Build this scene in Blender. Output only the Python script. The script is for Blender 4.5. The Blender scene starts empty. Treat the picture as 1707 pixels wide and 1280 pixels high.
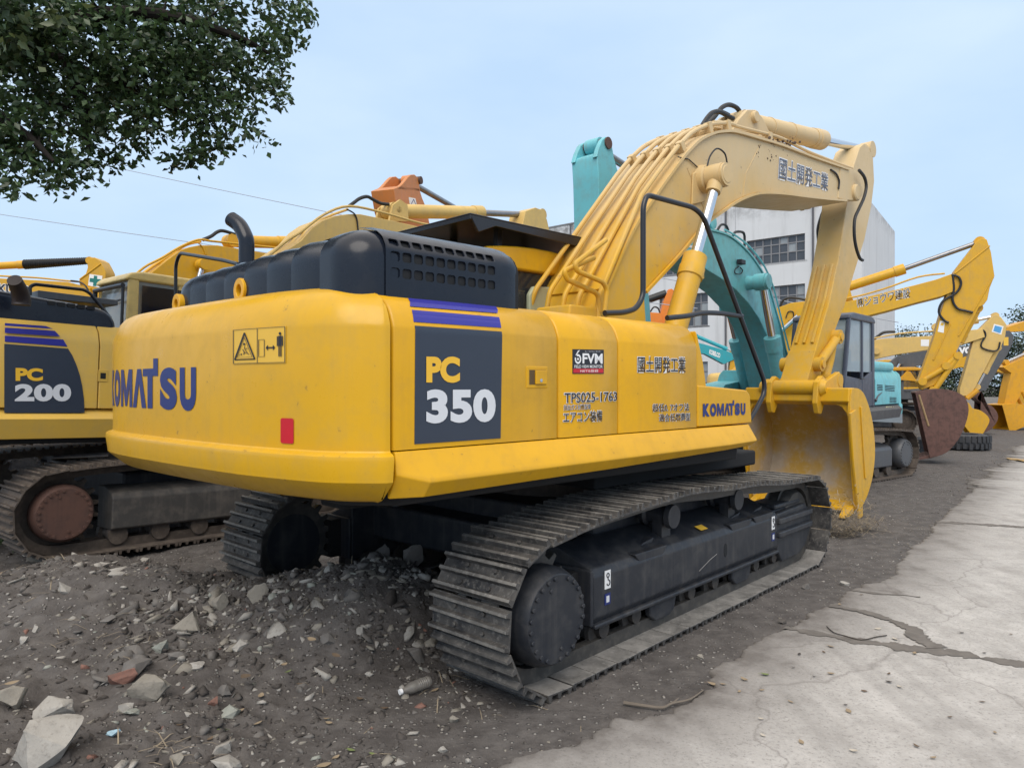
import bpy, bmesh, math, random
import numpy as np
from mathutils import Vector, Matrix, Quaternion

random.seed(7)
np.random.seed(7)
scene = bpy.context.scene
C = scene.collection
R = math.radians

# ------------------------------------------------------------------ camera
CAM_H = 1.75
FOC, U0, V0 = 1200.0, 853.5, 640.0
cam_d = bpy.data.cameras.new('camera')
cam_d.sensor_width = 36.0
cam_d.lens = 36.0 * FOC / 1707.0
cam_d.clip_end = 3000.0
cam_d.clip_start = 0.05
cam = bpy.data.objects.new('camera', cam_d)
C.objects.link(cam)
cam.location = (0, 0, CAM_H)
cam.rotation_euler = (R(90), 0, 0)
scene.camera = cam

# ------------------------------------------------------------------ light and sky (overcast)
SUN_EL, SUN_AZ = R(50), R(190)            # azimuth clockwise from +Y
world = bpy.data.worlds.new("World")
scene.world = world
world.use_nodes = True
wt = world.node_tree
wt.nodes.clear()
w_out = wt.nodes.new('ShaderNodeOutputWorld')
w_bg = wt.nodes.new('ShaderNodeBackground')
w_sky = wt.nodes.new('ShaderNodeTexSky')
w_sky.sky_type = 'NISHITA'
w_sky.sun_disc = False
w_sky.sun_elevation = SUN_EL
w_sky.sun_rotation = SUN_AZ
w_sky.air_density = 1.0
w_sky.dust_density = 2.0
w_tc = wt.nodes.new('ShaderNodeTexCoord')
w_map = wt.nodes.new('ShaderNodeMapping')
w_map.inputs['Scale'].default_value = (1.3, 1.3, 3.4)
w_noise = wt.nodes.new('ShaderNodeTexNoise')
w_noise.inputs['Scale'].default_value = 2.1
w_noise.inputs['Detail'].default_value = 5
w_noise.inputs['Roughness'].default_value = 0.5
w_ramp = wt.nodes.new('ShaderNodeValToRGB')
w_ramp.color_ramp.elements[0].position = 0.32
w_ramp.color_ramp.elements[0].color = (5.2, 7.0, 9.2, 1)
w_ramp.color_ramp.elements[1].position = 0.72
w_ramp.color_ramp.elements[1].color = (6.5, 8.05, 9.9, 1)
w_mix = wt.nodes.new('ShaderNodeMix')
w_mix.data_type = 'RGBA'
w_mix.inputs[0].default_value = 0.86
wt.links.new(w_tc.outputs['Generated'], w_map.inputs['Vector'])
wt.links.new(w_map.outputs['Vector'], w_noise.inputs['Vector'])
wt.links.new(w_noise.outputs['Fac'], w_ramp.inputs['Fac'])
wt.links.new(w_sky.outputs['Color'], w_mix.inputs[6])
wt.links.new(w_ramp.outputs['Color'], w_mix.inputs[7])
# an overcast vault is brighter and whiter overhead than low down
w_sep = wt.nodes.new('ShaderNodeSeparateXYZ')
wt.links.new(w_tc.outputs['Generated'], w_sep.inputs[0])
w_zr = wt.nodes.new('ShaderNodeMapRange')
w_zr.interpolation_type = 'SMOOTHSTEP'
w_zr.inputs['From Min'].default_value = 0.42
w_zr.inputs['From Max'].default_value = 0.80
wt.links.new(w_sep.outputs['Z'], w_zr.inputs['Value'])
w_top = wt.nodes.new('ShaderNodeMix')
w_top.data_type = 'RGBA'
w_top.inputs[7].default_value = (11.6, 11.0, 10.4, 1)
wt.links.new(w_zr.outputs[0], w_top.inputs[0])
wt.links.new(w_mix.outputs[2], w_top.inputs[6])
wt.links.new(w_top.outputs[2], w_bg.inputs['Color'])
w_bg.inputs['Strength'].default_value = 0.072
wt.links.new(w_bg.outputs['Background'], w_out.inputs['Surface'])

sun_d = bpy.data.lights.new('sun', 'SUN')
sun_d.energy = 1.5
sun_d.angle = R(45)
sun_d.color = (1.0, 0.925, 0.835)
sun = bpy.data.objects.new('sun', sun_d)
C.objects.link(sun)
sun_dir = Vector((math.sin(SUN_AZ) * math.cos(SUN_EL), math.cos(SUN_AZ) * math.cos(SUN_EL), math.sin(SUN_EL)))
sun.rotation_euler = (-sun_dir).to_track_quat('-Z', 'Y').to_euler()
sun.location = (0, -10, 30)

vs = scene.view_settings
vs.view_transform = 'Standard'
vs.look = 'None'
vs.exposure = 0.72
vs.gamma = 1.0
try:
    scene.cycles.max_bounces = 8
    scene.cycles.transparent_max_bounces = 12
except Exception:
    pass

# ------------------------------------------------------------------ materials
MATS = {}


def new_mat(name):
    m = bpy.data.materials.new(name)
    m.use_nodes = True
    nt = m.node_tree
    b = nt.nodes['Principled BSDF']
    return m, nt, b


def N(nt, typ, **kw):
    n = nt.nodes.new(typ)
    for k, v in kw.items():
        n.inputs[k].default_value = v
    return n


def coords(nt, scale=(1, 1, 1), kind='Object'):
    tc = nt.nodes.new('ShaderNodeTexCoord')
    mp = nt.nodes.new('ShaderNodeMapping')
    mp.inputs['Scale'].default_value = scale
    nt.links.new(tc.outputs[kind], mp.inputs['Vector'])
    return mp.outputs['Vector']


def ramp(nt, fac, stops):
    r = nt.nodes.new('ShaderNodeValToRGB')
    el = r.color_ramp.elements
    while len(el) < len(stops):
        el.new(0.5)
    for e, (p, c) in zip(el, stops):
        e.position = p
        e.color = (c[0], c[1], c[2], 1) if hasattr(c, '__len__') else (c, c, c, 1)
    nt.links.new(fac, r.inputs['Fac'])
    return r.outputs['Color']


def mixc(nt, fac, a, b, blend='MIX'):
    m = nt.nodes.new('ShaderNodeMix')
    m.data_type = 'RGBA'
    m.blend_type = blend
    for sock, v in ((m.inputs[0], fac), (m.inputs[6], a), (m.inputs[7], b)):
        if hasattr(v, 'is_output'):
            nt.links.new(v, sock)
        elif hasattr(v, '__len__'):
            sock.default_value = (v[0], v[1], v[2], 1)
        else:
            sock.default_value = v
    return m.outputs[2]


def noise(nt, vec, scale, detail=4, rough=0.55):
    n = nt.nodes.new('ShaderNodeTexNoise')
    n.inputs['Scale'].default_value = scale
    n.inputs['Detail'].default_value = detail
    n.inputs['Roughness'].default_value = rough
    nt.links.new(vec, n.inputs['Vector'])
    return n.outputs['Fac']


def bump(nt, b, height, strength, dist=0.01):
    n = nt.nodes.new('ShaderNodeBump')
    n.inputs['Strength'].default_value = strength
    n.inputs['Distance'].default_value = dist
    nt.links.new(height, n.inputs['Height'])
    nt.links.new(n.outputs['Normal'], b.inputs['Normal'])


def paint(name, col, rough=0.38, dirt=(0.16, 0.13, 0.10), amt=0.25, coat=0.25, metal=0.0, streak=True, wear=0.0, scale=1.0, height_tone=None, spec=0.40):
    """weathered machine paint: tone drift, dust, rain streaks, slightly wavy gloss"""
    if name in MATS:
        return MATS[name]
    m, nt, b = new_mat(name)
    v = coords(nt)
    big = noise(nt, v, 1.1 * scale, 4)
    tone = mixc(nt, big, [c * 0.86 for c in col], [min(1, c * 1.12) for c in col])
    fine = noise(nt, v, 7 * scale, 6, 0.65)
    dfac = ramp(nt, fine, [(0.46, 0.0), (0.78, amt)])
    c1 = mixc(nt, dfac, tone, dirt)
    if streak:
        vs_ = coords(nt, (9 * scale, 9 * scale, 0.45 * scale))
        st = noise(nt, vs_, 1.6, 5, 0.6)
        sfac = ramp(nt, st, [(0.52, 0.0), (0.80, amt * 0.75)])
        c1 = mixc(nt, sfac, c1, dirt)
    if height_tone:
        # colour blends to a paler beige with height, with a ragged boundary
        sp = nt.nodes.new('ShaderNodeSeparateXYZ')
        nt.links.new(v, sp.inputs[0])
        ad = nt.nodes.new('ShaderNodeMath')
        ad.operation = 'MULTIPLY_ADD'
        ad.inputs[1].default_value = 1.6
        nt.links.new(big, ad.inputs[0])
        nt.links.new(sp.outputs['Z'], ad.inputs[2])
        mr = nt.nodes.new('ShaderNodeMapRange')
        mr.inputs['From Min'].default_value = height_tone[0] + 0.8
        mr.inputs['From Max'].default_value = height_tone[1] + 0.8
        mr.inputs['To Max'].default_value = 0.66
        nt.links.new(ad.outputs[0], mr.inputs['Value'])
        c1 = mixc(nt, mr.outputs[0], c1, height_tone[2])
    if wear > 0:
        wv = noise(nt, v, 14 * scale, 8, 0.7)
        wf = ramp(nt, wv, [(0.655, 0.0), (0.675, wear)])
        c1 = mixc(nt, wf, c1, (0.13, 0.06, 0.035))
    nt.links.new(c1, b.inputs['Base Color'])
    rr = ramp(nt, fine, [(0.3, max(0.05, rough - 0.08)), (0.8, min(1, rough + 0.22))])
    nt.links.new(rr, b.inputs['Roughness'])
    b.inputs['Metallic'].default_value = metal
    b.inputs['Coat Weight'].default_value = coat
    b.inputs['Coat Roughness'].default_value = 0.18
    b.inputs['Specular IOR Level'].default_value = spec
    bump(nt, b, noise(nt, v, 3.0 * scale, 5, 0.6), 0.10, 0.02)
    MATS[name] = m
    return m


def plain(name, col, rough=0.6, metal=0.0, var=0.15):
    if name in MATS:
        return MATS[name]
    m, nt, b = new_mat(name)
    v = coords(nt)
    f = noise(nt, v, 12, 4)
    c = mixc(nt, f, [x * (1 - var) for x in col], [min(1, x * (1 + var)) for x in col])
    nt.links.new(c, b.inputs['Base Color'])
    b.inputs['Roughness'].default_value = rough
    b.inputs['Metallic'].default_value = metal
    MATS[name] = m
    return m


def glass(name, col=(0.03, 0.035, 0.04), alpha=0.55):
    if name in MATS:
        return MATS[name]
    m, nt, b = new_mat(name)
    v = coords(nt)
    f = noise(nt, v, 2.5, 4)
    nt.links.new(mixc(nt, f, [x * .8 for x in col], [x * 1.3 for x in col]), b.inputs['Base Color'])
    nt.links.new(ramp(nt, f, [(0.3, 0.03), (0.8, 0.16)]), b.inputs['Roughness'])
    b.inputs['Alpha'].default_value = alpha
    b.inputs['Specular IOR Level'].default_value = 0.6
    MATS[name] = m
    return m


YEL = paint('yellow_paint', (0.64, 0.342, 0.008), 0.36, dirt=(0.44, 0.25, 0.035), amt=0.45, coat=0.18, wear=0.5, spec=0.25)
YELB = paint('boom_yellow_paint', (0.61, 0.345, 0.026), 0.46, dirt=(0.46, 0.32, 0.13), amt=0.6, coat=0.06, wear=0.5, height_tone=(2.8, 4.2, (0.60, 0.505, 0.355)), spec=0.25)
YELC = paint('counterweight_yellow_paint', (0.63, 0.350, 0.012), 0.33, dirt=(0.44, 0.28, 0.06), amt=0.45, coat=0.22, wear=0.4, spec=0.25)
NAVY = paint('charcoal_hood_paint', (0.010, 0.014, 0.024), 0.24, dirt=(0.030, 0.032, 0.036), amt=0.25, coat=0.22, spec=0.22)
CHAR = paint('charcoal_frame_paint', (0.022, 0.025, 0.032), 0.5, dirt=(0.10, 0.095, 0.09), amt=0.5, coat=0.08, spec=0.3)
STEEL = paint('worn_track_steel', (0.060, 0.057, 0.054), 0.5, dirt=(0.15, 0.135, 0.115), amt=0.8, coat=0.0, metal=0.25, streak=False, wear=0.12, scale=2.0)
RUSTY = paint('muddy_track_steel', (0.075, 0.060, 0.050), 0.72, dirt=(0.16, 0.13, 0.105), amt=0.9, coat=0.0, streak=False, scale=1.5)
RUST = paint('rusty_steel', (0.105, 0.055, 0.042), 0.62, dirt=(0.05, 0.032, 0.03), amt=0.85, coat=0.0, wear=0.4)
BLACK = plain('black_rubber', (0.012, 0.013, 0.015), 0.5)
DARK = plain('dark_underside', (0.010, 0.010, 0.011), 0.9)
DEEP = plain('dark_interior', (0.006, 0.007, 0.009), 0.8)
CHROME = plain('chrome_rod', (0.62, 0.63, 0.65), 0.12, 1.0, 0.05)
RAIL = plain('black_rail_paint', (0.014, 0.015, 0.020), 0.35)
WHITE = plain('white_lettering', (0.78, 0.78, 0.78), 0.5, var=0.04)
SILV = plain('silver_white_lettering', (0.62, 0.64, 0.68), 0.4, var=0.04)
INK = plain('black_lettering', (0.014, 0.015, 0.022), 0.5, var=0.05)
BLUE = plain('blue_lettering', (0.010, 0.024, 0.150), 0.4, var=0.06)
STRIPE = plain('violet_blue_stripe', (0.024, 0.024, 0.27), 0.4, var=0.06)
DECAL = plain('dark_blue_grey_decal', (0.028, 0.038, 0.060), 0.42, var=0.08)
GOLD = plain('yellow_lettering', (0.80, 0.46, 0.03), 0.45, var=0.05)
RED = plain('red_reflector', (0.50, 0.010, 0.022), 0.3, var=0.1)
SIGNY = plain('yellow_sticker', (0.72, 0.44, 0.05), 0.45, var=0.04)
TEAL = paint('teal_paint', (0.15, 0.49, 0.55), 0.45, dirt=(0.20, 0.24, 0.22), amt=0.45, coat=0.1, wear=0.08)
TEALD = paint('bright_teal_paint', (0.03, 0.34, 0.40), 0.45, amt=0.2, coat=0.1)
ORNG = paint('orange_paint', (0.55, 0.20, 0.055), 0.5, dirt=(0.35, 0.2, 0.12), amt=0.45, coat=0.1, wear=0.1)
ORNB = paint('bright_orange_paint', (0.72, 0.20, 0.015), 0.42, amt=0.2, coat=0.2)
YEL2 = paint('second_yellow_paint', (0.63, 0.34, 0.012), 0.42, dirt=(0.32, 0.22, 0.10), amt=0.35, coat=0.15)
YELP = paint('pale_yellow_paint', (0.62, 0.42, 0.13), 0.5, dirt=(0.38, 0.29, 0.17), amt=0.4, coat=0.1)
YELO = paint('amber_yellow_paint', (0.62, 0.30, 0.008), 0.45, amt=0.3, coat=0.15)
GREYB = paint('dark_grey_paint', (0.075, 0.08, 0.09), 0.5, dirt=(0.14, 0.13, 0.12), amt=0.4, coat=0.1)
CABG = paint('cab_grey_paint', (0.045, 0.055, 0.085), 0.42, dirt=(0.14, 0.14, 0.14), amt=0.3, coat=0.2)
GLASS = glass('cab_glass')
GLASSP = glass('pale_cab_glass', (0.30, 0.35, 0.37), 0.72)
SEAT = plain('seat_fabric', (0.33, 0.36, 0.28), 0.8)


# ------------------------------------------------------------------ geometry helpers
class Frame:
    """a machine's own axes on the ground: t forward, l to its left, z up"""
    def __init__(self, x, y, heading, pitch=0.0, z=0.0):
        self.rot = (0, R(pitch), R(90 - heading))
        from mathutils import Euler
        self.m = Matrix.Translation((x, y, z)) @ Euler(self.rot).to_matrix().to_4x4()
        self.inv = self.m.inverted()
        self.loc = (x, y, z)

    def ray(self, u, v):
        o = self.inv @ Vector((0, 0, CAM_H))
        d = self.inv.to_3x3() @ Vector(((u - U0) / FOC, 1, (V0 - v) / FOC))
        return o, d

    def s(self, u, v, l):                    # sight line through the side plane l = const -> (t, z)
        o, d = self.ray(u, v)
        k = (l - o.y) / d.y
        p = o + d * k
        return (p.x, p.z)

    def S(self, pts, l):
        return [self.s(u, v, l) for u, v in pts]

    def b(self, u, v, t):                    # through the cross plane t = const -> (l, z)
        o, d = self.ray(u, v)
        k = (t - o.x) / d.x
        p = o + d * k
        return (p.y, p.z)

    def pix(self, t, l, z):
        w = self.m @ Vector((t, l, z))
        return (U0 + FOC * w.x / w.y, V0 - FOC * (w.z - CAM_H) / w.y)

    def root(self, name, label, cat, group=None):
        o = bpy.data.objects.new(name, None)
        C.objects.link(o)
        o.location = self.loc
        o.rotation_euler = self.rot
        o.empty_display_size = 0.3
        tag(o, label, cat, group)
        return o


def tag(o, label=None, cat=None, group=None, kind=None):
    if label:
        o['label'] = label
    if cat:
        o['category'] = cat
    if group:
        o['group'] = group
    if kind:
        o['kind'] = kind
    return o


def gp(u, v, z=0.0):
    """ground point seen at a pixel"""
    y = FOC * (CAM_H - z) / (v - V0)
    return Vector(((u - U0) / FOC * y, y, z))


def round_path(pts, r=0.05, seg=5):
    pts = [Vector(p) for p in pts]
    out = [pts[0]]
    for a, b, c in zip(pts, pts[1:], pts[2:]):
        d1, d2 = (a - b), (c - b)
        k = min(r, d1.length * 0.45, d2.length * 0.45)
        p, q = b + d1.normalized() * k, b + d2.normalized() * k
        for i in range(seg + 1):
            t = i / seg
            out.append((1 - t) ** 2 * p + 2 * t * (1 - t) * b + t * t * q)
    out.append(pts[-1])
    return out


class MB:
    def __init__(self):
        self.bm = bmesh.new()

    def faces(self, verts, faces):
        vs = [self.bm.verts.new(v) for v in verts]
        for f in faces:
            try:
                self.bm.faces.new([vs[i] for i in f])
            except ValueError:
                pass
        return self

    def box(self, x0, x1, y0, y1, z0, z1, m=None):
        v = [Vector((x, y, z)) for z in (z0, z1) for y in (y0, y1) for x in (x0, x1)]
        if m is not None:
            v = [m @ p for p in v]
        return self.faces(v, [(0, 2, 3, 1), (4, 5, 7, 6), (0, 1, 5, 4), (2, 6, 7, 3), (0, 4, 6, 2), (1, 3, 7, 5)])

    def prism(self, poly, l0, l1, axis='y'):
        """polygon (a,b) pushed along an axis: y -> (t,z) outline, z -> (t,l) outline, x -> (l,z) outline"""
        def P(a, b, c):
            return {'y': (a, c, b), 'z': (a, b, c), 'x': (c, a, b)}[axis]
        n = len(poly)
        v = [P(a, b, l0) for a, b in poly] + [P(a, b, l1) for a, b in poly]
        f = [tuple(range(n - 1, -1, -1)), tuple(range(n, 2 * n))]
        f += [(i, (i + 1) % n, n + (i + 1) % n, n + i) for i in range(n)]
        return self.faces(v, f)

    def loft(self, rings, closed=True, caps=True):
        n = len(rings[0])
        v = [p for r in rings for p in r]
        f = []
        for k in range(len(rings) - 1):
            for i in range(n if closed else n - 1):
                j = (i + 1) % n
                f.append((k * n + i, k * n + j, (k + 1) * n + j, (k + 1) * n + i))
        if caps:
            f.append(tuple(range(n - 1, -1, -1)))
            f.append(tuple((len(rings) - 1) * n + i for i in range(n)))
        return self.faces(v, f)

    def tube(self, pts, r, n=10, rad=0.0, caps=True):
        pts = round_path(pts, rad) if rad > 0 else [Vector(p) for p in pts]
        rr = r if hasattr(r, '__len__') else [r] * len(pts)
        if len(rr) != len(pts):
            rr = [rr[0] + (rr[-1] - rr[0]) * i / (len(pts) - 1) for i in range(len(pts))]
        rings = []
        up = None
        for i, p in enumerate(pts):
            d = (pts[min(i + 1, len(pts) - 1)] - pts[max(i - 1, 0)])
            if d.length < 1e-9:
                d = Vector((0, 0, 1))
            d.normalize()
            if up is None:
                a = Vector((0, 0, 1)) if abs(d.z) < 0.9 else Vector((1, 0, 0))
                up = d.cross(a).normalized()
            up = (up - d * up.dot(d))
            up.normalize()
            w = d.cross(up)
            rings.append([p + (up * math.cos(2 * math.pi * k / n) + w * math.sin(2 * math.pi * k / n)) * rr[i] for k in range(n)])
        return self.loft(rings, True, caps)

    def cyl(self, p0, p1, r0, r1=None, n=20):
        return self.tube([p0, p1], [r0, r0 if r1 is None else r1], n)

    def lathe(self, p0, axis, prof, n=28):
        """prof: (distance along the axis, radius)"""
        axis = Vector(axis).normalized()
        a = Vector((0, 0, 1)) if abs(axis.z) < 0.9 else Vector((1, 0, 0))
        u = axis.cross(a).normalized()
        w = axis.cross(u)
        p0 = Vector(p0)
        rings = [[p0 + axis * h + (u * math.cos(2 * math.pi * k / n) + w * math.sin(2 * math.pi * k / n)) * r for k in range(n)] for h, r in prof]
        return self.loft(rings)

    def add_mesh(self, verts, faces):
        return self.faces(verts, faces)

    def build(self, name, mat, parent=None, bevel=0.0, smooth=True, angle=35, seg=2, loc=None, label=None, recalc=True):
        bm = self.bm
        if recalc:
            bmesh.ops.recalc_face_normals(bm, faces=bm.faces)
        me = bpy.data.meshes.new(name)
        bm.to_mesh(me)
        bm.free()
        for m in (mat if isinstance(mat, (list, tuple)) else [mat]):
            me.materials.append(m)
        if smooth:
            me.polygons.foreach_set('use_smooth', [True] * len(me.polygons))
            if bevel <= 0:
                me.set_sharp_from_angle(angle=R(angle))
        o = bpy.data.objects.new(name, me)
        C.objects.link(o)
        if parent is not None:
            o.parent = parent
        if loc is not None:
            o.location = loc
        if bevel > 0:
            b = o.modifiers.new('bevel', 'BEVEL')
            b.width = bevel
            b.segments = seg
            b.limit_method = 'ANGLE'
            b.angle_limit = R(28)
            b.harden_normals = smooth
        if label:
            o['label'] = label
        return o


_text_cache = {}


def text_geo(s, bold=0.0, tight=1.0):
    key = (s, bold, tight)
    if key in _text_cache:
        return _text_cache[key]
    cu = bpy.data.curves.new('lettering', 'FONT')
    cu.body = s
    cu.offset = bold
    cu.fill_mode = 'FRONT'
    cu.resolution_u = 5
    cu.space_character = tight
    ob = bpy.data.objects.new('lettering', cu)
    C.objects.link(ob)
    dg = bpy.context.evaluated_depsgraph_get()
    me = bpy.data.meshes.new_from_object(ob.evaluated_get(dg))
    vs_ = [tuple(v.co) for v in me.vertices]
    fs = [tuple(p.vertices) for p in me.polygons]
    bpy.data.objects.remove(ob)
    bpy.data.curves.remove(cu)
    bpy.data.meshes.remove(me)
    _text_cache[key] = (vs_, fs)
    return vs_, fs


def norm_text(s, bold=0.0, tight=1.0, ref=None):
    """text scaled into the unit square; ref = a bold value whose box is used as the unit square"""
    vs_, fs = text_geo(s, bold, tight)
    rv = vs_ if ref is None else text_geo(s, ref, tight)[0]
    x0, x1 = min(v[0] for v in rv), max(v[0] for v in rv)
    y0, y1 = min(v[1] for v in rv), max(v[1] for v in rv)
    return [((v[0] - x0) / (x1 - x0), (v[1] - y0) / (y1 - y0)) for v in vs_], fs


def quad_map(quad):
    tl, tr, br, bl = [Vector(q) for q in quad]
    return lambda x, y: (bl * (1 - x) + br * x) * (1 - y) + (tl * (1 - x) + tr * x) * y


def side_text(fr, s, quad, l, mat, parent, bold=0.0, outline=None, out_bold=0.045, tight=1.0, lift=0.003, side=-1, name='lettering'):
    """lettering on a flat side face at l; quad = its four image corners TL TR BR BL, carried onto the face"""
    st = [Vector(fr.s(u, v, l)) for u, v in quad]
    f = quad_map(st)
    if outline is not None:
        vs_, fs = norm_text(s, bold + out_bold, tight, ref=bold)
        P = [f(x, y) for x, y in vs_]
        MB().faces([(p.x, l + side * lift, p.y) for p in P], fs).build(name, outline, parent, smooth=False, recalc=False)
        lift += 0.003
    vs_, fs = norm_text(s, bold, tight)
    P = [f(x, y) for x, y in vs_]
    return MB().faces([(p.x, l + side * lift, p.y) for p in P], fs).build(name, mat, parent, smooth=False, recalc=False)


def side_poly(fr, pts, l, mat, parent, lift=0.003, side=-1, name='decal', th=0.0):
    P = fr.S(pts, l)
    return MB().prism(P, l + side * 0.0005, l + side * lift).build(name, mat, parent, smooth=False)

# ------------------------------------------------------------------ ground
def smooth01(x):
    x = np.clip(x, 0, 1)
    return x * x * (3 - 2 * x)


def vnoise(x, y, s, seed):
    """cheap value noise on numpy arrays"""
    rng = np.random.RandomState(seed)
    tab = rng.rand(256, 256)
    fx, fy = x * s, y * s
    ix, iy = np.floor(fx).astype(int), np.floor(fy).astype(int)
    tx, ty = fx - ix, fy - iy
    tx, ty = tx * tx * (3 - 2 * tx), ty * ty * (3 - 2 * ty)
    a = tab[ix % 256, iy % 256]
    b = tab[(ix + 1) % 256, iy % 256]
    c = tab[ix % 256, (iy + 1) % 256]
    d = tab[(ix + 1) % 256, (iy + 1) % 256]
    return (a * (1 - tx) + b * tx) * (1 - ty) + (c * (1 - tx) + d * tx) * ty - 0.5


EDGE_PX = [(700, 1330), (862, 1266), (934, 1249), (970, 1235), (1013, 1213), (1026, 1200), (1059, 1197), (1120, 1190), (1147, 1176), (1180, 1161),
           (1190, 1145), (1178, 1117), (1229, 1096), (1278, 1060), (1301, 1053), (1321, 1042), (1350, 1017), (1390, 1012), (1396, 1001),
           (1422, 986), (1462, 971), (1494, 958), (1501, 939), (1517, 919), (1553, 890), (1563, 873), (1600, 838), (1640, 800), (1707, 742)]
EDGE = [gp(u, v) for u, v in EDGE_PX]
EDGE = [Vector((-3.2, 1.9, 0)), Vector((-1.2, 2.5, 0))] + EDGE + [Vector((32, 42, 0)), Vector((60, 76, 0)), Vector((140, 170, 0))]
EX = np.array([p.x for p in EDGE])
EY = np.array([p.y for p in EDGE])


def road_side(x, y):
    """signed distance-like value: negative on the road, positive on the dirt"""
    d = np.full(np.shape(x), 1e9)
    sg = np.zeros(np.shape(x))
    for i in range(len(EX) - 1):
        ax, ay, bx, by = EX[i], EY[i], EX[i + 1], EY[i + 1]
        vx, vy = bx - ax, by - ay
        t = np.clip(((x - ax) * vx + (y - ay) * vy) / (vx * vx + vy * vy), 0, 1)
        px, py = ax + t * vx, ay + t * vy
        dd = np.hypot(x - px, y - py)
        s = vx * (y - ay) - vy * (x - ax)
        upd = dd < d
        d = np.where(upd, dd, d)
        sg = np.where(upd, np.sign(s), sg)
    return d * sg


def ground_z(x, y):
    x = np.asarray(x, float)
    y = np.asarray(y, float)
    rs = road_side(x, y)
    dirt = smooth01((rs - 0.1) / 1.1)
    far = smooth01((26 - y) / 10)
    z = np.zeros(x.shape)
    # berm of rubble between the tracks and the rise to the left
    z += 0.47 * np.exp(-(((x + 0.95) / 0.95) ** 2 + ((y - 5.15) / 0.62) ** 2))
    z += 0.22 * np.exp(-(((x + 3.6) / 1.6) ** 2 + ((y - 5.6) / 0.9) ** 2))
    z += 0.10 * smooth01((-1.0 - x) / 2.0) * smooth01((7 - y) / 2.0)
    rough = smooth01((0.6 - x) / 0.9) * smooth01((8.5 - y) / 2.5)
    z += rough * (0.16 * vnoise(x, y, 1.1, 1) + 0.10 * vnoise(x, y, 3.1, 2) + 0.055 * vnoise(x, y, 8.0, 3) + 0.03 * vnoise(x, y, 19.0, 4))
    z += (1 - rough) * (0.05 * vnoise(x, y, 0.8, 5) + 0.018 * vnoise(x, y, 4.0, 6) + 0.008 * vnoise(x, y, 14.0, 7))
    # keep the dirt under the right track flat
    z = z * dirt * far
    tx = (x - 1.2) * 0.681 + (y - 5.6) * 0.733
    tl = -(x - 1.2) * 0.733 + (y - 5.6) * 0.681
    near_track = smooth01((1.1 - np.abs(tl + 0.15)) / 0.5) * smooth01((3.2 - np.abs(tx)) / 0.6)
    z = z * (1 - 0.9 * near_track)
    z -= 0.035 * smooth01(-rs / 0.05)
    return z


def gz(x, y):
    return float(ground_z(np.array([x]), np.array([y]))[0])


def grid_axis(lo, hi, step, far_lo, far_hi, k=1.22):
    a = list(np.arange(lo, hi + 1e-6, step))
    s, v, left = step, lo, []
    while v > far_lo:
        s *= k
        v -= s
        left.append(v)
    s, v, right = step, hi, []
    while v < far_hi:
        s *= k
        v += s
        right.append(v)
    return np.array(left[::-1] + a + right)


def mesh_object(name, verts, faces, mats, smooth=True, parent=None, mi=None):
    me = bpy.data.meshes.new(name)
    verts = np.asarray(verts, np.float32)
    faces = np.asarray(faces, np.int32)
    k = faces.shape[1]
    me.vertices.add(len(verts))
    me.vertices.foreach_set('co', verts.ravel())
    me.loops.add(faces.size)
    me.loops.foreach_set('vertex_index', faces.ravel())
    me.polygons.add(len(faces))
    me.polygons.foreach_set('loop_start', np.arange(0, faces.size, k, dtype=np.int32))
    me.polygons.foreach_set('loop_total', np.full(len(faces), k, np.int32))
    if mi is not None:
        me.polygons.foreach_set('material_index', np.asarray(mi, np.int32))
    if smooth:
        me.polygons.foreach_set('use_smooth', np.ones(len(faces), bool))
    for m in (mats if isinstance(mats, (list, tuple)) else [mats]):
        me.materials.append(m)
    me.update(calc_edges=True)
    me.validate()
    o = bpy.data.objects.new(name, me)
    C.objects.link(o)
    if parent:
        o.parent = parent
    return o


def dirt_material():
    m, nt, b = new_mat('rubbly_dirt')
    v = coords(nt)
    n1 = noise(nt, v, 0.7, 5)
    n2 = noise(nt, v, 6, 8, 0.7)
    base = mixc(nt, n1, (0.036, 0.031, 0.029), (0.098, 0.087, 0.081))
    base = mixc(nt, ramp(nt, n2, [(0.42, 0.0), (0.74, 0.75)]), base, (0.160, 0.147, 0.137))
    vo = nt.nodes.new('ShaderNodeTexVoronoi')
    vo.inputs['Scale'].default_value = 34
    vo.inputs['Randomness'].default_value = 1.0
    nt.links.new(v, vo.inputs['Vector'])
    sep = nt.nodes.new('ShaderNodeSeparateColor')
    nt.links.new(vo.outputs['Color'], sep.inputs[0])
    stone = ramp(nt, sep.outputs[0], [(0.80, 0.0), (0.86, 1.0)])
    core = ramp(nt, vo.outputs['Distance'], [(0.25, 1.0), (0.42, 0.0)])
    mask = mixc(nt, 1.0, stone, core, 'MULTIPLY')
    tint = mixc(nt, sep.outputs[1], (0.20, 0.18, 0.16), (0.36, 0.34, 0.32))
    c = mixc(nt, mask, base, tint)
    nt.links.new(c, b.inputs['Base Color'])
    nt.links.new(ramp(nt, n1, [(0.35, 0.72), (0.7, 0.95)]), b.inputs['Roughness'])
    h = nt.nodes.new('ShaderNodeMath')
    h.operation = 'ADD'
    nt.links.new(n2, h.inputs[0])
    nt.links.new(mask, h.inputs[1])
    bump(nt, b, h.outputs[0], 1.0, 0.03)
    return m


DIRT = dirt_material()

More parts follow.
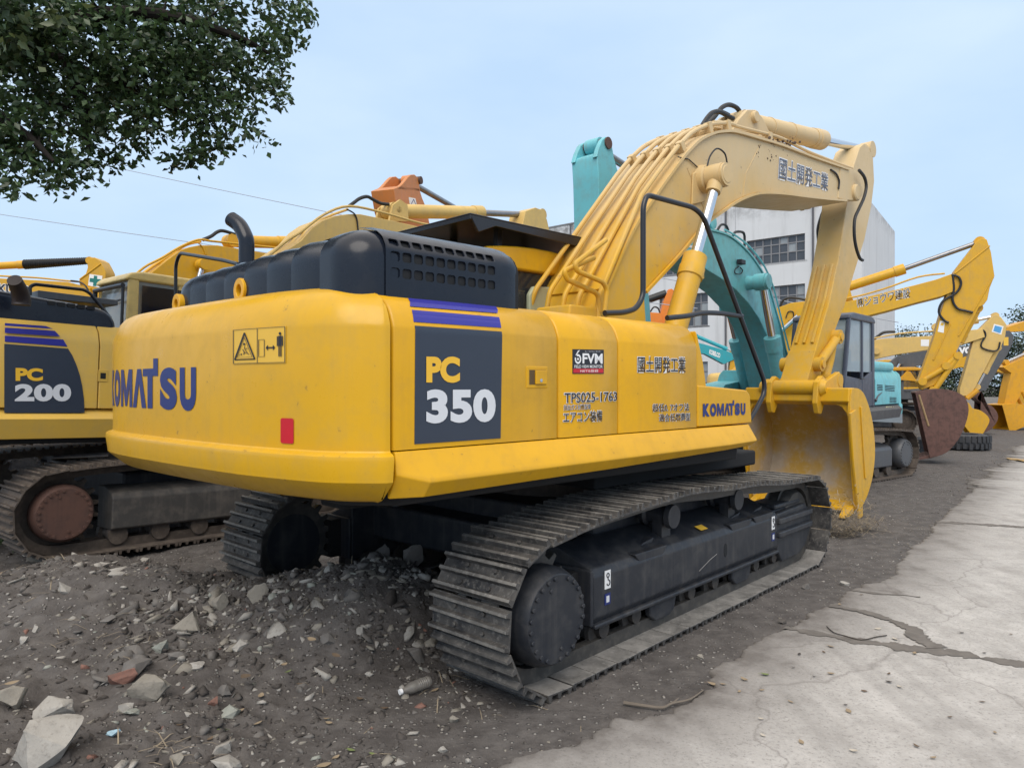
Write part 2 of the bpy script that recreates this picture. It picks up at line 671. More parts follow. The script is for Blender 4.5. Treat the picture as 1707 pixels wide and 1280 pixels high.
gx = grid_axis(-5.4, 3.4, 0.032, -240, 260)
gy = grid_axis(1.6, 7.6, 0.032, -60, 420)
GX, GY = np.meshgrid(gx, gy)
GZ = ground_z(GX, GY)
nx, ny = len(gx), len(gy)
gi = np.arange(nx * ny).reshape(ny, nx)
gf = np.stack([gi[:-1, :-1], gi[:-1, 1:], gi[1:, 1:], gi[1:, :-1]], -1).reshape(-1, 4)
ground = mesh_object('ground', np.stack([GX, GY, GZ], -1).reshape(-1, 3), gf, DIRT)
tag(ground, kind='structure')


# ------------------------------------------------------------------ concrete road with its joints
def concrete_material():
    m, nt, b = new_mat('worn_concrete')
    v = coords(nt)
    n1 = noise(nt, v, 0.45, 5)
    n2 = noise(nt, v, 3.2, 7, 0.7)
    n3 = noise(nt, v, 55, 5, 0.75)
    base = mixc(nt, n1, (0.415, 0.40, 0.385), (0.52, 0.505, 0.485))
    base = mixc(nt, ramp(nt, n2, [(0.36, 0.85), (0.62, 0.0)]), base, (0.31, 0.295, 0.28))
    base = mixc(nt, ramp(nt, n3, [(0.34, 0.85), (0.47, 0.0)]), base, (0.22, 0.21, 0.20))
    base = mixc(nt, ramp(nt, n3, [(0.60, 0.0), (0.75, 0.5)]), base, (0.66, 0.65, 0.63))
    n5 = noise(nt, v, 17, 7, 0.8)
    base = mixc(nt, ramp(nt, n5, [(0.30, 0.75), (0.43, 0.0)]), base, (0.25, 0.24, 0.225))
    base = mixc(nt, ramp(nt, n5, [(0.60, 0.0), (0.72, 0.5)]), base, (0.66, 0.65, 0.64))
    # tyre trails running along the road
    mp = nt.nodes.new('ShaderNodeMapping')
    mp.inputs['Rotation'].default_value = (0, 0, R(42))
    mp.inputs['Scale'].default_value = (2.6, 0.16, 1)
    tc = nt.nodes.new('ShaderNodeTexCoord')
    nt.links.new(tc.outputs['Object'], mp.inputs['Vector'])
    n4 = noise(nt, mp.outputs['Vector'], 1.3, 6, 0.65)
    base = mixc(nt, ramp(nt, n4, [(0.47, 0.0), (0.72, 0.6)]), base, (0.23, 0.22, 0.21))
    # fine hair cracks
    vo = nt.nodes.new('ShaderNodeTexVoronoi')
    vo.feature = 'DISTANCE_TO_EDGE'
    vo.inputs['Scale'].default_value = 0.55
    wv = nt.nodes.new('ShaderNodeVectorMath')
    wv.operation = 'MULTIPLY_ADD'
    wv.inputs[1].default_value = (0.5, 0.5, 0.0)
    nz = nt.nodes.new('ShaderNodeTexNoise')
    nz.inputs['Scale'].default_value = 2.6
    nz.inputs['Detail'].default_value = 6
    nt.links.new(v, nz.inputs['Vector'])
    nt.links.new(nz.outputs['Color'], wv.inputs[0])
    nt.links.new(v, wv.inputs[2])
    nt.links.new(wv.outputs[0], vo.inputs['Vector'])
    base = mixc(nt, ramp(nt, vo.outputs['Distance'], [(0.0, 0.55), (0.006, 0.0)]), base, (0.17, 0.155, 0.145))
    # dirt spilled from the yard over the slab edge
    at = nt.nodes.new('ShaderNodeAttribute')
    at.attribute_name = 'edge_distance'
    sp = nt.nodes.new('ShaderNodeMath')
    sp.operation = 'MULTIPLY_ADD'
    sp.inputs[1].default_value = 0.55
    nt.links.new(n2, sp.inputs[0])
    mu = nt.nodes.new('ShaderNodeMath')
    mu.operation = 'MULTIPLY'
    mu.inputs[1].default_value = -0.36
    nt.links.new(at.outputs['Fac'], mu.inputs[0])
    nt.links.new(mu.outputs[0], sp.inputs[2])
    base = mixc(nt, ramp(nt, sp.outputs[0], [(0.06, 0.0), (0.30, 0.9)]), base, (0.125, 0.112, 0.102))
    nt.links.new(base, b.inputs['Base Color'])
    b.inputs['Roughness'].default_value = 0.86
    h = nt.nodes.new('ShaderNodeMath')
    h.operation = 'ADD'
    nt.links.new(n3, h.inputs[0])
    nt.links.new(n2, h.inputs[1])
    bump(nt, b, h.outputs[0], 0.55, 0.008)
    return m


CONC = concrete_material()
JOINT = plain('wet_joint_dirt', (0.135, 0.122, 0.110), 0.85, var=0.55)


def dense(path, step):
    out = []
    for a, b in zip(path, path[1:]):
        n = max(1, int((b - a).length / step))
        for i in range(n):
            out.append(a.lerp(b, i / n))
    out.append(path[-1])
    return out


ed = []
for p in dense([p for p in EDGE if p.y < 30], 0.018):
    k = 0.05 if p.y < 12 else 0.25
    dx = float(vnoise(np.array(p.x), np.array(p.y), 3.3, 11)) * k + float(vnoise(np.array(p.x), np.array(p.y), 13.0, 12)) * k * 0.8 + float(vnoise(np.array(p.x), np.array(p.y), 41.0, 13)) * k * 0.5
    ed.append(Vector((p.x + dx, p.y - dx, 0)))
ed += [Vector((32, 42, 0)), Vector((60, 76, 0)), Vector((140, 170, 0))]
across = [0.0, 0.02, 0.07, 0.16, 0.32, 0.6, 1.1, 3.0, 9.0]
edge_d = []
rv, rf, ri = [], [], []
drn = Vector((0.75, -0.66, 0))
for p in ed:
    rv.append((p.x - 0.015, p.y + 0.015, -0.06))
    edge_d.append(0.0)
    for i, a in enumerate(across):
        q = p + drn * a
        rv.append((q.x, q.y, 0.004 if i == 0 else 0.012))
        edge_d.append(a)
m_ = len(across) + 1
for i in range(len(ed) - 1):
    for j in range(m_ - 1):
        rf.append((i * m_ + j, i * m_ + j + 1, (i + 1) * m_ + j + 1, (i + 1) * m_ + j))
ri = [0] * len(rf)


def crack(px, w0, w1, zz=0.016):
    path = dense([gp(u, v) for u, v in px], 0.015)
    base = len(rv)
    for i, p in enumerate(path):
        d = (path[min(i + 1, len(path) - 1)] - path[max(0, i - 1)]).normalized()
        nrm = Vector((-d.y, d.x, 0))
        f = i / (len(path) - 1)
        w = (w0 + (w1 - w0) * f) * (0.75 + 1.3 * (float(vnoise(np.array(p.x), np.array(p.y), 9.0, 21)) + 0.35) + 0.9 * float(vnoise(np.array(p.x), np.array(p.y), 38.0, 23)) + 0.5 * float(vnoise(np.array(p.x), np.array(p.y), 90.0, 24)))
        o = float(vnoise(np.array(p.x), np.array(p.y), 5.0, 22)) * 0.05 + float(vnoise(np.array(p.x), np.array(p.y), 30.0, 25)) * 0.025
        a, b = p + nrm * (w / 2 + o), p - nrm * (w / 2 - o)
        rv.append((a.x, a.y, zz))
        rv.append((b.x, b.y, zz))
    for i in range(len(path) - 1):
        k = base + i * 2
        rf.append((k, k + 1, k + 3, k + 2))
        ri.append(1)


def cpx(pts):
    return [(1147 + x / 3.048, 860 + y / 3.048) for x, y in pts]


crack(cpx([(490, 575), (560, 592), (640, 610), (850, 645), (1050, 668), (1250, 692), (1400, 712), (1500, 735), (1707, 765), (1900, 790)]), 0.07, 0.11)
crack(cpx([(720, 462), (800, 475), (900, 497), (1050, 545), (1150, 590), (1185, 632), (1280, 682)]), 0.06, 0.10, 0.019)
crack(cpx([(1262, 36), (1400, 42), (1560, 52), (1707, 62), (1900, 75)]), 0.10, 0.10)
crack(cpx([(838, 385), (900, 392), (1000, 405), (1180, 420)]), 0.05, 0.015)
road = mesh_object('road', rv, rf, [CONC, JOINT], smooth=False, mi=ri)
ea = road.data.attributes.new('edge_distance', 'FLOAT', 'POINT')
ea.data.foreach_set('value', np.array(edge_d + [5.0] * (len(rv) - len(edge_d)), np.float32))
tag(road, kind='structure')

# thin films of dirt washed over the slab edge and a sand spill further up the road
sand = MB()
c0 = gp(1697, 770)
pts = []
for i in range(28):
    a = 2 * math.pi * i / 28
    r = 1 + 0.25 * math.sin(3 * a + 1) + 0.15 * random.uniform(-1, 1)
    pts.append((c0.x + 0.30 + 0.28 * r * math.cos(a) + 0.15 * r * math.sin(a), c0.y + 0.9 * r * math.sin(a) * 0.9))
ring = [Vector((x, y, 0.013)) for x, y in pts]
sand.faces(ring + [Vector((c0.x, c0.y, 0.05))], [(i, (i + 1) % 28, 28) for i in range(28)])
sand_o = sand.build('sand', plain('yellow_sand', (0.34, 0.23, 0.10), 0.95, var=0.5))
tag(sand_o, kind='stuff')

# ------------------------------------------------------------------ crawler tracks
def shoe_material(name, dark, mud, dust, cut, metal=0.15):
    m, nt, b = new_mat(name)
    tc = nt.nodes.new('ShaderNodeTexCoord')
    oi = nt.nodes.new('ShaderNodeObjectInfo')
    mul = nt.nodes.new('ShaderNodeVectorMath')
    mul.operation = 'ADD'
    sc = nt.nodes.new('ShaderNodeMath')
    sc.operation = 'MULTIPLY'
    sc.inputs[1].default_value = 37.0
    nt.links.new(oi.outputs['Random'], sc.inputs[0])
    nt.links.new(tc.outputs['Object'], mul.inputs[0])
    nt.links.new(sc.outputs[0], mul.inputs[1])
    v = mul.outputs[0]
    n1 = noise(nt, v, 5, 6, 0.65)
    n2 = noise(nt, v, 28, 6, 0.7)
    c = mixc(nt, ramp(nt, n1, [(0.34, 0.0), (0.62, 1.0)]), dark, mud)
    c = mixc(nt, ramp(nt, n2, [(cut, 0.0), (cut + 0.18, 0.75)]), c, dust)
    c = mixc(nt, ramp(nt, n2, [(0.28, 0.7), (0.40, 0.0)]), c, (0.030, 0.030, 0.032))
    nt.links.new(c, b.inputs['Base Color'])
    b.inputs['Metallic'].default_value = metal
    nt.links.new(ramp(nt, n1, [(0.3, 0.38), (0.65, 0.8)]), b.inputs['Roughness'])
    bump(nt, b, n2, 0.5, 0.008)
    return m


SHOE = shoe_material('dusty_track_shoe', (0.024, 0.024, 0.026), (0.085, 0.079, 0.073), (0.185, 0.175, 0.160), 0.52)
SHOE_EDGE = shoe_material('rubbed_grouser_edge', (0.10, 0.095, 0.09), (0.20, 0.19, 0.175), (0.30, 0.285, 0.26), 0.5, 0.35)
SHOE_INNER = shoe_material('dusty_shoe_inside', (0.12, 0.116, 0.110), (0.235, 0.225, 0.212), (0.32, 0.31, 0.29), 0.55)


def track_path(ts, zs, rs, ti, zi, ri, top):
    """closed loop (t, z) seen from the left side, clockwise: rear arc up, top run forward, front arc down, bottom back"""
    pts = []
    for i in range(25):
        a = R(-90 - 180 * i / 24)
        pts.append((ts + rs * math.cos(a), zs + rs * math.sin(a)))
    allp = [(ts, zs + rs)] + top + [(ti, zi + ri)]
    for k in range(len(allp) - 1):
        p0 = allp[max(k - 1, 0)]
        p1, p2 = allp[k], allp[k + 1]
        p3 = allp[min(k + 2, len(allp) - 1)]
        for i in range(1, 9):
            t = i / 8
            pts.append(tuple(0.5 * (2 * b + (c - a) * t + (2 * a - 5 * b + 4 * c - d) * t * t + (3 * b - a - 3 * c + d) * t ** 3)
                             for a, b, c, d in zip(p0, p1, p2, p3)))
    for i in range(1, 25):
        a = R(90 - 180 * i / 24)
        pts.append((ti + ri * math.cos(a), zi + ri * math.sin(a)))
    n = 20
    for i in range(1, n):
        f = i / n
        pts.append((ti + (ts - ti) * f, (zi - ri) + ((zs - rs) - (zi - ri)) * f))
    return pts


def sample_loop(pts, n):
    P = [Vector(p) for p in pts] + [Vector(pts[0])]
    L = [0]
    for a, b in zip(P, P[1:]):
        L.append(L[-1] + (b - a).length)
    out = []
    for i in range(n):
        s = L[-1] * i / n
        k = max(j for j in range(len(L)) if L[j] <= s + 1e-9)
        k = min(k, len(P) - 2)
        f = (s - L[k]) / max(1e-9, L[k + 1] - L[k])
        out.append((P[k].lerp(P[k + 1], f), (P[k + 1] - P[k]).normalized()))
    return out, L[-1]


def shoe_profile(p, tall=0.046, bars=3):
    """grouser section along travel x, outward z"""
    h = p * 0.5
    top = [(-h, 0), (-h, 0.013)]
    xs = [-0.40 * p, 0.02 * p, 0.40 * p] if bars == 3 else [-0.3 * p, 0.3 * p]
    w = 0.016 * p / 0.2
    for i, x in enumerate(xs):
        t_ = tall * (1.0 if i != 1 else 0.9)
        top += [(x - w, 0.013), (x - w * 0.55, t_), (x + w * 0.55, t_), (x + w, 0.013)]
    top += [(h, 0.013), (h, 0)]
    return top


def make_track(root, yc, width, path, rotz=0.0, shoes=True, n_shoes=46, chain_mat=None, shoe_mat=None):
    """the crawler belt: chain links as the part, every shoe a sub-part when it is near"""
    chain_mat = chain_mat or STEEL
    shoe_mat = shoe_mat or SHOE
    smp, total = sample_loop(path, n_shoes)
    pitch = total / n_shoes
    # chain: two rails of links swept round the loop
    mb = MB()
    dn, _ = sample_loop(path, 150)
    for yo in (-0.09, 0.09):
        v, f = [], []
        for p, d in dn:
            nrm = Vector((-d.y, d.x))
            for yy, k in ((-0.03, 0.0), (0.03, 0.0), (0.03, -0.085), (-0.03, -0.085)):
                q = p + nrm * k
                v.append((q.x, yc + yo + yy, q.y))
        m = len(dn)
        for i in range(m):
            for j in range(4):
                f.append((i * 4 + j, i * 4 + (j + 1) % 4, ((i + 1) % m) * 4 + (j + 1) % 4, ((i + 1) % m) * 4 + j))
        mb.faces(v, f)
    prof = shoe_profile(pitch * (0.975 if shoes else 1.02))
    if shoes:
        tr = mb.build('track', chain_mat, root)
        tr.rotation_euler = (0, 0, rotz)
        sm = MB().prism(prof, -width / 2, width / 2)
        for bx in (-0.22, 0.24):
            for by in (-0.11, 0.11):
                sm.cyl((bx * pitch, by, 0.012), (bx * pitch, by, 0.026), 0.014, n=6)
        proto = sm.build('track_shoe', [shoe_mat, SHOE_EDGE, SHOE_INNER], tr, bevel=0.004, seg=1)
        for pl in proto.data.polygons:
            c = pl.center
            if pl.normal.z < -0.8:
                pl.material_index = 2
            elif c.z > 0.036:
                pl.material_index = 1
        lower = proto.data
        upper = proto.data.copy()          # shoes off the ground carry no dust on their inner face
        for pl in upper.polygons:
            if pl.material_index == 2:
                pl.material_index = 0
        for i, (p, d) in enumerate(smp):
            o = proto if i == 0 else proto.copy()
            if p.y > 0.10:
                o.data = upper
            elif i:
                o.data = lower
            if i:
                C.objects.link(o)
                o.parent = tr
            nrm = Vector((-d.y, d.x))
            j1 = random.uniform(-0.02, 0.02)
            X = Vector((d.x, j1 * 0.3, d.y)).normalized()
            Z = Vector((nrm.x, 0, nrm.y))
            Y = Z.cross(X).normalized()
            Z = X.cross(Y)
            mat = Matrix((X, Y, Z)).transposed().to_4x4()
            mat.translation = Vector((p.x, yc + random.uniform(-0.004, 0.004), p.y))
            o.matrix_local = mat
        return tr
    for p, d in smp:
        nrm = Vector((-d.y, d.x))
        v = []
        for yy in (yc - width / 2, yc + width / 2):
            for x, z in prof:
                q = p + d * x + nrm * z
                v.append((q.x, yy, q.y))
        n = len(prof)
        mb.faces(v, [tuple(range(n)), tuple(range(2 * n - 1, n - 1, -1))] + [(i, n + i, n + (i + 1) % n, (i + 1) % n) for i in range(n)])
    tr = mb.build('track', shoe_mat, root)
    tr.rotation_euler = (0, 0, rotz)
    return tr


def drive_disc(mb_y, t, z, r, out, depth, side):
    """final drive housing with its ring of bolts; out = y of the cover face"""
    m = MB()
    y0 = out - side * depth
    m.lathe((t, y0, z), (0, side, 0), [(0, r * 0.9), (depth * 0.45, r * 1.06), (depth * 0.78, r * 1.05), (depth * 0.93, r * 0.98), (depth, r * 0.93)], 36)
    for i in range(24):
        a = 2 * math.pi * i / 24 + 0.1
        if i % 12 in (5,):
            continue
        c = Vector((t + r * 0.86 * math.cos(a), out - side * 0.004, z + r * 0.86 * math.sin(a)))
        m.cyl(c, c + Vector((0, side * 0.018, 0)), r * 0.058, n=6)
    for a in (1.9, 4.9):
        c = Vector((t + r * 0.66 * math.cos(a), out - side * 0.004, z + r * 0.66 * math.sin(a)))
        m.cyl(c, c + Vector((0, side * 0.014, 0)), r * 0.05, n=8)
    return m


# ------------------------------------------------------------------ the big yellow excavator in front
MAIN = Frame(0.43, 6.52, 46)
LR = 1.4975
main = MAIN.root('excavator', 'large yellow excavator in front with PC 350 on its navy side panel', 'excavator', 'excavators parked in the yard')
TROT = R(3.1)
TF = Frame(0.43, 6.52, 42.9)


def turned(o):
    o.rotation_euler = (0, 0, TROT)
    return o


ROLL = paint('oily_roller', (0.040, 0.036, 0.034), 0.6, dirt=(0.10, 0.085, 0.07), amt=0.8, coat=0, streak=False, scale=2.0)
PATH = track_path(-1.95, 0.452, 0.408, 1.86, 0.44, 0.398, [(-1.5, 0.915), (-0.95, 0.948), (-0.43, 0.965), (0.15, 0.93), (0.62, 0.915), (1.2, 0.862)])
for side, yc in ((-1, -1.295), (1, 1.295)):
    make_track(main, yc, 0.60, PATH, TROT, True, 46, STEEL)
    # side frame: sloped top, stepped lower flange
    m = MB()
    o_, i_ = side * 1.47, side * 1.10
    sec = [(o_, 0.30), (o_, 0.555), (o_ - side * 0.03, 0.60), (o_ - side * 0.28, 0.70), (i_, 0.70), (i_, 0.25), (o_ - side * 0.03, 0.25)]
    m.loft([[Vector((t, l, z)) for l, z in sec] for t in (-1.47, -0.6, 0.4, 1.30)])
    m.box(-1.47, 1.30, min(o_ + side * 0.012, i_), max(o_ + side * 0.012, i_), 0.232, 0.262)
    m.box(-1.50, -1.47, min(o_, i_), max(o_, i_), 0.25, 0.60)
    fr_o = turned(m.build('track_frame', CHAR, main, bevel=0.012))
    # triangular pockets welded on the slope, like folded ears
    for t0 in (-0.95, 0.42, 0.86):
        w = MB()
        for dt, wd in ((0.0, 0.30),):
            w.prism([(t0, 0.555), (t0 + wd, 0.555), (t0 + wd + 0.06, 0.615), (t0 - 0.06, 0.615)], o_ - side * 0.005, o_ - side * 0.10)
            w.prism([(t0 + 0.10, 0.615), (t0 + 0.30, 0.615), (t0 + 0.34, 0.66), (t0 + 0.2, 0.64)], o_ - side * 0.10, o_ - side * 0.24)
        w.build('frame_pocket', CHAR, fr_o, bevel=0.008)
    # oval hole
    h = MB()
    P = [(0.28 + 0.028 * math.cos(a), 0.43 + 0.055 * math.sin(a)) for a in [2 * math.pi * k / 20 for k in range(20)]]
    h.prism(P, o_ + side * 0.002, o_ - side * 0.03)
    h.build('oval_hole', DEEP, fr_o)
    # ribbed step box at the idler end
    st = MB()
    st.box(1.31, 1.78, min(side * 1.40, side * 1.12), max(side * 1.40, side * 1.12), 0.24, 0.60)
    st.prism([(1.31, 0.58), (1.95, 0.60), (2.10, 0.52), (2.12, 0.36), (1.98, 0.20), (1.80, 0.13), (1.42, 0.13), (1.31, 0.25)], side * 1.34, side * 1.46)
    st.build('idler_yoke', CHAR, fr_o, bevel=0.015)
    for z0 in (0.37, 0.49):
        sb = MB()
        sb.prism([(1.27, o_ + side * 0.035), (2.04, o_ + side * 0.035), (2.13, o_ - side * 0.02), (2.13, o_ - side * 0.09), (1.27, o_ - side * 0.09)], z0, z0 + 0.055, axis='z')
        sb.build('step_bar', CHAR, fr_o, bevel=0.014)
    tb = MB()
    tb.box(1.36, 1.95, min(side * 1.42, side * 1.16), max(side * 1.42, side * 1.16), 0.60, 0.65)
    tb.build('step_cover', CHAR, fr_o, bevel=0.02)
    for t0 in (-0.62, 0.62):
        g = MB()
        g.prism([(t0 - 0.19, 0.245), (t0 + 0.19, 0.245), (t0 + 0.15, 0.13), (t0 + 0.08, 0.10), (t0 - 0.10, 0.10), (t0 - 0.17, 0.15)], o_ - side * 0.02, o_ - side * 0.07)
        g.build('track_guide', CHAR, fr_o, bevel=0.014)
    for k in range(8):
        t0 = -1.30 + k * 0.375
        rl = MB()
        yc0 = yc - side * 0.07
        rl.lathe((t0, yc0 - 0.16, 0.175), (0, 1, 0), [(0, 0.05), (0.0, 0.115), (0.03, 0.118), (0.05, 0.085), (0.12, 0.085), (0.14, 0.115), (0.18, 0.115), (0.20, 0.085), (0.27, 0.085), (0.29, 0.118), (0.32, 0.115), (0.32, 0.05)], 18)
        rl.cyl((t0, yc0 + side * 0.15, 0.185), (t0, yc0 + side * 0.20, 0.185), 0.055, n=12)
        rl.build('track_roller', ROLL, fr_o, angle=40)
    for t0 in (-0.43, 0.62):
        cr = MB()
        cr.lathe((t0, yc - 0.13, 0.785), (0, 1, 0), [(0, 0.06), (0, 0.085), (0.04, 0.09), (0.06, 0.07), (0.20, 0.07), (0.22, 0.09), (0.26, 0.085), (0.26, 0.05)], 18)
        cr.box(t0 - 0.06, t0 + 0.06, yc - 0.06, yc + 0.02, 0.62, 0.75)
        cr.build('carrier_roller', CHAR, fr_o, angle=40)
    turned(drive_disc(0, -1.93, 0.430, 0.268, side * 1.555, 0.30, side).build('final_drive', CHAR, main, bevel=0.005, seg=2))
    sp = MB()
    P = []
    for k in range(21):
        a0 = 2 * math.pi * k / 21
        for da, rr in ((0.0, 0.325), (0.07, 0.325), (0.11, 0.385), (0.19, 0.385), (0.23, 0.325)):
            P.append((-1.95 + rr * math.cos(a0 + da), 0.452 + rr * math.sin(a0 + da)))
    sp.prism(P, yc - 0.035, yc + 0.035)
    turned(sp.build('drive_sprocket', STEEL, main, bevel=0.006, seg=1))
    idl = MB()
    idl.lathe((1.86, yc - 0.12, 0.44), (0, 1, 0), [(0, 0.06), (0, 0.27), (0.045, 0.305), (0.075, 0.31), (0.08, 0.335), (0.16, 0.335), (0.165, 0.31), (0.195, 0.305), (0.24, 0.27), (0.24, 0.06)], 36)
    turned(idl.build('idler_wheel', STEEL, main, angle=40))
    mg = MB()
    mg.box(-1.6, 1.5, yc - 0.075, yc + 0.075, 0.262, 0.58)
    turned(mg.build('frame_core', DARK, main))
    if side < 0:
        # hook signs and labels on the outer face
        for t0 in (-1.36, 1.16):
            d = MB().box(t0, t0 + 0.062, -1.4735, -1.4705, 0.46, 0.575)
            sg = d.build('hook_sign', WHITE, fr_o, smooth=False)
            hk = MB()
            c = (t0 + 0.031)
            path_ = [(c + 0.013 * math.cos(a), -1.4755, 0.545 + 0.013 * math.sin(a)) for a in [R(x) for x in range(-80, 261, 20)]]
            hk.tube(path_, 0.0035, 6)
            path_ = [(c, -1.4755, 0.532)] + [(c + 0.004 + 0.016 * math.cos(a), -1.4755, 0.498 + 0.017 * math.sin(a)) for a in [R(x) for x in range(95, -181, -20)]]
            hk.tube(path_, 0.0035, 6)
            hk.build('hook_mark', INK, fr_o)
            MB().box(t0 + 0.0, t0 + 0.06, -1.4735, -1.4705, 0.36, 0.43).build('small_label', BLUE, fr_o, smooth=False)
            MB().box(t0 + 0.015, t0 + 0.045, -1.4757, -1.4737, 0.375, 0.415).build('label_mark', SILV, fr_o, smooth=False)
        yl = MB()
        yl.faces([(-0.02, -1.42, 0.6235), (0.09, -1.42, 0.6235), (0.09, -1.36, 0.647), (-0.02, -1.36, 0.647)], [(0, 1, 2, 3)])
        yl.build('yellow_label', SIGNY, fr_o, smooth=False)
        scr = MB()
        scr.tube([(-0.15, -1.4715, 0.345), (0.02, -1.4715, 0.40), (0.13, -1.4715, 0.425)], 0.0025, 5)
        scr.build('scratch', plain('bare_scratch', (0.22, 0.21, 0.20), 0.6), fr_o)

# carbody and swing ring
m = MB()
m.box(-1.0, 1.0, -1.12, 1.12, 0.48, 0.84)
m.box(-1.25, -0.75, -1.12, 1.12, 0.40, 0.70)
m.box(0.75, 1.25, -1.12, 1.12, 0.40, 0.70)
turned(m.build('carbody', CHAR, main, bevel=0.03))
MB().cyl((0, 0, 0.84), (0, 0, 1.14), 0.72, 0.72, 40).build('swing_ring', RUSTY, main)

# house platform (dark belly)
m = MB()
m.prism([(-2.95, -1.20), (-2.75, -1.42), (0.55, -1.45), (0.95, -1.2), (1.35, -0.9), (1.35, 1.42), (-2.75, 1.42), (-2.95, 1.2)], 1.14, 1.36, axis='z')
m.box(-2.6, 0.9, -0.62, -0.36, 1.0, 1.15)
m.box(-2.6, 0.9, 0.36, 0.62, 1.0, 1.15)
m.build('platform', DARK, main, bevel=0.02)
MB().box(-0.9, 1.45, -1.15, 1.15, 1.0, 1.135).build('belly_guard', DARK, main, bevel=0.02)
MB().box(-2.70, -0.16, -1.07, -0.42, 2.185, 2.210).build('top_deck', YEL, main)
m = MB()
m.box(-2.63, -0.22, -1.27, 1.38, 1.36, 2.17)
m.box(-0.22, 0.60, -1.38, -0.85, 1.36, 1.66)
m.build('machine_bay', DEEP, main)

# ---- counterweight: one cast block, plan outline with a bulged foot, groove, upright wall and rolled top edge
CWP = [(-2.862, -1.5295), (-2.90, -1.520), (-2.945, -1.485), (-3.00, -1.425), (-3.055, -1.362), (-3.098, -1.295), (-3.135, -1.20), (-3.185, -1.03), (-3.255, -0.72),
       (-3.30, -0.36), (-3.335, 0.0), (-3.365, 0.40), (-3.385, 0.75), (-3.385, 1.04), (-3.36, 1.26), (-3.30, 1.43), (-3.19, 1.535), (-3.05, 1.57), (-2.862, 1.575)]


def smooth_poly(P, n):
    out = []
    for k in range(len(P) - 1):
        p0, p1, p2, p3 = P[max(k - 1, 0)], P[k], P[k + 1], P[min(k + 2, len(P) - 1)]
        for i in range(n):
            t = i / n
            out.append(tuple(0.5 * (2 * b + (c - a) * t + (2 * a - 5 * b + 4 * c - d) * t * t + (3 * b - a - 3 * c + d) * t ** 3) for a, b, c, d in zip(p0, p1, p2, p3)))
    out.append(P[-1])
    return out


CWD = smooth_poly(CWP, 5)
CWN = []
for i in range(len(CWD)):
    a, b = Vector(CWD[max(i - 1, 0)]), Vector(CWD[min(i + 1, len(CWD) - 1)])
    d = (b - a).normalized()
    CWN.append(Vector((-d.y, d.x)))       # outward is to the rear
    if CWN[-1].dot(Vector(CWD[i]) - Vector((-1.5, 0))) < 0:
        CWN[-1] = -CWN[-1]
CWSEC = [(1.165, 0.30), (1.166, 0.16), (1.176, 0.125), (1.186, 0.105), (1.268, 0.012), (1.280, 0.002), (1.30, 0.0), (1.385, -0.012), (1.404, -0.008), (1.414, 0.006), (1.42, 0.028), (1.428, 0.034), (1.45, 0.034),
         (1.75, 0.034), (2.02, 0.034), (2.04, 0.037), (2.085, 0.056), (2.128, 0.080), (2.162, 0.112), (2.187, 0.157), (2.204, 0.22), (2.214, 0.31), (2.220, 0.46)]


def cw_point(i, ins):
    p = Vector(CWD[i]) - CWN[i] * ins
    return p


m = MB()
rings = []
for z, ins in CWSEC:
    ring = []
    for i in range(len(CWD)):
        # the flanks next to the seam stay flat, so only ease the inset in lightly there
        p = cw_point(i, ins)
        k = min(1.0, i / (len(CWD) * 0.45))
        ring.append(Vector((min(p.x, -2.850), p.y, z + (0.045 * k * k * (3 - 2 * k) * min(1, (z - 2.0) / 0.15) if z > 2.0 else 0))))
    rings.append(ring)
m.loft(rings, closed=True, caps=True)
cw = m.build('counterweight', YELC, main, angle=32)


def cw_pos(s, z, ins=0.031):
    """point on the upright rear wall at fractional outline index s"""
    s = max(0, min(len(CWD) - 1.001, s))
    i, f = int(s), s - int(s)
    a, b = cw_point(i, ins), cw_point(i + 1, ins)
    p = a.lerp(b, f)
    return Vector((p.x, p.y, z))


def cw_px(u, v):
    best = None
    for k in range(0, (len(CWD) - 1) * 10):
        s = k / 10
        p = cw_pos(s, 1.75)
        pu, _ = MAIN.pix(p.x, p.y, p.z)
        q = cw_pos(s + 0.05, 1.75)
        if MAIN.pix(q.x, q.y, q.z)[0] > pu:
            continue
        if best is None or abs(pu - u) < best[0]:
            w = MAIN.m @ p
            best = (abs(pu - u), s, CAM_H + (V0 - v) / FOC * w.y)
    return best[1], best[2]


def slice_mesh(vs_, fs, xs):
    bm = bmesh.new()
    v = [bm.verts.new((p[0], p[1], 0)) for p in vs_]
    for f in fs:
        try:
            bm.faces.new([v[i] for i in f])
        except ValueError:
            pass
    for x in xs:
        bmesh.ops.bisect_plane(bm, geom=bm.verts[:] + bm.edges[:] + bm.faces[:], plane_co=(x, 0, 0), plane_no=(1, 0, 0))
    bm.verts.index_update()
    a = [tuple(p.co) for p in bm.verts]
    b = [tuple(p.index for p in f.verts) for f in bm.faces]
    bm.free()
    return a, b


def cw_art(geo, box, mat, name, ins=0.031, parent=None):
    """flat art in the unit square, wrapped on the rear wall between s0..s1 and z0..z1"""
    vs_, fs = slice_mesh(geo[0], geo[1], [k / 24 for k in range(1, 24)])
    s0, s1, z0, z1 = box
    P = [cw_pos(s0 + (s1 - s0) * p[0], z0 + (z1 - z0) * p[1], ins) for p in vs_]
    return MB().faces(P, fs).build(name, mat, parent or cw, smooth=False, recalc=False)


def rect(x0, y0, x1, y1):
    return ([(x0, y0), (x1, y0), (x1, y1), (x0, y1)], [(0, 1, 2, 3)])


def join_geo(*gs):
    v, f = [], []
    for a, b in gs:
        k = len(v)
        v += [(p[0], p[1]) for p in a]
        f += [tuple(i + k for i in q) for q in b]
    return v, f


def put(geo, x0, y0, x1, y1):
    return [(x0 + (x1 - x0) * p[0], y0 + (y1 - y0) * p[1]) for p in geo[0]], geo[1]


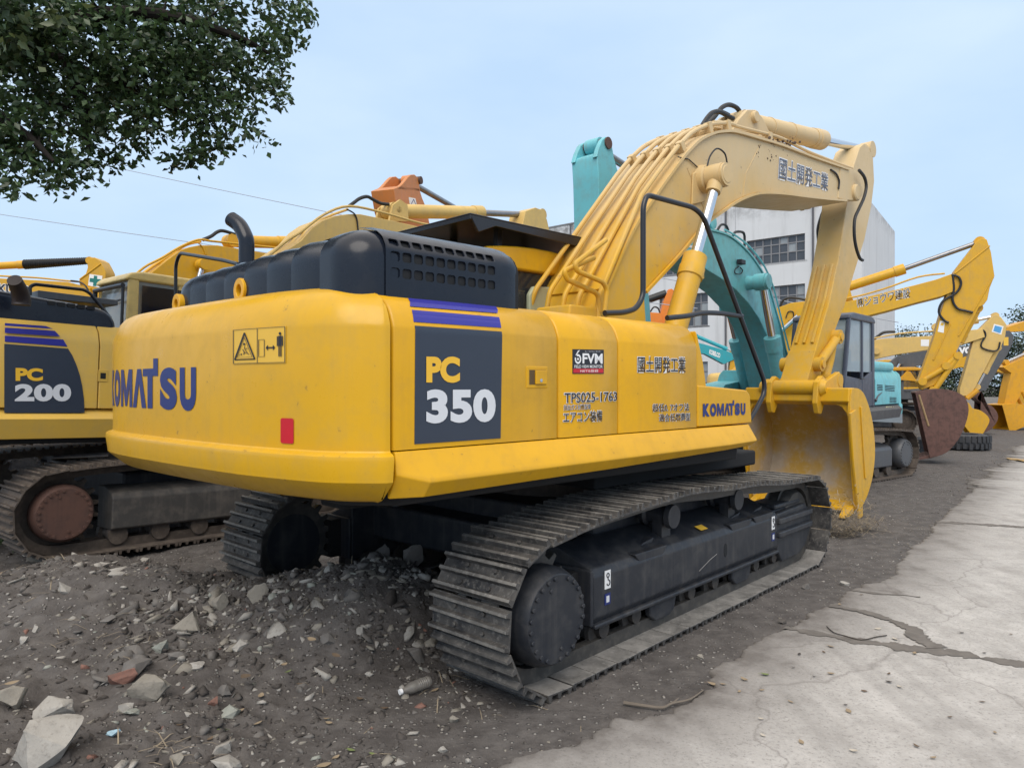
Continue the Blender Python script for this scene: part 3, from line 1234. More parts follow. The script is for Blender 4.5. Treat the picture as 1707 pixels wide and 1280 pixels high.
def stroke(pts, w):
    v, f = [], []
    for (x0, y0), (x1, y1) in zip(pts, pts[1:]):
        d = Vector((x1 - x0, y1 - y0))
        nrm = Vector((-d.y, d.x)).normalized() * w / 2
        k = len(v)
        v += [(x0 + nrm.x, y0 + nrm.y), (x1 + nrm.x, y1 + nrm.y), (x1 - nrm.x, y1 - nrm.y), (x0 - nrm.x, y0 - nrm.y)]
        f.append((k, k + 1, k + 2, k + 3))
    return v, f


def disc(x, y, rx, ry, n=18):
    return [(x + rx * math.cos(2 * math.pi * k / n), y + ry * math.sin(2 * math.pi * k / n)) for k in range(n)], [tuple(range(n))]


def maker_logo(bold=0.062):
    """heavy condensed capitals, the A without its bar and a block raised off the T"""
    y1 = 0.80
    g = [put(norm_text('K', bold), 0.0, 0.0, 0.150, y1), put(norm_text('O', bold), 0.158, -0.01, 0.300, y1 + 0.01), put(norm_text('S', bold), 0.738, -0.01, 0.862, y1 + 0.01), put(norm_text('U', bold), 0.882, -0.01, 1.0, y1)]
    # M and the bar-less A as plain slabs
    g.append(([(0.315, 0), (0.315, y1), (0.360, y1), (0.396, 0.34), (0.432, y1), (0.477, y1), (0.477, 0), (0.442, 0), (0.442, 0.46), (0.408, 0.02), (0.384, 0.02), (0.350, 0.46), (0.350, 0)], [tuple(range(13))]))
    g.append(([(0.484, 0), (0.533, y1), (0.572, y1), (0.621, 0), (0.580, 0), (0.552, 0.52), (0.524, 0)], [tuple(range(7))]))
    g.append(([(0.590, y1), (0.722, y1), (0.722, y1 - 0.15), (0.678, y1 - 0.15), (0.678, 0), (0.634, 0), (0.634, y1 - 0.15), (0.590, y1 - 0.15)], [tuple(range(8))]))
    g.append(rect(0.684, y1, 0.722, 1.0))
    return join_geo(*g)


s0, zt = cw_px(186, 600)
s1, _ = cw_px(327, 615)
_, zb = cw_px(260, 681)
_, zt = cw_px(265, 597)
cw_art(maker_logo(), (s0, s1, zb, zt), BLUE, 'maker_lettering')
# warning plate: triangle pictogram, barrier, double arrow and standing figure
s0, _ = cw_px(389, 575)
s1, _ = cw_px(476, 575)
_, zt = cw_px(432, 546)
_, zb = cw_px(432, 606)
bx = (s0, s1, zb, zt)
warn = cw_art(rect(0, 0, 1, 1), bx, SIGNY, 'warning_decal', 0.0315)
ink = join_geo(stroke([(0.012, 0.02), (0.988, 0.02), (0.988, 0.98), (0.012, 0.98), (0.012, 0.02)], 0.012), stroke([(0.475, 0.02), (0.475, 0.98)], 0.010),
               stroke([(0.04, 0.13), (0.43, 0.13), (0.235, 0.88), (0.04, 0.13), (0.43, 0.13)], 0.028), stroke([(0.09, 0.19), (0.38, 0.19), (0.235, 0.75), (0.09, 0.19)], 0.008),
               stroke([(0.12, 0.24), (0.18, 0.30), (0.18, 0.24)], 0.012), stroke([(0.20, 0.42), (0.235, 0.33), (0.22, 0.27)], 0.016), stroke([(0.235, 0.33), (0.28, 0.30)], 0.014),
               stroke([(0.25, 0.40), (0.31, 0.27), (0.33, 0.27)], 0.014), disc(0.232, 0.56, 0.022, 0.03), stroke([(0.24, 0.50), (0.24, 0.42), (0.30, 0.44)], 0.014),
               stroke([(0.50, 0.19), (0.60, 0.19), (0.60, 0.66), (0.50, 0.66), (0.50, 0.19)], 0.010),
               stroke([(0.645, 0.43), (0.775, 0.43)], 0.035),
               ([(0.625, 0.43), (0.665, 0.51), (0.665, 0.35)], [(0, 1, 2)]), ([(0.795, 0.43), (0.755, 0.51), (0.755, 0.35)], [(0, 1, 2)]),
               disc(0.89, 0.80, 0.026, 0.042), rect(0.853, 0.48, 0.927, 0.74), rect(0.828, 0.46, 0.846, 0.73), rect(0.934, 0.46, 0.952, 0.73),
               rect(0.858, 0.18, 0.882, 0.48), rect(0.897, 0.18, 0.921, 0.48))
cw_art(ink, bx, INK, 'pictogram', 0.028)
s0, _ = cw_px(468, 717)
s1, _ = cw_px(490, 717)
_, zt = cw_px(479, 697)
_, zb = cw_px(479, 739)
rr = []
for cx_, cy_, a0 in ((0.84, 0.92, 0), (0.16, 0.92, 90), (0.16, 0.08, 180), (0.84, 0.08, 270)):
    rr += [(cx_ + 0.16 * math.cos(R(a0 + k * 18)), cy_ + 0.08 * math.sin(R(a0 + k * 18))) for k in range(6)]
cw_art((rr, [tuple(range(len(rr)))]), (s0, s1, zb, zt), RED, 'red_reflector', 0.030)
# lifting eyes on the rolled top edge
for u, v in ((403, 479), (298, 494)):
    l, z = MAIN.b(u, v, -2.98)
    e = MB()
    ang = [2 * math.pi * k / 24 for k in range(24)]
    for a, b in zip(ang, ang[1:] + ang[:1]):
        pass
    outer = [(0.075 * math.cos(a), 0.075 * math.sin(a)) for a in ang]
    inner = [(0.036 * math.cos(a), 0.036 * math.sin(a)) for a in ang]
    vsr, fsr = [], []
    for x in (-0.022, 0.022):
        vsr += [(-2.98 + x, l + a, 2.262 + 0.055 + b) for a, b in outer] + [(-2.98 + x, l + a, 2.262 + 0.055 + b) for a, b in inner]
    for k in range(24):
        j = (k + 1) % 24
        fsr += [(k, j, 24 + j, 24 + k), (48 + j, 48 + k, 72 + k, 72 + j), (k, 48 + k, 48 + j, j), (24 + j, 72 + j, 72 + k, 24 + k)]
    e.faces(vsr, fsr)
    e.build('lifting_eye', YEL, cw, bevel=0.006)

# ---- right flank: three panels and the toolbox, all from one shoulder section
PSEC = [(-LR, 1.428), (-LR, 1.60), (-LR, 1.80), (-LR, 2.02), (-1.494, 2.035), (-1.475, 2.085), (-1.452, 2.128), (-1.42, 2.162), (-1.375, 2.187), (-1.31, 2.204), (-1.22, 2.212), (-1.05, 2.216)]


def sec_l(z):
    if z <= PSEC[0][1]:
        return PSEC[0][0]
    for (l0, z0), (l1, z1) in zip(PSEC, PSEC[1:]):
        if z <= z1:
            return l0 + (l1 - l0) * (z - z0) / (z1 - z0)
    return PSEC[-1][0]


def panel_px(u, v):
    l = -LR
    for _ in range(12):
        t, z = MAIN.s(u, v, l)
        l = 0.5 * l + 0.5 * sec_l(z)
    return t, z


def flank_panel(t0, t1, name='side_panel', ease=0.012):
    m = MB()
    inn = [(l + 0.03, z - 0.008) for l, z in PSEC][::-1]
    inn[-1] = (PSEC[0][0] + 0.03, PSEC[0][1])
    secs = []
    for t, d in ((t0, ease), (t0 + ease, 0), (t1 - ease, 0), (t1, ease)):
        secs.append([Vector((t, l + d, z - (d * 0.6 if z > 2.1 else 0))) for l, z in PSEC] + [Vector((t, l, z)) for l, z in inn])
    m.loft(secs)
    return m.build(name, YEL, main, angle=50)


def patch(px, mat, parent, lift=0.003, name='decal', rows=30):
    """sticker lying on the flank: four image corners TL TR BR BL"""
    tl, tr, br, bl = [panel_px(*p) for p in px]
    v, f = [], []
    for j in range(rows + 1):
        k = j / rows
        for i in range(7):
            a = i / 6
            t = (bl[0] * (1 - k) + tl[0] * k) * (1 - a) + (br[0] * (1 - k) + tr[0] * k) * a
            z = (bl[1] * (1 - k) + tl[1] * k) * (1 - a) + (br[1] * (1 - k) + tr[1] * k) * a
            v.append((t, sec_l(z) - lift, z + (lift if z > 2.1 else 0)))
    for j in range(rows):
        for i in range(6):
            k = j * 7 + i
            f.append((k, k + 1, k + 8, k + 7))
    return MB().faces(v, f).build(name, mat, parent, recalc=False)


tS = [-2.842, MAIN.s(931, 620, -LR)[0], MAIN.s(1031, 620, -LR)[0], MAIN.s(1163, 620, -LR)[0]]
g_ = 0.004
p1 = flank_panel(tS[0] + g_, tS[1] - g_)
p2 = flank_panel(tS[1] + g_, tS[2] - g_)
p3 = flank_panel(tS[2] + g_, tS[3] - g_)
# short front cheek beyond the last door and the low toolbox in front of it
m = MB()
m.prism([(tS[3] + g_, 1.70), (tS[3] + g_, 2.15), (tS[3] + 0.05, 2.04), (tS[3] + 0.10, 1.92), (tS[3] + 0.14, 1.76), (tS[3] + 0.15, 1.70)], -LR + 0.012, -1.05)
m.build('front_cheek', YEL, main, bevel=0.012)
t_box1 = MAIN.s(1251, 690, -LR)[0]
m = MB()
m.prism([(tS[3] + g_, 1.428), (tS[3] + g_, 1.742), (t_box1 - 0.06, 1.70), (t_box1, 1.66), (t_box1 + 0.03, 1.428)], -LR, -0.95)
tool = m.build('toolbox', YEL, main, bevel=0.014)
# decals and lettering
dec = patch([(690.6, 542.8), (835.7, 552.8), (834, 730.3), (690.2, 740.2)], DECAL, p1, name='model_decal')
patch([(686, 517.5), (831.5, 529.6), (835, 546.4), (689, 536.5)], STRIPE, p1, name='stripe')
patch([(679.6, 497.9), (824.5, 511.2), (828.3, 522.8), (682.8, 511.6)], STRIPE, p1, name='stripe')
patch([(675.0, 490.0), (817, 504.2), (821, 506.2), (677.0, 492.6)], STRIPE, p1, name='stripe')
side_text(MAIN, 'PC', [(709.5, 594), (765.5, 594.5), (765.5, 638), (709.5, 638)], -LR, GOLD, p1, 0.055, lift=0.006)
side_text(MAIN, '350', [(709.5, 649), (825, 648.5), (825, 703), (709.5, 706)], -LR, SILV, p1, 0.05, lift=0.006, tight=1.07)
# sunk latch
t0, z0 = MAIN.s(881.5, 641, -LR)
t1, z1 = MAIN.s(909, 617, -LR)
m = MB()
m.box(t0 - 0.02, t1 + 0.02, -LR - 0.004, -LR + 0.01, z0 - 0.022, z1 + 0.022)
lat = m.build('latch_plate', YEL, p1, bevel=0.006)
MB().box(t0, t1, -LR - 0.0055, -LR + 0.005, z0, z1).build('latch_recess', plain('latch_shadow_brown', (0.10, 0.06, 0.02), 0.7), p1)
m = MB()
m.box(t0 + (t1 - t0) * 0.33, t1, -LR - 0.016, -LR, z0 + 0.002, z1 - 0.002)
hd = m.build('door_handle', YEL, p1, bevel=0.004)
MB().cyl((t0 + (t1 - t0) * 0.62, -LR - 0.019, z0 + 0.024), (t0 + (t1 - t0) * 0.62, -LR - 0.014, z0 + 0.024), 0.010, n=14).build('key_lock', CHROME, p1)
# monitor sticker
side_poly(MAIN, [(954, 582), (1006, 583), (1006, 623), (954, 623)], -LR, INK, p2, 0.003, name='monitor_decal')
side_poly(MAIN, [(955, 614.5), (1005, 614.5), (1005, 621.5), (955, 621.5)], -LR, RED, p2, 0.0045, name='red_band')
side_text(MAIN, 'FVM', [(970, 589), (1003.5, 589.5), (1003.5, 606.5), (970, 606)], -LR, WHITE, p2, 0.03, lift=0.005)
side_text(MAIN, 'FIELD VIEW MONITOR', [(956.5, 608.5), (1003.5, 608.5), (1003.5, 613.5), (956.5, 613.5)], -LR, WHITE, p2, 0.01, lift=0.005)
side_text(MAIN, 'NETIS登録', [(966, 616), (996, 616), (996, 620.5), (966, 620.5)], -LR, WHITE, p2, 0.0, lift=0.0065)
side_text(MAIN, 'フィールドビューモニター', [(974, 584.5), (1001, 584.8), (1001, 587.5), (974, 587.2)], -LR, WHITE, p2, 0.0, lift=0.005)
a = MAIN.s(962.5, 598.5, -LR)
m = MB()
for r0, r1, a0, a1 in ((0.030, 0.018, -200, 120), ):
    v, f = [], []
    for k in range(25):
        th = R(a0 + (a1 - a0) * k / 24)
        v += [(a[0] + r0 * math.cos(th), -LR - 0.005, a[1] + r0 * math.sin(th)), (a[0] + r1 * math.cos(th), -LR - 0.005, a[1] + r1 * math.sin(th))]
    f = [(2 * k, 2 * k + 1, 2 * k + 3, 2 * k + 2) for k in range(24)]
    m.faces(v, f)
v = [(a[0] + 0.008 * math.cos(2 * math.pi * k / 12), -LR - 0.005, a[1] + 0.008 * math.sin(2 * math.pi * k / 12)) for k in range(12)]
m.faces(v, [tuple(range(12))])
v = [(a[0] - 0.012 + x, -LR - 0.0052, a[1] + z) for x, z in ((-0.014, 0.02), (0.004, 0.03), (0.03, 0.055), (0.012, 0.052))]
m.faces(v, [(0, 1, 2, 3)])
m.build('eye_emblem', WHITE, p2, smooth=False, recalc=False)
side_text(MAIN, 'TPS025-1763', [(940, 655), (1027.5, 653), (1027.5, 668), (940, 672)], -LR, INK, p2, 0.008, WHITE, 0.04)
side_text(MAIN, '排出ガス対策型車', [(939, 674.5), (984, 673), (984, 682), (939, 684.5)], -LR, INK, p2, 0.0, WHITE, 0.03)
side_text(MAIN, 'エアコン装備', [(938, 686), (1003, 684), (1003, 702), (938, 705.5)], -LR, INK, p2, 0.008, WHITE, 0.04)
side_text(MAIN, '國土開発工業', [(1062, 594), (1142, 595.5), (1142, 621.5), (1062, 620.5)], -LR, INK, p3, 0.004, WHITE, 0.04)
side_text(MAIN, '超低0. 7オフ法', [(1087, 673), (1148, 672), (1148, 685), (1087, 686.5)], -LR, INK, p3, 0.006, WHITE, 0.030)
side_text(MAIN, '適合低燃費型', [(1098, 689.5), (1150, 688), (1150, 701), (1098, 703)], -LR, INK, p3, 0.006, WHITE, 0.030)
lg = maker_logo(0.078)
f = quad_map([Vector(MAIN.s(u, v, -LR)) for u, v in [(1171, 667.5), (1242, 667), (1242, 691), (1171, 694.5)]])
P = [f(x, y) for x, y in lg[0]]
MB().faces([(p.x, -LR - 0.004, p.y) for p in P], lg[1]).build('maker_lettering', BLUE, tool, smooth=False, recalc=False)

# ---- side skirt: bright sloping ledge over a darker lower face
m = MB()
def skirt(t, w, zt, ze, zb):
    return [Vector((t, -1.44, zt)), Vector((t, -LR - 0.006, zt)), Vector((t, -LR - w, ze)), Vector((t, -LR - w - 0.004, ze - 0.02)), Vector((t, -LR - w + 0.05, zb)), Vector((t, -1.44, zb))]
tend = MAIN.s(1257, 712, -1.55)[0]
m.loft([skirt(-2.835, 0.010, 1.422, 1.33, 1.19), skirt(-2.70, 0.11, 1.422, 1.292, 1.196), skirt(-1.2, 0.10, 1.422, 1.298, 1.212), skirt(0.2, 0.085, 1.42, 1.303, 1.238), skirt(tend, 0.075, 1.42, 1.31, 1.25)])
m.build('side_skirt', YEL, main, bevel=0.006)
for uu in (1038, 1112):
    pass

# ---- engine hood
HW, HT0, HT1 = 1.36, -2.985, -1.86
base, nrm = [], []
def arc(cx, cy, r, a0, a1, n):
    for k in range(n + 1):
        a = R(a0 + (a1 - a0) * k / n)
        base.append(Vector((cx + r * math.cos(a), cy + r * math.sin(a))))
        nrm.append(Vector((math.cos(a), math.sin(a))))
for k in range(12):
    base.append(Vector((HT1 + (HT0 + 0.2 - HT1) * k / 12, -HW)))
    nrm.append(Vector((0, -1)))
arc(HT0 + 0.2, -HW + 0.2, 0.2, 270, 180, 10)
nst = 150
ylo, yhi = -HW + 0.2, 0.85
for k in range(1, nst):
    base.append(Vector((HT0, ylo + (yhi - ylo) * k / nst)))
    nrm.append(Vector((-1, 0)))
arc(HT0 + 0.34, 0.85, 0.34, 180, 90, 12)
base.append(Vector((HT1, 1.19)))
nrm.append(Vector((0, 1)))
saw = []
edges_l = [-1.04, -0.74, -0.44, -0.14, 0.16, 0.46, 0.74]
for p in base:
    s = 0.0
    if p.x < HT0 + 0.02 and p.y > edges_l[0]:
        k = max(i for i, e in enumerate(edges_l) if e <= p.y)
        x = (p.y - edges_l[k]) / 0.30
        s = -0.050 + 0.055 * (1 - max(0.0, 1 - x * 1.0) ** 2) if x < 1 else 0.0
        s = -0.058 * (1 - min(1, x)) ** 1.6
    saw.append(s)
HLEV = [(2.19, 0.0), (2.30, 0.0), (2.42, 0.0), (2.47, 0.008), (2.515, 0.030), (2.552, 0.065), (2.582, 0.115), (2.602, 0.18), (2.614, 0.27), (2.62, 0.40)]
HLEV = [(2.19 + (z - 2.19) * 0.87, i) for z, i in HLEV]
m = MB()
cen = Vector((-2.3, -0.1))
rings = []
for z, ins in HLEV:
    zz = []
    for p, n_, s in zip(base, nrm, saw):
        q = p - n_ * (ins - s)
        q.x = min(q.x, HT1)
        dz = s * 0.55 if ins > 0.02 else 0
        zz.append(Vector((q.x, q.y, z + dz)))
    rings.append(zz)
m.loft(rings)
m.bm.faces.ensure_lookup_table()
hood = m.build('engine_hood', [NAVY, DEEP], main, angle=50)
for p in hood.data.polygons:
    c = p.center
    if c.y < -1.30 and c.x > HT0 + 0.245:
        p.material_index = 1
# pierced right side of the hood
gsec = [(-1.378, 2.185), (-1.378, 2.24), (-1.378, 2.30), (-1.378, 2.36), (-1.378, 2.395), (-1.378, 2.455), (-1.374, 2.485), (-1.352, 2.530), (-1.338, 2.546), (-1.292, 2.583), (-1.25, 2.605), (-1.12, 2.627)]
gsec = [(l + 0.010, 2.19 + (z - 2.19) * 0.87) for l, z in gsec]
holes_row = {2: True, 4: True, 7: False}
rows_h = [(2, 3), (4, 5), (6, 7)]
cols = 10
ta, tb_ = -2.775, -2.045
cell = (tb_ - ta) / cols
tcol = [HT0 + 0.12, HT0 + 0.2]
edges_t = [HT0 + 0.19] + [ta + cell * k for k in range(cols + 1)] + [-1.96, -1.90, -1.855]
m = MB()
def gpos(t, k, f=0.0):
    a, b = gsec[k], gsec[min(k + 1, len(gsec) - 1)]
    e = max(0.0, (t + 1.93) / 0.08)
    dd = 0.02 * min(1, e) ** 2
    return Vector((t, a[0] * (1 - f) + b[0] * f + dd, a[1] * (1 - f) + b[1] * f - dd))
hole_rows = {2, 4, 6}
for ti_ in range(len(edges_t) - 1):
    a, b = edges_t[ti_], edges_t[ti_ + 1]
    for k in range(len(gsec) - 1):
        c4 = [gpos(a, k), gpos(b, k), gpos(b, k + 1), gpos(a, k + 1)]
        if k in hole_rows and 1 <= ti_ <= cols:
            ctr = (c4[0] + c4[1] + c4[2] + c4[3]) / 4
            ring_o, ring_i = [], []
            for (x, y) in [(-1, -.66), (-.66, -1), (.66, -1), (1, -.66), (1, .66), (.66, 1), (-.66, 1), (-1, .66)]:
                U, V = (x + 1) / 2, (y + 1) / 2
                xo, yo = (round(x) if abs(x) == 1 else x), y
                po = c4[0] * (1 - U) * (1 - V) + c4[1] * U * (1 - V) + c4[2] * U * V + c4[3] * (1 - U) * V
                ring_o.append(po)
                sx, sy = 0.78, 0.96
                U, V = (x * sx + 1) / 2, (y * sy + 1) / 2
                pi_ = c4[0] * (1 - U) * (1 - V) + c4[1] * U * (1 - V) + c4[2] * U * V + c4[3] * (1 - U) * V
                ring_i.append(pi_)
            n0 = 8
            dep = [p + Vector((0, 0.012, -0.004)) for p in ring_i]
            f8 = [(q, (q + 1) % 8, 8 + (q + 1) % 8, 8 + q) for q in range(8)] + [(8 + q, 8 + (q + 1) % 8, 16 + (q + 1) % 8, 16 + q) for q in range(8)]
            # corner fillers
            m.faces(ring_o + ring_i + dep, f8)
            for q, cc in ((0, 0), (2, 1), (4, 2), (6, 3)):
                m.faces([ring_o[q], c4[cc], ring_o[q + 1]], [(0, 1, 2)])
        else:
            m.faces(c4, [(0, 1, 2, 3)])
bmesh.ops.remove_doubles(m.bm, verts=m.bm.verts, dist=0.0004)
m.build('hood_grille', NAVY, main, angle=40)
# bright rail seen behind the lowest openings
MB().tube([(-2.78, -1.350, 2.335), (-2.05, -1.350, 2.335)], 0.006, 6).build('hood_brace', plain('bare_metal', (0.35, 0.36, 0.37), 0.4, 0.6), main)
# exhaust
lx, zx = MAIN.b(411, 432, -2.55)
lx2, zx2 = MAIN.b(390, 366, -2.58)
path_ = [(-2.55, lx, 2.50), (-2.55, lx, zx), (-2.55, lx, zx + 0.12), (-2.555, lx * .9 + lx2 * .1, zx * .45 + zx2 * .55), (-2.57, lx * .5 + lx2 * .5, zx * .18 + zx2 * .82), (-2.60, lx2, zx2)]
path_ = smooth_poly([tuple(p) for p in path_], 6)
m = MB()
m.tube(path_, 0.056, 18, caps=False)
inner = [tuple(p) for p in path_]
ex = m.build('exhaust_pipe', NAVY, main, angle=60)
MB().tube(inner[-16:], 0.050, 18).build('pipe_mouth', DEEP, ex, angle=60)
MB().cyl((-2.55, lx, 2.5), (-2.55, lx, 2.64), 0.075, n=20).build('exhaust_collar', NAVY, main)

# ------------------------------------------------------------------ cab of the big excavator
m = MB()
cl0, cl1, ct0, ct1 = 0.36, 1.38, -0.52, 1.12
side_o = [(ct0, 1.40), (ct1 + 0.10, 1.40), (ct1 + 0.12, 1.75), (ct1 - 0.05, 2.55), (ct1 - 0.16, 2.92), (ct0 + 0.06, 2.96), (ct0 - 0.02, 2.80), (ct0 - 0.02, 2.2)]
for l0 in (cl0, cl1 - 0.05):
    m.prism([(ct0 - 0.02, 1.40), (ct0 + 0.10, 1.40), (ct0 + 0.10, 2.80), (ct0 - 0.02, 2.80)], l0, l0 + 0.05)
    m.prism([(ct1 + 0.02, 1.40), (ct1 + 0.10, 1.40), (ct1 + 0.12, 1.75), (ct1 - 0.12, 2.80), (ct1 - 0.20, 2.80), (ct1 + 0.02, 1.8)], l0, l0 + 0.05)
    m.prism([(ct0, 1.40), (ct1 + 0.05, 1.40), (ct1 + 0.05, 1.78), (ct0, 1.86)], l0 + 0.005, l0 + 0.045)
m.box(ct0 - 0.02, ct0 + 0.04, cl0 + 0.05, cl1 - 0.05, 1.4, 2.16)
cabm = m.build('cab', plain('cab_charcoal_paint', (0.020, 0.021, 0.022), 0.45), main, bevel=0.012)
m = MB()
rp = []
for k in range(9):
    f = k / 8
    rp.append((ct0 - 0.06 + 1.62 * f, 2.90 + 0.135 * math.sin(math.pi * (0.18 + 0.72 * f))))
m.prism([(ct0 - 0.06, 2.80)] + rp + [(ct1 - 0.08, 2.80)], cl0 - 0.02, cl1 + 0.02)
m.build('cab_roof', YEL, cabm, bevel=0.03, seg=3)
g = MB()
g.box(ct0 + 0.10, ct1 - 0.10, cl0 + 0.015, cl0 + 0.022, 1.86, 2.79)
g.box(ct0 + 0.10, ct1 - 0.10, cl1 - 0.022, cl1 - 0.015, 1.86, 2.79)
g.box(ct0 - 0.005, ct0 + 0.002, cl0 + 0.06, cl1 - 0.06, 2.17, 2.79)
g.faces([(ct1 + 0.11, cl0 + 0.05, 1.75), (ct1 + 0.11, cl1 - 0.05, 1.75), (ct1 - 0.13, cl1 - 0.05, 2.79), (ct1 - 0.13, cl0 + 0.05, 2.79)], [(0, 1, 2, 3)])
g.build('cab_window', GLASS, cabm, smooth=False)
s_ = MB()
s_.box(-0.30, -0.16, 0.62, 1.10, 1.9, 2.62)
s_.box(-0.30, 0.30, 0.60, 1.12, 1.75, 1.92)
s_.build('operator_seat', SEAT, cabm, bevel=0.06, seg=3)
# pale panel outside the cab window, standing in for the seat inside
lb = MB()
lb.prism([(-0.10, 2.15), (0.42, 2.15), (0.42, 2.62), (0.30, 2.68), (-0.04, 2.66), (-0.10, 2.58)], 0.28, 0.335)
lb.build('seat_panel', plain('pale_sage_panel', (0.36, 0.37, 0.24), 0.5), cabm, bevel=0.02)
# visor: flat plate wider than the cab with deep turned-down edges
vz = 3.10
t_v0, t_v1, l_v0, l_v1 = -0.86, 1.35, 0.24, 1.45
m = MB()
m.box(t_v0, t_v1, l_v0, l_v1, vz + 0.085, vz + 0.10)
m.prism([(t_v0, vz + 0.085), (t_v0 + 0.10, vz - 0.05), (t_v0 + 0.30, vz + 0.03), (t_v1, vz - 0.02), (t_v1, vz + 0.085)], l_v0, l_v0 + 0.02)
m.prism([(t_v0, vz + 0.085), (t_v0 + 0.10, vz - 0.05), (t_v0 + 0.30, vz + 0.03), (t_v1, vz - 0.02), (t_v1, vz + 0.085)], l_v1 - 0.02, l_v1)
m.box(t_v0, t_v0 + 0.02, l_v0, l_v1, vz + 0.045, vz + 0.085)
for a in (0.5, 1.15):
    m.box(-0.3, -0.24, a, a + 0.06, 2.98, vz + 0.085)
    m.box(0.7, 0.76, a, a + 0.06, 2.95, vz + 0.085)
m.build('roof_visor', RAIL, cabm, bevel=0.006)

# ------------------------------------------------------------------ boom
BW = 0.37
boom_px = [(1079, 560), (1040, 596), (1002, 590), (986, 545), (1009, 483), (1054, 385), (1096, 321), (1133, 270), (1150, 250), (1166, 235), (1189, 224), (1208, 221), (1226, 222), (1262, 232), (1302, 244), (1355, 264), (1413, 284),
           (1413, 310), (1409, 334), (1375, 331), (1340, 327), (1310, 323), (1283, 321), (1262, 322), (1242, 328), (1222, 338), (1205, 350), (1172, 375), (1130, 425), (1074, 486)]
BP = MAIN.S(boom_px, -BW)
m = MB().prism(BP, -BW, BW)
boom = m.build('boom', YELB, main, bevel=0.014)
# raised edge plates and the patch plate seams on the near face
def off_path(pts, d):
    out = []
    for i, p in enumerate(pts):
        a, b = Vector(pts[max(i - 1, 0)]), Vector(pts[min(i + 1, len(pts) - 1)])
        t_ = (b - a).normalized()
        out.append((p[0] - t_.y * d, p[1] + t_.x * d))
    return out


top_px = boom_px[4:17]
top = MAIN.S(top_px, -BW)
def dense2(P, n=6):
    return smooth_poly(P, n)
TOP = dense2(top, 6)
def ribbon(mb, P, l0, l1, d0, d1):
    a, b = off_path(P, d0), off_path(P, d1)
    v, f = [], []
    for (p, q) in zip(a, b):
        v += [(p[0], l0, p[1]), (q[0], l0, q[1]), (q[0], l1, q[1]), (p[0], l1, p[1])]
    for i in range(len(P) - 1):
        for j in range(4):
            f.append((i * 4 + j, i * 4 + (j + 1) % 4, i * 4 + 4 + (j + 1) % 4, i * 4 + 4 + j))
    n = (len(P) - 1) * 4
    f += [(0, 1, 2, 3), (n + 3, n + 2, n + 1, n)]
    mb.faces(v, f)
    return mb


e = MB()
ribbon(e, TOP, -BW - 0.03, BW + 0.03, -0.005, 0.022)
BOT = smooth_poly(MAIN.S(boom_px[18:30], -BW), 5)
ribbon(e, BOT, -BW - 0.03, BW + 0.03, -0.005, 0.022)
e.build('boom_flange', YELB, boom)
sm = MB()
for px in ([(1268, 240), (1243, 290), (1238, 328)], [(1145, 280), (1172, 345)]):
    P = MAIN.S(px, -BW)
    for a, b in zip(P, P[1:]):
        sm.tube([(a[0], -BW - 0.001, a[1]), (b[0], -BW - 0.001, b[1])], 0.004, 6)
sm.build('weld_seam', YELB, boom)
# lettering on the boom
for s, q in (('國土開発工業', [(1299, 262), (1380, 291), (1379.5, 319), (1297, 298)]),):
    side_text(MAIN, s, q, -BW, plain('faded_navy_lettering', (0.10, 0.12, 0.17), 0.6), boom, 0.004, WHITE, 0.045, lift=0.004)
# steel pipes on the back of the boom with their clamps
pipe_l = [-0.33, -0.20, -0.06, 0.10, 0.27]
for i, l in enumerate(pipe_l):
    P = [p for p in off_path(TOP, 0.105)]
    n0, n1 = [(10, 50), (12, 50), (14, 54), (15, 44), (16, 44)][i]
    seg = P[n0:n1]
    path_ = [(p[0], l, p[1]) for p in seg]
    lead = [[(0.02, l - 0.10, 2.20), (0.05, l - 0.08, 2.50)], [(0.00, l + 0.02, 2.20), (0.03, l, 2.52)], [(-0.04, l + 0.02, 2.20), (0.0, l, 2.55)], [(-0.08, l + 0.04, 2.20), (-0.02, l, 2.60)], [(-0.1, l + 0.1, 2.20), (-0.04, l, 2.62)]][i]
    m = MB()
    m.tube(round_path(lead + path_[:1], 0.06) + path_[1:], 0.024, 10)
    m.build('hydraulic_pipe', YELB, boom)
for k in (22, 36, 46, 58):
    k = min(k, len(TOP) - 2)
    m = MB()
    a = Vector(off_path(TOP, 0.020)[k])
    b = Vector(off_path(TOP, 0.135)[k])
    d = (Vector(TOP[k + 1]) - Vector(TOP[k - 1])).normalized()
    ls = pipe_l if k < 50 else pipe_l[:3]
    w = d * 0.02
    m.prism([tuple(a - w), tuple(a + w), tuple(a * .6 + b * .4 + w), tuple(a * .6 + b * .4 - w)], ls[0] - 0.035, ls[-1] + 0.035)
    for l in ls:
        w = d * 0.035
        m.prism([tuple(a - w), tuple(a + w), tuple(b + w), tuple(b - w)], l - 0.036, l + 0.036)
    m.build('pipe_clamp', YELB, boom, bevel=0.008)
# two crossing pipes at the boom foot, over the deck
for px, l in (([(990, 430), (940, 452), (945, 466), (998, 490), (1000, 520)], -0.43), ([(1010, 400), (958, 440), (962, 452), (1005, 470), (1012, 482), (1008, 520)], -0.50)):
    P = MAIN.S(px, l)
    MB().tube([(a, l, b) for a, b in P], 0.022, 10, rad=0.07).build('hydraulic_pipe', YELB, boom)
vb = MB()
P = MAIN.S([(945, 530), (1012, 530), (1012, 515), (948, 507)], -0.40)
vb.prism(P, -0.42, -0.02)
vb.build('valve_block', YELB, boom, bevel=0.02)
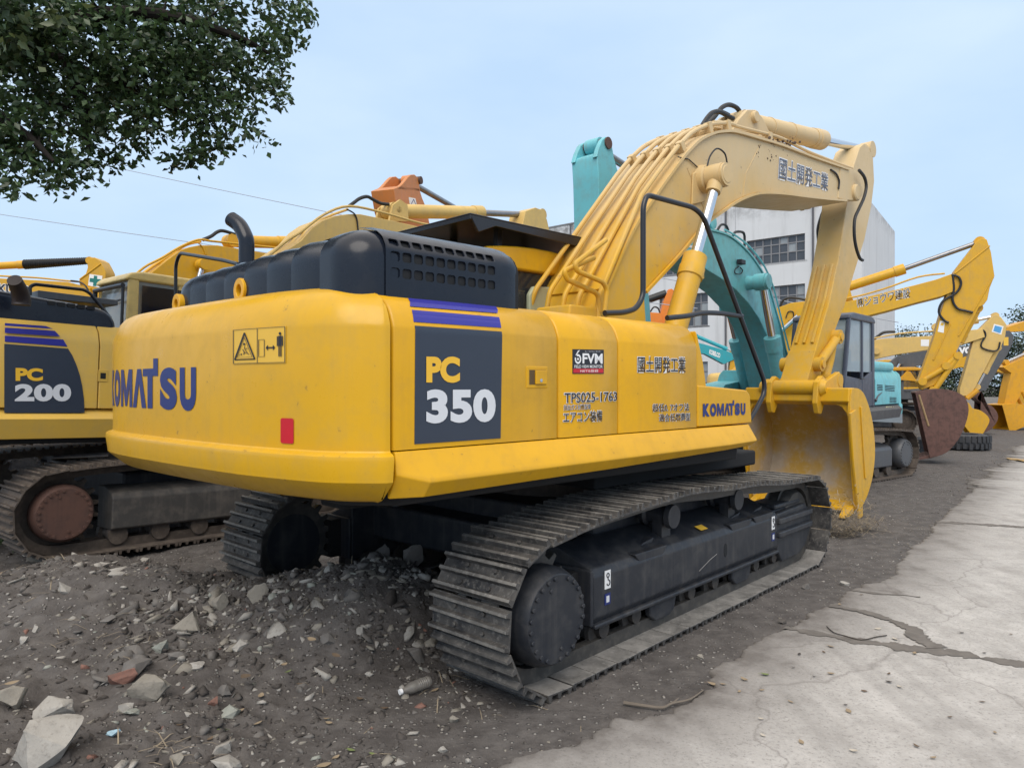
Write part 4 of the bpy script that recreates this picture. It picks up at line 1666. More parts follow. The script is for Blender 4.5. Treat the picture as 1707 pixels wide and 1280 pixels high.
# long pipe running out to the arm on the near edge
P = MAIN.S([(1189, 204), (1207, 205), (1240, 214), (1272, 222), (1303, 231), (1345, 252), (1385, 268), (1420, 281)], -BW + 0.04)
MB().tube([(a, -BW + 0.04, b) for a, b in smooth_poly(P, 4)], 0.020, 8).build('hydraulic_pipe', YELB, boom)
P = MAIN.S([(1189, 213), (1240, 222), (1303, 240), (1350, 261), (1412, 283)], -BW + 0.12)
MB().tube([(a, -BW + 0.12, b) for a, b in smooth_poly(P, 4)], 0.018, 8).build('hydraulic_pipe', YELB, boom)
# cross pin for the boom cylinders
pin = MAIN.s(1196, 294, -0.55)
m = MB()
m.lathe((pin[0], -0.66, pin[1]), (0, 1, 0), [(0, 0.10), (0.0, 0.105), (0.0, 0.115), (0.20, 0.115), (0.22, 0.14), (0.29, 0.15), (0.30, 0.13), (1.02, 0.13), (1.03, 0.15), (1.12, 0.14), (1.14, 0.115), (1.34, 0.115), (1.34, 0.10)], 24)
m.build('cylinder_pin', YELB, boom)
m = MB()
P = MAIN.S([(1180, 282), (1190, 320), (1168, 372), (1150, 330)], -BW)
m.prism([(pin[0] - 0.20, pin[1] + 0.02), (pin[0] + 0.02, pin[1] + 0.16), (pin[0] + 0.16, pin[1] - 0.02), (pin[0] + 0.05, pin[1] - 0.22), (pin[0] - 0.22, pin[1] - 0.30)], -BW - 0.022, -BW)
m.build('pin_plate', YELB, boom, bevel=0.01)
for sgn in (-1, 1):
    l = 0.55 * sgn
    top_ = Vector((pin[0], l, pin[1]))
    fx, fz = MAIN.s(1128, 545, -0.55)
    foot = Vector((fx - 0.12, l, fz - 0.22))
    rx, rz = MAIN.s(1163, 432, -0.55)
    d = (foot - top_).normalized()
    L = (Vector((rx, l, rz)) - top_).length
    m = MB()
    m.tube([top_ + d * (L - 0.0), top_ + d * (L + 0.12), top_ + d * (L + 0.13), top_ + d * (L + 0.24), top_ + d * (L + 0.25), foot], [0.118, 0.118, 0.126, 0.126, 0.112, 0.112], 22)
    m.box(0, 0.10, -0.03, 0.03, -0.03, 0.03, Matrix.Translation(top_ + d * (L + 0.2) + Vector((0.10, 0, 0))))
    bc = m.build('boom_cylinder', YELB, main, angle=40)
    m = MB()
    m.cyl(top_ + d * 0.08, top_ + d * (L + 0.02), 0.055, n=20)
    m.build('cylinder_rod', CHROME, bc)
    m = MB()
    m.lathe(top_ + Vector((0, -0.085, 0)), (0, 1, 0), [(0, 0.05), (0, 0.125), (0.17, 0.125), (0.17, 0.05)], 24)
    m.cyl(top_ + d * 0.06, top_ + d * 0.2, 0.085, 0.075, 18)
    ce = m.build('rod_eye', YELB, bc, angle=40)
    m = MB()
    yb = top_.y + (0.10 if sgn > 0 else -0.115)
    m.lathe((top_.x, yb, top_.z), (0, 1, 0), [(0, 0.02), (0, 0.085), (0.015, 0.10), (0.03, 0.10), (0.03, 0.02)], 24)
    m.build('pin_cap', YELB, bc, angle=40)
P = MAIN.S([(1178, 284), (1183, 262), (1195, 248), (1208, 256), (1212, 272)], -0.47)
MB().tube([(a, -0.47, b) for a, b in smooth_poly(P, 5)], 0.009, 8).build('thin_hose', BLACK, boom)
P = MAIN.S([(1130, 262), (1148, 266), (1168, 284)], -BW - 0.01)
MB().tube([(a, -BW - 0.012, b) for a, b in P], 0.006, 6).build('thin_hose', BLACK, boom)
# arm cylinder on top
l = 0.0
a0 = MAIN.s(1232, 203, l)
a1 = MAIN.s(1369, 236, l)
a2 = MAIN.s(1446, 251, l)
m = MB()
A0, A1, A2 = Vector((a0[0], l, a0[1])), Vector((a1[0], l, a1[1])), Vector((a2[0], l, a2[1]))
d = (A2 - A0).normalized()
L1 = (A1 - A0).length
m.tube([A0 + d * 0.08, A0 + d * 0.12, A0 + d * (L1 - 0.25), A0 + d * (L1 - 0.24), A0 + d * L1], [0.10, 0.128, 0.128, 0.142, 0.142], 24)
m.lathe(A0 + Vector((0, -0.09, 0)), (0, 1, 0), [(0, 0.05), (0, 0.12), (0.18, 0.12), (0.18, 0.05)], 20)
for s_ in (0.3, 0.55, 0.85):
    m.lathe(A0 + d * (L1 * s_), d, [(0, 0.13), (0, 0.136), (0.03, 0.136), (0.03, 0.13)], 24)
ac = m.build('arm_cylinder', YELB, main, angle=40)
m = MB()
m.cyl(A0 + d * (L1 - 0.02), A2 - d * 0.05, 0.062, n=20)
m.build('cylinder_rod', CHROME, ac)
m = MB()
m.lathe(A2 + Vector((0, -0.09, 0)), (0, 1, 0), [(0, 0.05), (0, 0.13), (0.18, 0.13), (0.18, 0.05)], 20)
m.cyl(A2 - d * 0.2, A2, 0.085, n=16)
m.build('rod_eye', YELB, ac, angle=40)
# bracket on the boom carrying the arm cylinder
m = MB()
br = MAIN.S([(1196, 224), (1207, 206), (1222, 190), (1236, 190), (1248, 204), (1262, 232)], 0.0)
for l0 in (-0.19, 0.13):
    m.prism(br, l0, l0 + 0.06)
m.lathe((a0[0], -0.24, a0[1]), (0, 1, 0), [(0, 0.03), (0, 0.07), (0.48, 0.07), (0.48, 0.03)], 18)
m.build('cylinder_bracket', YELB, boom, bevel=0.012)
# rubber hoses arching over the apex
for k, px in enumerate(([(1168, 214), (1178, 198), (1188, 188), (1200, 187), (1212, 193), (1222, 198)], [(1180, 207), (1192, 194), (1203, 180), (1215, 175), (1228, 180), (1235, 190)], [(1172, 212), (1183, 194), (1194, 186), (1208, 189), (1220, 196)])):
    l = -0.16 + 0.13 * k
    P = MAIN.S(px, l)
    MB().tube([(a, l, b) for a, b in smooth_poly(P, 5)], 0.027, 10).build('rubber_hose', BLACK, boom)
# dried clods stuck on the boom top
m = MB()
for k in range(90):
    u, v = random.gauss(1297, 16), random.gauss(238, 4)
    t_, z_ = MAIN.s(u, v, -BW)
    r = random.uniform(0.006, 0.022)
    bmesh.ops.create_icosphere(m.bm, subdivisions=1, radius=r, matrix=Matrix.Translation((t_, -BW + random.uniform(-0.012, 0.1), z_ + random.uniform(-0.02, 0.03))))
for k in range(14):
    u, v = random.gauss(1285, 16), random.gauss(256, 8)
    t_, z_ = MAIN.s(u, v, -BW)
    bmesh.ops.create_icosphere(m.bm, subdivisions=1, radius=random.uniform(0.005, 0.014), matrix=Matrix.Translation((t_, -BW - 0.004, z_)) @ Matrix.Diagonal((1, 0.3, 1, 1)))
tag(m.build('dried_mud', plain('dried_brown_mud', (0.10, 0.07, 0.055), 0.95, var=0.3), boom), kind='stuff')

# ------------------------------------------------------------------ arm
AW = 0.185
tip = MAIN.s(1418, 308, 0.0)
arm_poly = [(4.52, 1.70), (4.86, 2.24), (5.10, 2.60), (5.32, 2.93), (5.62, 3.54), (5.80, 4.02), (5.90, 4.32), (6.02, 4.72), (6.20, 5.00), (6.42, 5.30), (6.60, 5.40), (6.80, 5.38), (6.97, 5.26), (7.02, 4.9), (6.90, 4.50),
            (6.62, 3.95), (6.16, 3.33), (5.86, 2.90), (5.42, 2.42), (5.08, 2.02), (4.96, 1.72), (4.80, 1.60), (4.62, 1.60)]
AS, AZ = 0.17, 1.015
arm_poly = [(t + AS, 1.75 + (z - 1.75) * AZ) for t, z in arm_poly]
m = MB().prism(arm_poly, -AW, AW)
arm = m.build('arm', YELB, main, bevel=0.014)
# three long stiffeners on the face toward the machine
sx = [(4.90, 2.22), (5.12, 2.57), (5.34, 2.88), (5.60, 3.40)]
d = Vector((sx[-1][0] - sx[0][0], sx[-1][1] - sx[0][1])).normalized()
for l0 in (-0.135, -0.02, 0.095):
    m = MB()
    P = [(t + AS, 1.75 + (z - 1.75) * AZ) for t, z in [(4.90, 2.30), (5.11, 2.615), (5.325, 2.945), (5.575, 3.45)]]
    ribbon(m, P, l0, l0 + 0.038, -0.01, 0.035)
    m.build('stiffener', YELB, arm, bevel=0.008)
m = MB()
ribbon(m, [(4.55 + AS, 1.74), (4.84 + AS, 2.21)], -AW - 0.005, AW + 0.005, -0.01, 0.016)
m.build('wear_plate', YELB, arm, bevel=0.006)
# boom fork cheeks clamping the arm pivot
pv = MAIN.s(1424, 322, -BW)
for s in (-1, 1):
    m = MB()
    P = MAIN.S([(1400, 280), (1418, 281), (1433, 292), (1440, 308), (1439, 324), (1428, 335), (1408, 334), (1396, 331)], -BW)
    m.prism(P, s * BW - (0.012 if s < 0 else 0.07), s * BW + (0.07 if s < 0 else 0.012))
    m.build('boom_fork', YELB, boom, bevel=0.012)
    m = MB()
    y = s * (BW + 0.012)
    m.lathe((pv[0], y, pv[1]), (0, s, 0), [(0, 0.02), (0, 0.12), (0.03, 0.12), (0.045, 0.10), (0.045, 0.02)], 24)
    m.build('pivot_cap', YELB, boom)
m = MB()
m.cyl((pv[0], -BW, pv[1]), (pv[0], BW, pv[1]), 0.09)
m.build('pivot_pin', STEEL, boom)
# hose loops beside the arm
for px, l, r in (([(1432, 284), (1441, 296), (1444, 312), (1440, 330), (1432, 348), (1425, 365), (1424, 390), (1427, 412), (1433, 430), (1438, 434)], -0.47, 0.022), ([(1375, 345), (1368, 362), (1363, 382), (1364, 402)], 0.30, 0.02), ([(1385, 283), (1394, 290), (1399, 302), (1398, 315)], -0.385, 0.012)):
    P = MAIN.S(px, l)
    MB().tube([(a, l, b) for a, b in smooth_poly(P, 5)], r, 10).build('rubber_hose', BLACK, arm)
# bucket cylinder on the far edge of the arm
c0, c1, c2 = Vector((6.86, 0, 4.45)), Vector((6.05, 0, 2.95)), Vector((5.55, 0, 2.18))
m = MB()
d = (c1 - c0).normalized()
m.tube([c0, c0 + d * 0.1, c1 - d * 0.22, c1 - d * 0.21, c1], [0.09, 0.115, 0.115, 0.128, 0.128], 20)
bcy = m.build('bucket_cylinder', YELB, main, angle=40)
MB().cyl(c1 - d * 0.02, c2, 0.05).build('cylinder_rod', CHROME, bcy)
# links to the bucket
m = MB()
lp = [(4.98, 2.05), (5.56, 2.42)]
for s in (-1, 1):
    y = s * 0.235
    a, b = Vector((5.00, y, 2.02)), Vector((5.62, y, 2.42))
    m.tube([a, b], 0.062, 12)
    for q in (a, b):
        m.lathe(q + Vector((0, -0.05, 0)), (0, 1, 0), [(0, 0.03), (0, 0.10), (0.10, 0.10), (0.10, 0.03)], 18)
m.cyl((5.62, -0.31, 2.42), (5.62, 0.30, 2.42), 0.055)
m.cyl((5.00, -0.31, 2.02), (5.00, 0.28, 2.02), 0.055)
m.build('side_link', YELB, main, angle=40)
m = MB()
a, b = Vector((5.62, 0, 2.42)), Vector((5.32, 0, 1.80))
for s in (-0.17, 0.17):
    m.tube([a + Vector((0, s, 0)), a.lerp(b, .5) + Vector((0.03, s, 0)), b + Vector((0, s, 0))], 0.07, 12)
m.lathe(b + Vector((0, -0.40, 0)), (0, 1, 0), [(0, 0.03), (0, 0.09), (0.80, 0.09), (0.80, 0.03)], 18)
m.build('bucket_link', YELB, main, angle=40)

# ------------------------------------------------------------------ bucket, mouth turned to the machine
BL0, BL1 = -0.74, 0.66
lipT, topT = 4.93, 4.72
shell = [(lipT, 0.12), (5.05, 0.16), (5.25, 0.30), (5.42, 0.52), (5.50, 0.80), (5.46, 1.10), (5.34, 1.36), (5.14, 1.58), (4.94, 1.66), (topT, 1.66)]
shellS = smooth_poly(shell, 4)
BK = paint('bucket_yellow_paint', (0.66, 0.36, 0.012), 0.45, dirt=(0.36, 0.26, 0.12), amt=0.5, coat=0.05)
def bucket_in():
    m, nt, b = new_mat('scoured_bucket_inside')
    v = coords(nt)
    n1 = noise(nt, v, 2.2, 5)
    n2 = noise(nt, v, 11, 6, 0.7)
    c = mixc(nt, ramp(nt, n1, [(0.42, 0.0), (0.62, 1.0)]), (0.50, 0.31, 0.06), (0.42, 0.345, 0.26))
    c = mixc(nt, ramp(nt, n2, [(0.5, 0.0), (0.75, 0.5)]), c, (0.58, 0.50, 0.40))
    nt.links.new(c, b.inputs['Base Color'])
    b.inputs['Roughness'].default_value = 0.7
    bump(nt, b, n2, 0.2, 0.01)
    return m
BIN = bucket_in()
m = MB()
v, f = [], []
inn = off_path(shellS, 0.0)
outr = off_path(shellS, -0.03)
for (a, b) in zip(inn, outr):
    v += [(a[0], BL0, a[1]), (a[0], BL1, a[1]), (b[0], BL1, b[1]), (b[0], BL0, b[1])]
for i in range(len(shellS) - 1):
    for j in range(4):
        f.append((i * 4 + j, i * 4 + (j + 1) % 4, i * 4 + 4 + (j + 1) % 4, i * 4 + 4 + j))
n = (len(shellS) - 1) * 4
f += [(0, 1, 2, 3), (n + 3, n + 2, n + 1, n)]
m.faces(v, f)
bucket = m.build('bucket', [BK, BIN], main, recalc=True)
for i, p in enumerate(bucket.data.polygons):
    if i % 4 == 0 and i < (len(shellS) - 1) * 4:
        p.material_index = 1
for s, l in ((-1, BL0), (1, BL1)):
    m = MB()
    P = off_path(shellS, -0.03) + [(topT - 0.03, 1.60), (4.66, 1.40), (4.74, 0.80), (4.83, 0.30), (4.90, 0.10)]
    m.prism(P, l, l + s * 0.035)
    sp_ = m.build('side_plate', [BK, BIN], bucket, bevel=0.006)
    for p in sp_.data.polygons:
        if p.normal.y * s < -0.9:
            p.material_index = 1
    m = MB()
    m.prism([(4.60, 1.38), (4.78, 1.42), (4.86, 0.80), (5.00, 0.30), (5.02, 0.02), (4.90, 0.0), (4.82, 0.30), (4.70, 0.80)], l + s * 0.035, l + s * 0.065)
    m.build('side_cutter', BK, bucket, bevel=0.008)
    m = MB()
    m.prism([(4.98, 1.45), (5.04, 1.45), (5.20, 0.5), (5.14, 0.5)], l + s * 0.035, l + s * 0.052)
    m.build('wear_strip', BK, bucket, bevel=0.005)
# corner fillets of the mouth and top beam
m = MB()
m.prism([(topT - 0.06, 1.52), (topT + 0.04, 1.47), (topT + 0.20, 1.58), (topT + 0.16, 1.70), (topT - 0.04, 1.70)], BL0 - 0.02, BL1 + 0.02)
m.build('top_beam', BK, bucket, bevel=0.02)
for s, l in ((-1, BL0), (1, BL1)):
    m = MB()
    P = [(l, 1.50), (l, 1.28), (l - s * 0.035, 1.38), (l - s * 0.09, 1.455), (l - s * 0.20, 1.50)]
    m.prism(P, topT + 0.0, topT + 0.10, axis='x')
    m.build('corner_gusset', BK, bucket)
for l in (-0.36, -0.30 + 0.58):
    m = MB()
    m.prism([(4.56, 1.50), (4.60, 1.78), (4.74, 1.86), (4.90, 1.80), (5.30, 1.92), (5.42, 1.80), (5.40, 1.45), (5.10, 1.50), (4.85, 1.55), (4.70, 1.35), (4.62, 1.36)], l - 0.035, l + 0.035)
    m.build('hinge_plate', BK, bucket, bevel=0.012)
m = MB()
m.lathe((4.72, -0.47, 1.70), (0, 1, 0), [(0, 0.03), (0, 0.085), (0.03, 0.095), (0.06, 0.12), (0.08, 0.12), (0.10, 0.105), (0.78, 0.105), (0.80, 0.12), (0.84, 0.12), (0.88, 0.09), (0.92, 0.085), (0.92, 0.03)], 22)
m.build('hinge_pin', BK, bucket)
m = MB()
m.prism([(lipT - 0.08, 0.085), (lipT + 0.12, 0.15), (lipT + 0.12, 0.195), (lipT - 0.08, 0.125)], BL0, BL1)
m.build('cutting_edge', BK, bucket, bevel=0.006)
for k in range(5):
    l = BL0 + 0.06 + (BL1 - BL0 - 0.12) * k / 4
    m = MB()
    m.loft([[Vector((lipT - 0.02, l + a * 0.055, 0.115 + b * 0.045)) for a, b in ((-1, -1), (1, -1), (1, 1), (-1, 1))],
            [Vector((lipT - 0.16, l + a * 0.050, 0.075 + b * 0.038)) for a, b in ((-1, -1), (1, -1), (1, 1), (-1, 1))],
            [Vector((lipT - 0.30, l + a * 0.040, 0.035 + b * 0.008)) for a, b in ((-1, -1), (1, -1), (1, 1), (-1, 1))]])
    m.build('bucket_tooth', BK, bucket, bevel=0.005)

# ------------------------------------------------------------------ black handrails
RL = -1.18
for px, l in (([(1008, 522), (1040, 521), (1060, 515), (1072, 495), (1072, 345), (1078, 325), (1156, 346), (1172, 360), (1274, 635), (1274, 655), (1262, 680), (1250, 700)], RL), ([(1112, 530), (1145, 527), (1172, 521), (1200, 522), (1237, 527)], RL)):
    P = MAIN.S(px, l)
    MB().tube([(a, l, b) for a, b in P], 0.021, 12, rad=0.10).build('handrail', RAIL, main)
# left handrail behind the hood
P = [MAIN.b(u, v, -1.75) for u, v in [(293, 515), (293, 440), (300, 422), (372, 434), (395, 440)]]
MB().tube([(-1.75, a, b) for a, b in P], 0.020, 10, rad=0.08).build('handrail', RAIL, main)
m = MB()
m.box(-1.85, -0.55, 0.95, 1.40, 2.17, 2.21)
m.build('left_deck', YEL, main, bevel=0.01)
# front platform steps on the right
m = MB()
m.box(tS[3] + 0.02, 1.0, -1.30, -0.92, 1.36, 1.43)
m.box(-0.2, 1.25, -0.92, -0.45, 1.36, 1.46)
m.build('front_platform', CHAR, main, bevel=0.01)

# ------------------------------------------------------------------ the other machines of the yard
GRP = 'excavators parked in the yard'


def simple_track(root, yc, side, rotz, half, h, width, col_frame, disc_col=None, shoe=None, detail=True):
    """belt, side frame, final drive and rollers of a machine further off"""
    r = h * 0.46
    path = track_path(-half + r, r + 0.03, r - 0.02, half - r, r + 0.03, r - 0.03, [(-half * 0.5, h - 0.02), (0, h + 0.01), (half * 0.5, h - 0.03)])
    make_track(root, yc, width, path, rotz, False, 44, RUSTY, shoe or RUSTY)
    o_, i_ = yc + side * (width / 2 - 0.10), yc - side * 0.18
    m = MB()
    sec = [(o_, h * 0.27), (o_, h * 0.60), (o_ - side * 0.04, h * 0.66), (o_ - side * 0.22, h * 0.72), (i_, h * 0.72), (i_, h * 0.25), (o_ - side * 0.03, h * 0.25)]
    m.loft([[Vector((t, l, z)) for l, z in sec] for t in (-half + 2.1 * r, half - 1.9 * r)])
    fo = m.build('track_frame', col_frame, root, bevel=0.015)
    fo.rotation_euler = (0, 0, rotz)
    if detail:
        n = 6
        for k in range(n):
            t0 = -half + 2.3 * r + (2 * half - 4.4 * r) * k / (n - 1)
            rl = MB()
            rl.lathe((t0, yc - width * 0.25, h * 0.19), (0, 1, 0), [(0, 0.03), (0, h * 0.105), (width * 0.12, h * 0.105), (width * 0.14, h * 0.075), (width * 0.40, h * 0.075), (width * 0.42, h * 0.105), (width * 0.54, h * 0.105), (width * 0.54, 0.03)], 14)
            rl.build('track_roller', RUSTY, fo, angle=40)
    d = drive_disc(0, -half + r + 0.02, r + 0.03, r * 0.62, yc + side * (width / 2 - 0.04), 0.26, side)
    d.build('final_drive', disc_col or col_frame, root).rotation_euler = (0, 0, rotz)
    sp = MB()
    P = []
    for k in range(19):
        a0 = 2 * math.pi * k / 19
        for da, rr in ((0.0, r * 0.80), (0.08, r * 0.80), (0.12, r * 0.95), (0.20, r * 0.95), (0.25, r * 0.80)):
            P.append((-half + r + rr * math.cos(a0 + da), r + 0.03 + rr * math.sin(a0 + da)))
    sp.prism(P, yc - 0.03, yc + 0.03)
    sp.build('drive_sprocket', RUSTY, root).rotation_euler = (0, 0, rotz)
    m = MB()
    rr = r * 0.78
    m.lathe((half - r, yc - 0.09, r + 0.03), (0, 1, 0), [(0, 0.05), (0, rr * 0.8), (0.03, rr), (0.15, rr), (0.18, rr * 0.8), (0.18, 0.05)], 26)
    m.build('idler_wheel', RUSTY, root, angle=40).rotation_euler = (0, 0, rotz)


def cab_body(root, t0, t1, l0, l1, z0, z1, shell, roofc, pane, frontl=0.25):
    """rounded cab: pillars, door panel, roof and panes"""
    m = MB()
    for a, b in ((l0, l0 + 0.06), (l1 - 0.06, l1)):
        m.prism([(t0, z0), (t0 + 0.16, z0), (t0 + 0.16, z1 - 0.1), (t0 + 0.03, z1 - 0.1)], a, b)
        m.prism([(t1 - 0.09, z0), (t1, z0), (t1 + 0.02, z0 + 0.4), (t1 - frontl * 0.7, z1 - 0.1), (t1 - frontl * 0.7 - 0.10, z1 - 0.1), (t1 - 0.08, z0 + 0.4)], a, b)
        tm = t0 + 0.42 * (t1 - t0)
        m.prism([(tm - 0.04, z0), (tm + 0.04, z0), (tm + 0.04, z1 - 0.1), (tm - 0.04, z1 - 0.1)], a + 0.005, b - 0.005)
        m.prism([(t0, z0), (t1, z0), (t1 + 0.01, z0 + 0.34 * (z1 - z0)), (tm, z0 + 0.30 * (z1 - z0)), (t0, z0 + 0.42 * (z1 - z0))], a + 0.01, b - 0.01)
    m.box(t0 + 0.01, t0 + 0.06, l0 + 0.06, l1 - 0.06, z0, z0 + 0.40 * (z1 - z0))
    m.box(t1 - 0.06, t1 - 0.005, l0 + 0.06, l1 - 0.06, z0, z0 + 0.22 * (z1 - z0))
    c = m.build('cab', shell, root, bevel=0.02)
    m = MB()
    P = [(t0 - 0.02, z1 - 0.13), (t0 + 0.005, z1 - 0.075), (t0 + 0.06, z1 - 0.03), (t0 + 0.20, z1), (t1 - frontl - 0.15, z1), (t1 - frontl * 0.72, z1 - 0.05), (t1 - frontl * 0.62, z1 - 0.13)]
    m.prism(P, l0 - 0.01, l1 + 0.01)
    m.build('cab_roof', roofc, c, bevel=0.04, seg=3)
    zz = z0 + 0.38 * (z1 - z0)
    for y in (l0 + 0.03, l1 - 0.03):
        m = MB()
        m.faces([(t0 + 0.10, y, zz), (t1 - 0.04, y, zz), (t1 - frontl * 0.75, y, z1 - 0.12), (t0 + 0.10, y, z1 - 0.12)], [(0, 1, 2, 3)])
        m.build('cab_window', pane, c, smooth=False)
    m = MB()
    m.faces([(t0 + 0.035, l0 + 0.05, zz), (t0 + 0.035, l1 - 0.05, zz), (t0 + 0.05, l1 - 0.05, z1 - 0.1), (t0 + 0.05, l0 + 0.05, z1 - 0.1)], [(0, 1, 2, 3)])
    m.build('rear_window', pane, c, smooth=False)
    m = MB()
    m.faces([(t1 - 0.03, l0 + 0.05, z0 + 0.2 * (z1 - z0)), (t1 - 0.03, l1 - 0.05, z0 + 0.2 * (z1 - z0)), (t1 - frontl * 0.78, l1 - 0.05, z1 - 0.1), (t1 - frontl * 0.78, l0 + 0.05, z1 - 0.1)], [(0, 1, 2, 3)])
    m.build('windscreen', pane, c, smooth=False)
    m = MB()
    tm = t0 + 0.35 * (t1 - t0)
    m.box(tm - 0.1, tm + 0.02, (l0 + l1) / 2 - 0.22, (l0 + l1) / 2 + 0.22, z0 + 0.3, z0 + 1.05)
    m.box(tm - 0.1, tm + 0.4, (l0 + l1) / 2 - 0.24, (l0 + l1) / 2 + 0.24, z0 + 0.2, z0 + 0.36)
    m.build('operator_seat', DEEP, c, bevel=0.04)
    for y, sg in ((l0, -1), (l1, 1)):
        h = MB()
        h.tube([(tm + 0.16, y + sg * 0.005, zz - 0.12), (tm + 0.16, y + sg * 0.03, zz - 0.12), (tm + 0.34, y + sg * 0.03, zz - 0.12), (tm + 0.34, y + sg * 0.005, zz - 0.12)], 0.012, 8)
        h.build('door_handle', RAIL, c)
    return c


def upper_body(root, col, hoodc, tail=2.75, front=1.2, w=1.32, zd=1.10, zb=1.42, zt=2.25, hood_h=0.25, cwc=None, skirtc=None):
    """platform, counterweight, engine housing, hood and side skirts"""
    m = MB()
    m.prism([(-tail + 0.5, -w + 0.05), (front, -w + 0.05), (front, w - 0.05), (-tail + 0.5, w - 0.05)], zd, zb, axis='z')
    m.build('platform', DARK, root, bevel=0.02)
    MB().cyl((0, 0, 0.6), (0, 0, zd), 0.6, n=28).build('swing_ring', RUSTY, root)
    P = [(-tail + 0.55, -w), (-tail + 0.30, -w + 0.01), (-tail + 0.12, -w + 0.14), (-tail + 0.02, -w * 0.55), (-tail, 0), (-tail + 0.02, w * 0.55), (-tail + 0.12, w - 0.14), (-tail + 0.30, w - 0.01), (-tail + 0.55, w)]
    D = smooth_poly(P, 4)
    m = MB()
    rings = []
    for z, k in ((zd + 0.0, 0.10), (zd + 0.08, 0.02), (zd + 0.16, 0.0), (zb - 0.03, 0.0), (zb, 0.03), (zt - 0.16, 0.035), (zt - 0.07, 0.07), (zt - 0.015, 0.15), (zt, 0.28)):
        rings.append([Vector((min(p[0] * (1 - k * 0.5 / tail) + k * 0.5, -tail + 0.55), p[1] * (1 - k * 0.6 / w), z)) for p in D])
    m.loft(rings)
    m.build('counterweight', cwc or col, root, angle=35)
    for s in (-1, 1):
        m = MB()
        sec = [(s * w, zb), (s * w, zt - 0.2), (s * (w - 0.04), zt - 0.08), (s * (w - 0.12), zt), (s * (w - 0.5), zt), (s * (w - 0.5), zb)]
        tb = -tail + 0.56
        cut = 0.15 if s < 0 else -0.75
        for a, b in ((tb, tb + 0.95), (tb + 0.958, cut)):
            m2 = MB()
            m2.loft([[Vector((t, l, z)) for l, z in sec] for t in (a, b)])
            m2.build('side_panel', col, root, bevel=0.01)
        if s < 0:
            m2 = MB()
            m2.prism([(cut + 0.01, zb), (cut + 0.01, zb + 0.45), (front - 0.25, zb + 0.38), (front - 0.1, zb + 0.25), (front - 0.08, zb)], -w, -w + 0.5)
            m2.build('toolbox', col, root, bevel=0.015)
        m2 = MB()
        m2.loft([[Vector((t, s * (w - 0.05), zb - 0.005)), Vector((t, s * (w + 0.05), zb - 0.10)), Vector((t, s * (w + 0.0), zd + 0.05)), Vector((t, s * (w - 0.05), zd + 0.05))] for t in (-tail + 0.56, front - 0.1)])
        m2.build('side_skirt', skirtc or col, root, bevel=0.006)
    if hood_h > 0:
        m = MB()
        rings = []
        for z, k in ((zt - 0.02, 0), (zt + hood_h * 0.6, 0.02), (zt + hood_h * 0.85, 0.06), (zt + hood_h, 0.16)):
            a, b, c, d = -tail + 0.35 + k, -tail + 1.55 - k, -w + 0.10 + k, w - 0.12 - k
            rings.append([Vector((x, y, z)) for x, y in ((a, c), (b, c), (b, d), (a, d))])
        m.loft(rings)
        m.build('engine_hood', hoodc, root, bevel=0.05, seg=3)


def undercarriage(root, rotz=0.0, half=2.05, h=0.9, gauge=1.12, width=0.55, colf=None, disc=None, shoe=None, detail=True):
    for s in (-1, 1):
        simple_track(root, s * gauge, s, rotz, half, h, width, colf or CHAR, disc, shoe, detail)
    m = MB()
    m.box(-0.9, 0.9, -gauge + 0.1, gauge - 0.1, h * 0.5, h * 0.85)
    m.build('carbody', CHAR, root, bevel=0.03).rotation_euler = (0, 0, rotz)


def beam(root, fr, px, w, mat, name, l0=None, bevel=0.012, pts=None):
    """box-section boom or arm: outline carried onto the machine's own near side plane, given its width"""
    l = l0 if l0 is not None else -w
    P = pts or fr.S(px, l)
    o = MB().prism(P, -w if l0 is None else min(l0, l0 + 2 * w * (1 if l0 < 0 else -1)), w if l0 is None else max(l0, l0 + 2 * w * (1 if l0 < 0 else -1))).build(name, mat, root, bevel=bevel)
    return o, P


def ram(root, name, p0, p1, p2, r, mat, rod=None):
    p0, p1, p2 = Vector(p0), Vector(p1), Vector(p2)
    m = MB()
    d = (p1 - p0).normalized()
    m.tube([p0, p1 - d * r * 2, p1 - d * r * 1.95, p1], [r, r, r * 1.12, r * 1.12], 16)
    m.lathe(p0 + Vector((0, -r, 0)), (0, 1, 0), [(0, r * 0.4), (0, r * 1.1), (2 * r, r * 1.1), (2 * r, r * 0.4)], 16)
    o = m.build(name, mat, root, angle=40)
    MB().cyl(p1 - d * 0.02, p2, r * 0.5, n=14).build('cylinder_rod', rod or CHROME, o)
    m = MB()
    m.lathe(p2 + Vector((0, -r, 0)), (0, 1, 0), [(0, r * 0.4), (0, r * 1.0), (2 * r, r * 1.0), (2 * r, r * 0.4)], 16)
    m.build('rod_eye', mat, o, angle=40)
    return o


def pipes(root, fr, px, ls, r, mat, off=0.0, name='hydraulic_pipe', smooth=True):
    for l in ls:
        P = fr.S(px, l)
        if smooth:
            P = smooth_poly(P, 4)
        MB().tube([(a, l, b) for a, b in P], r, 8).build(name, mat, root)


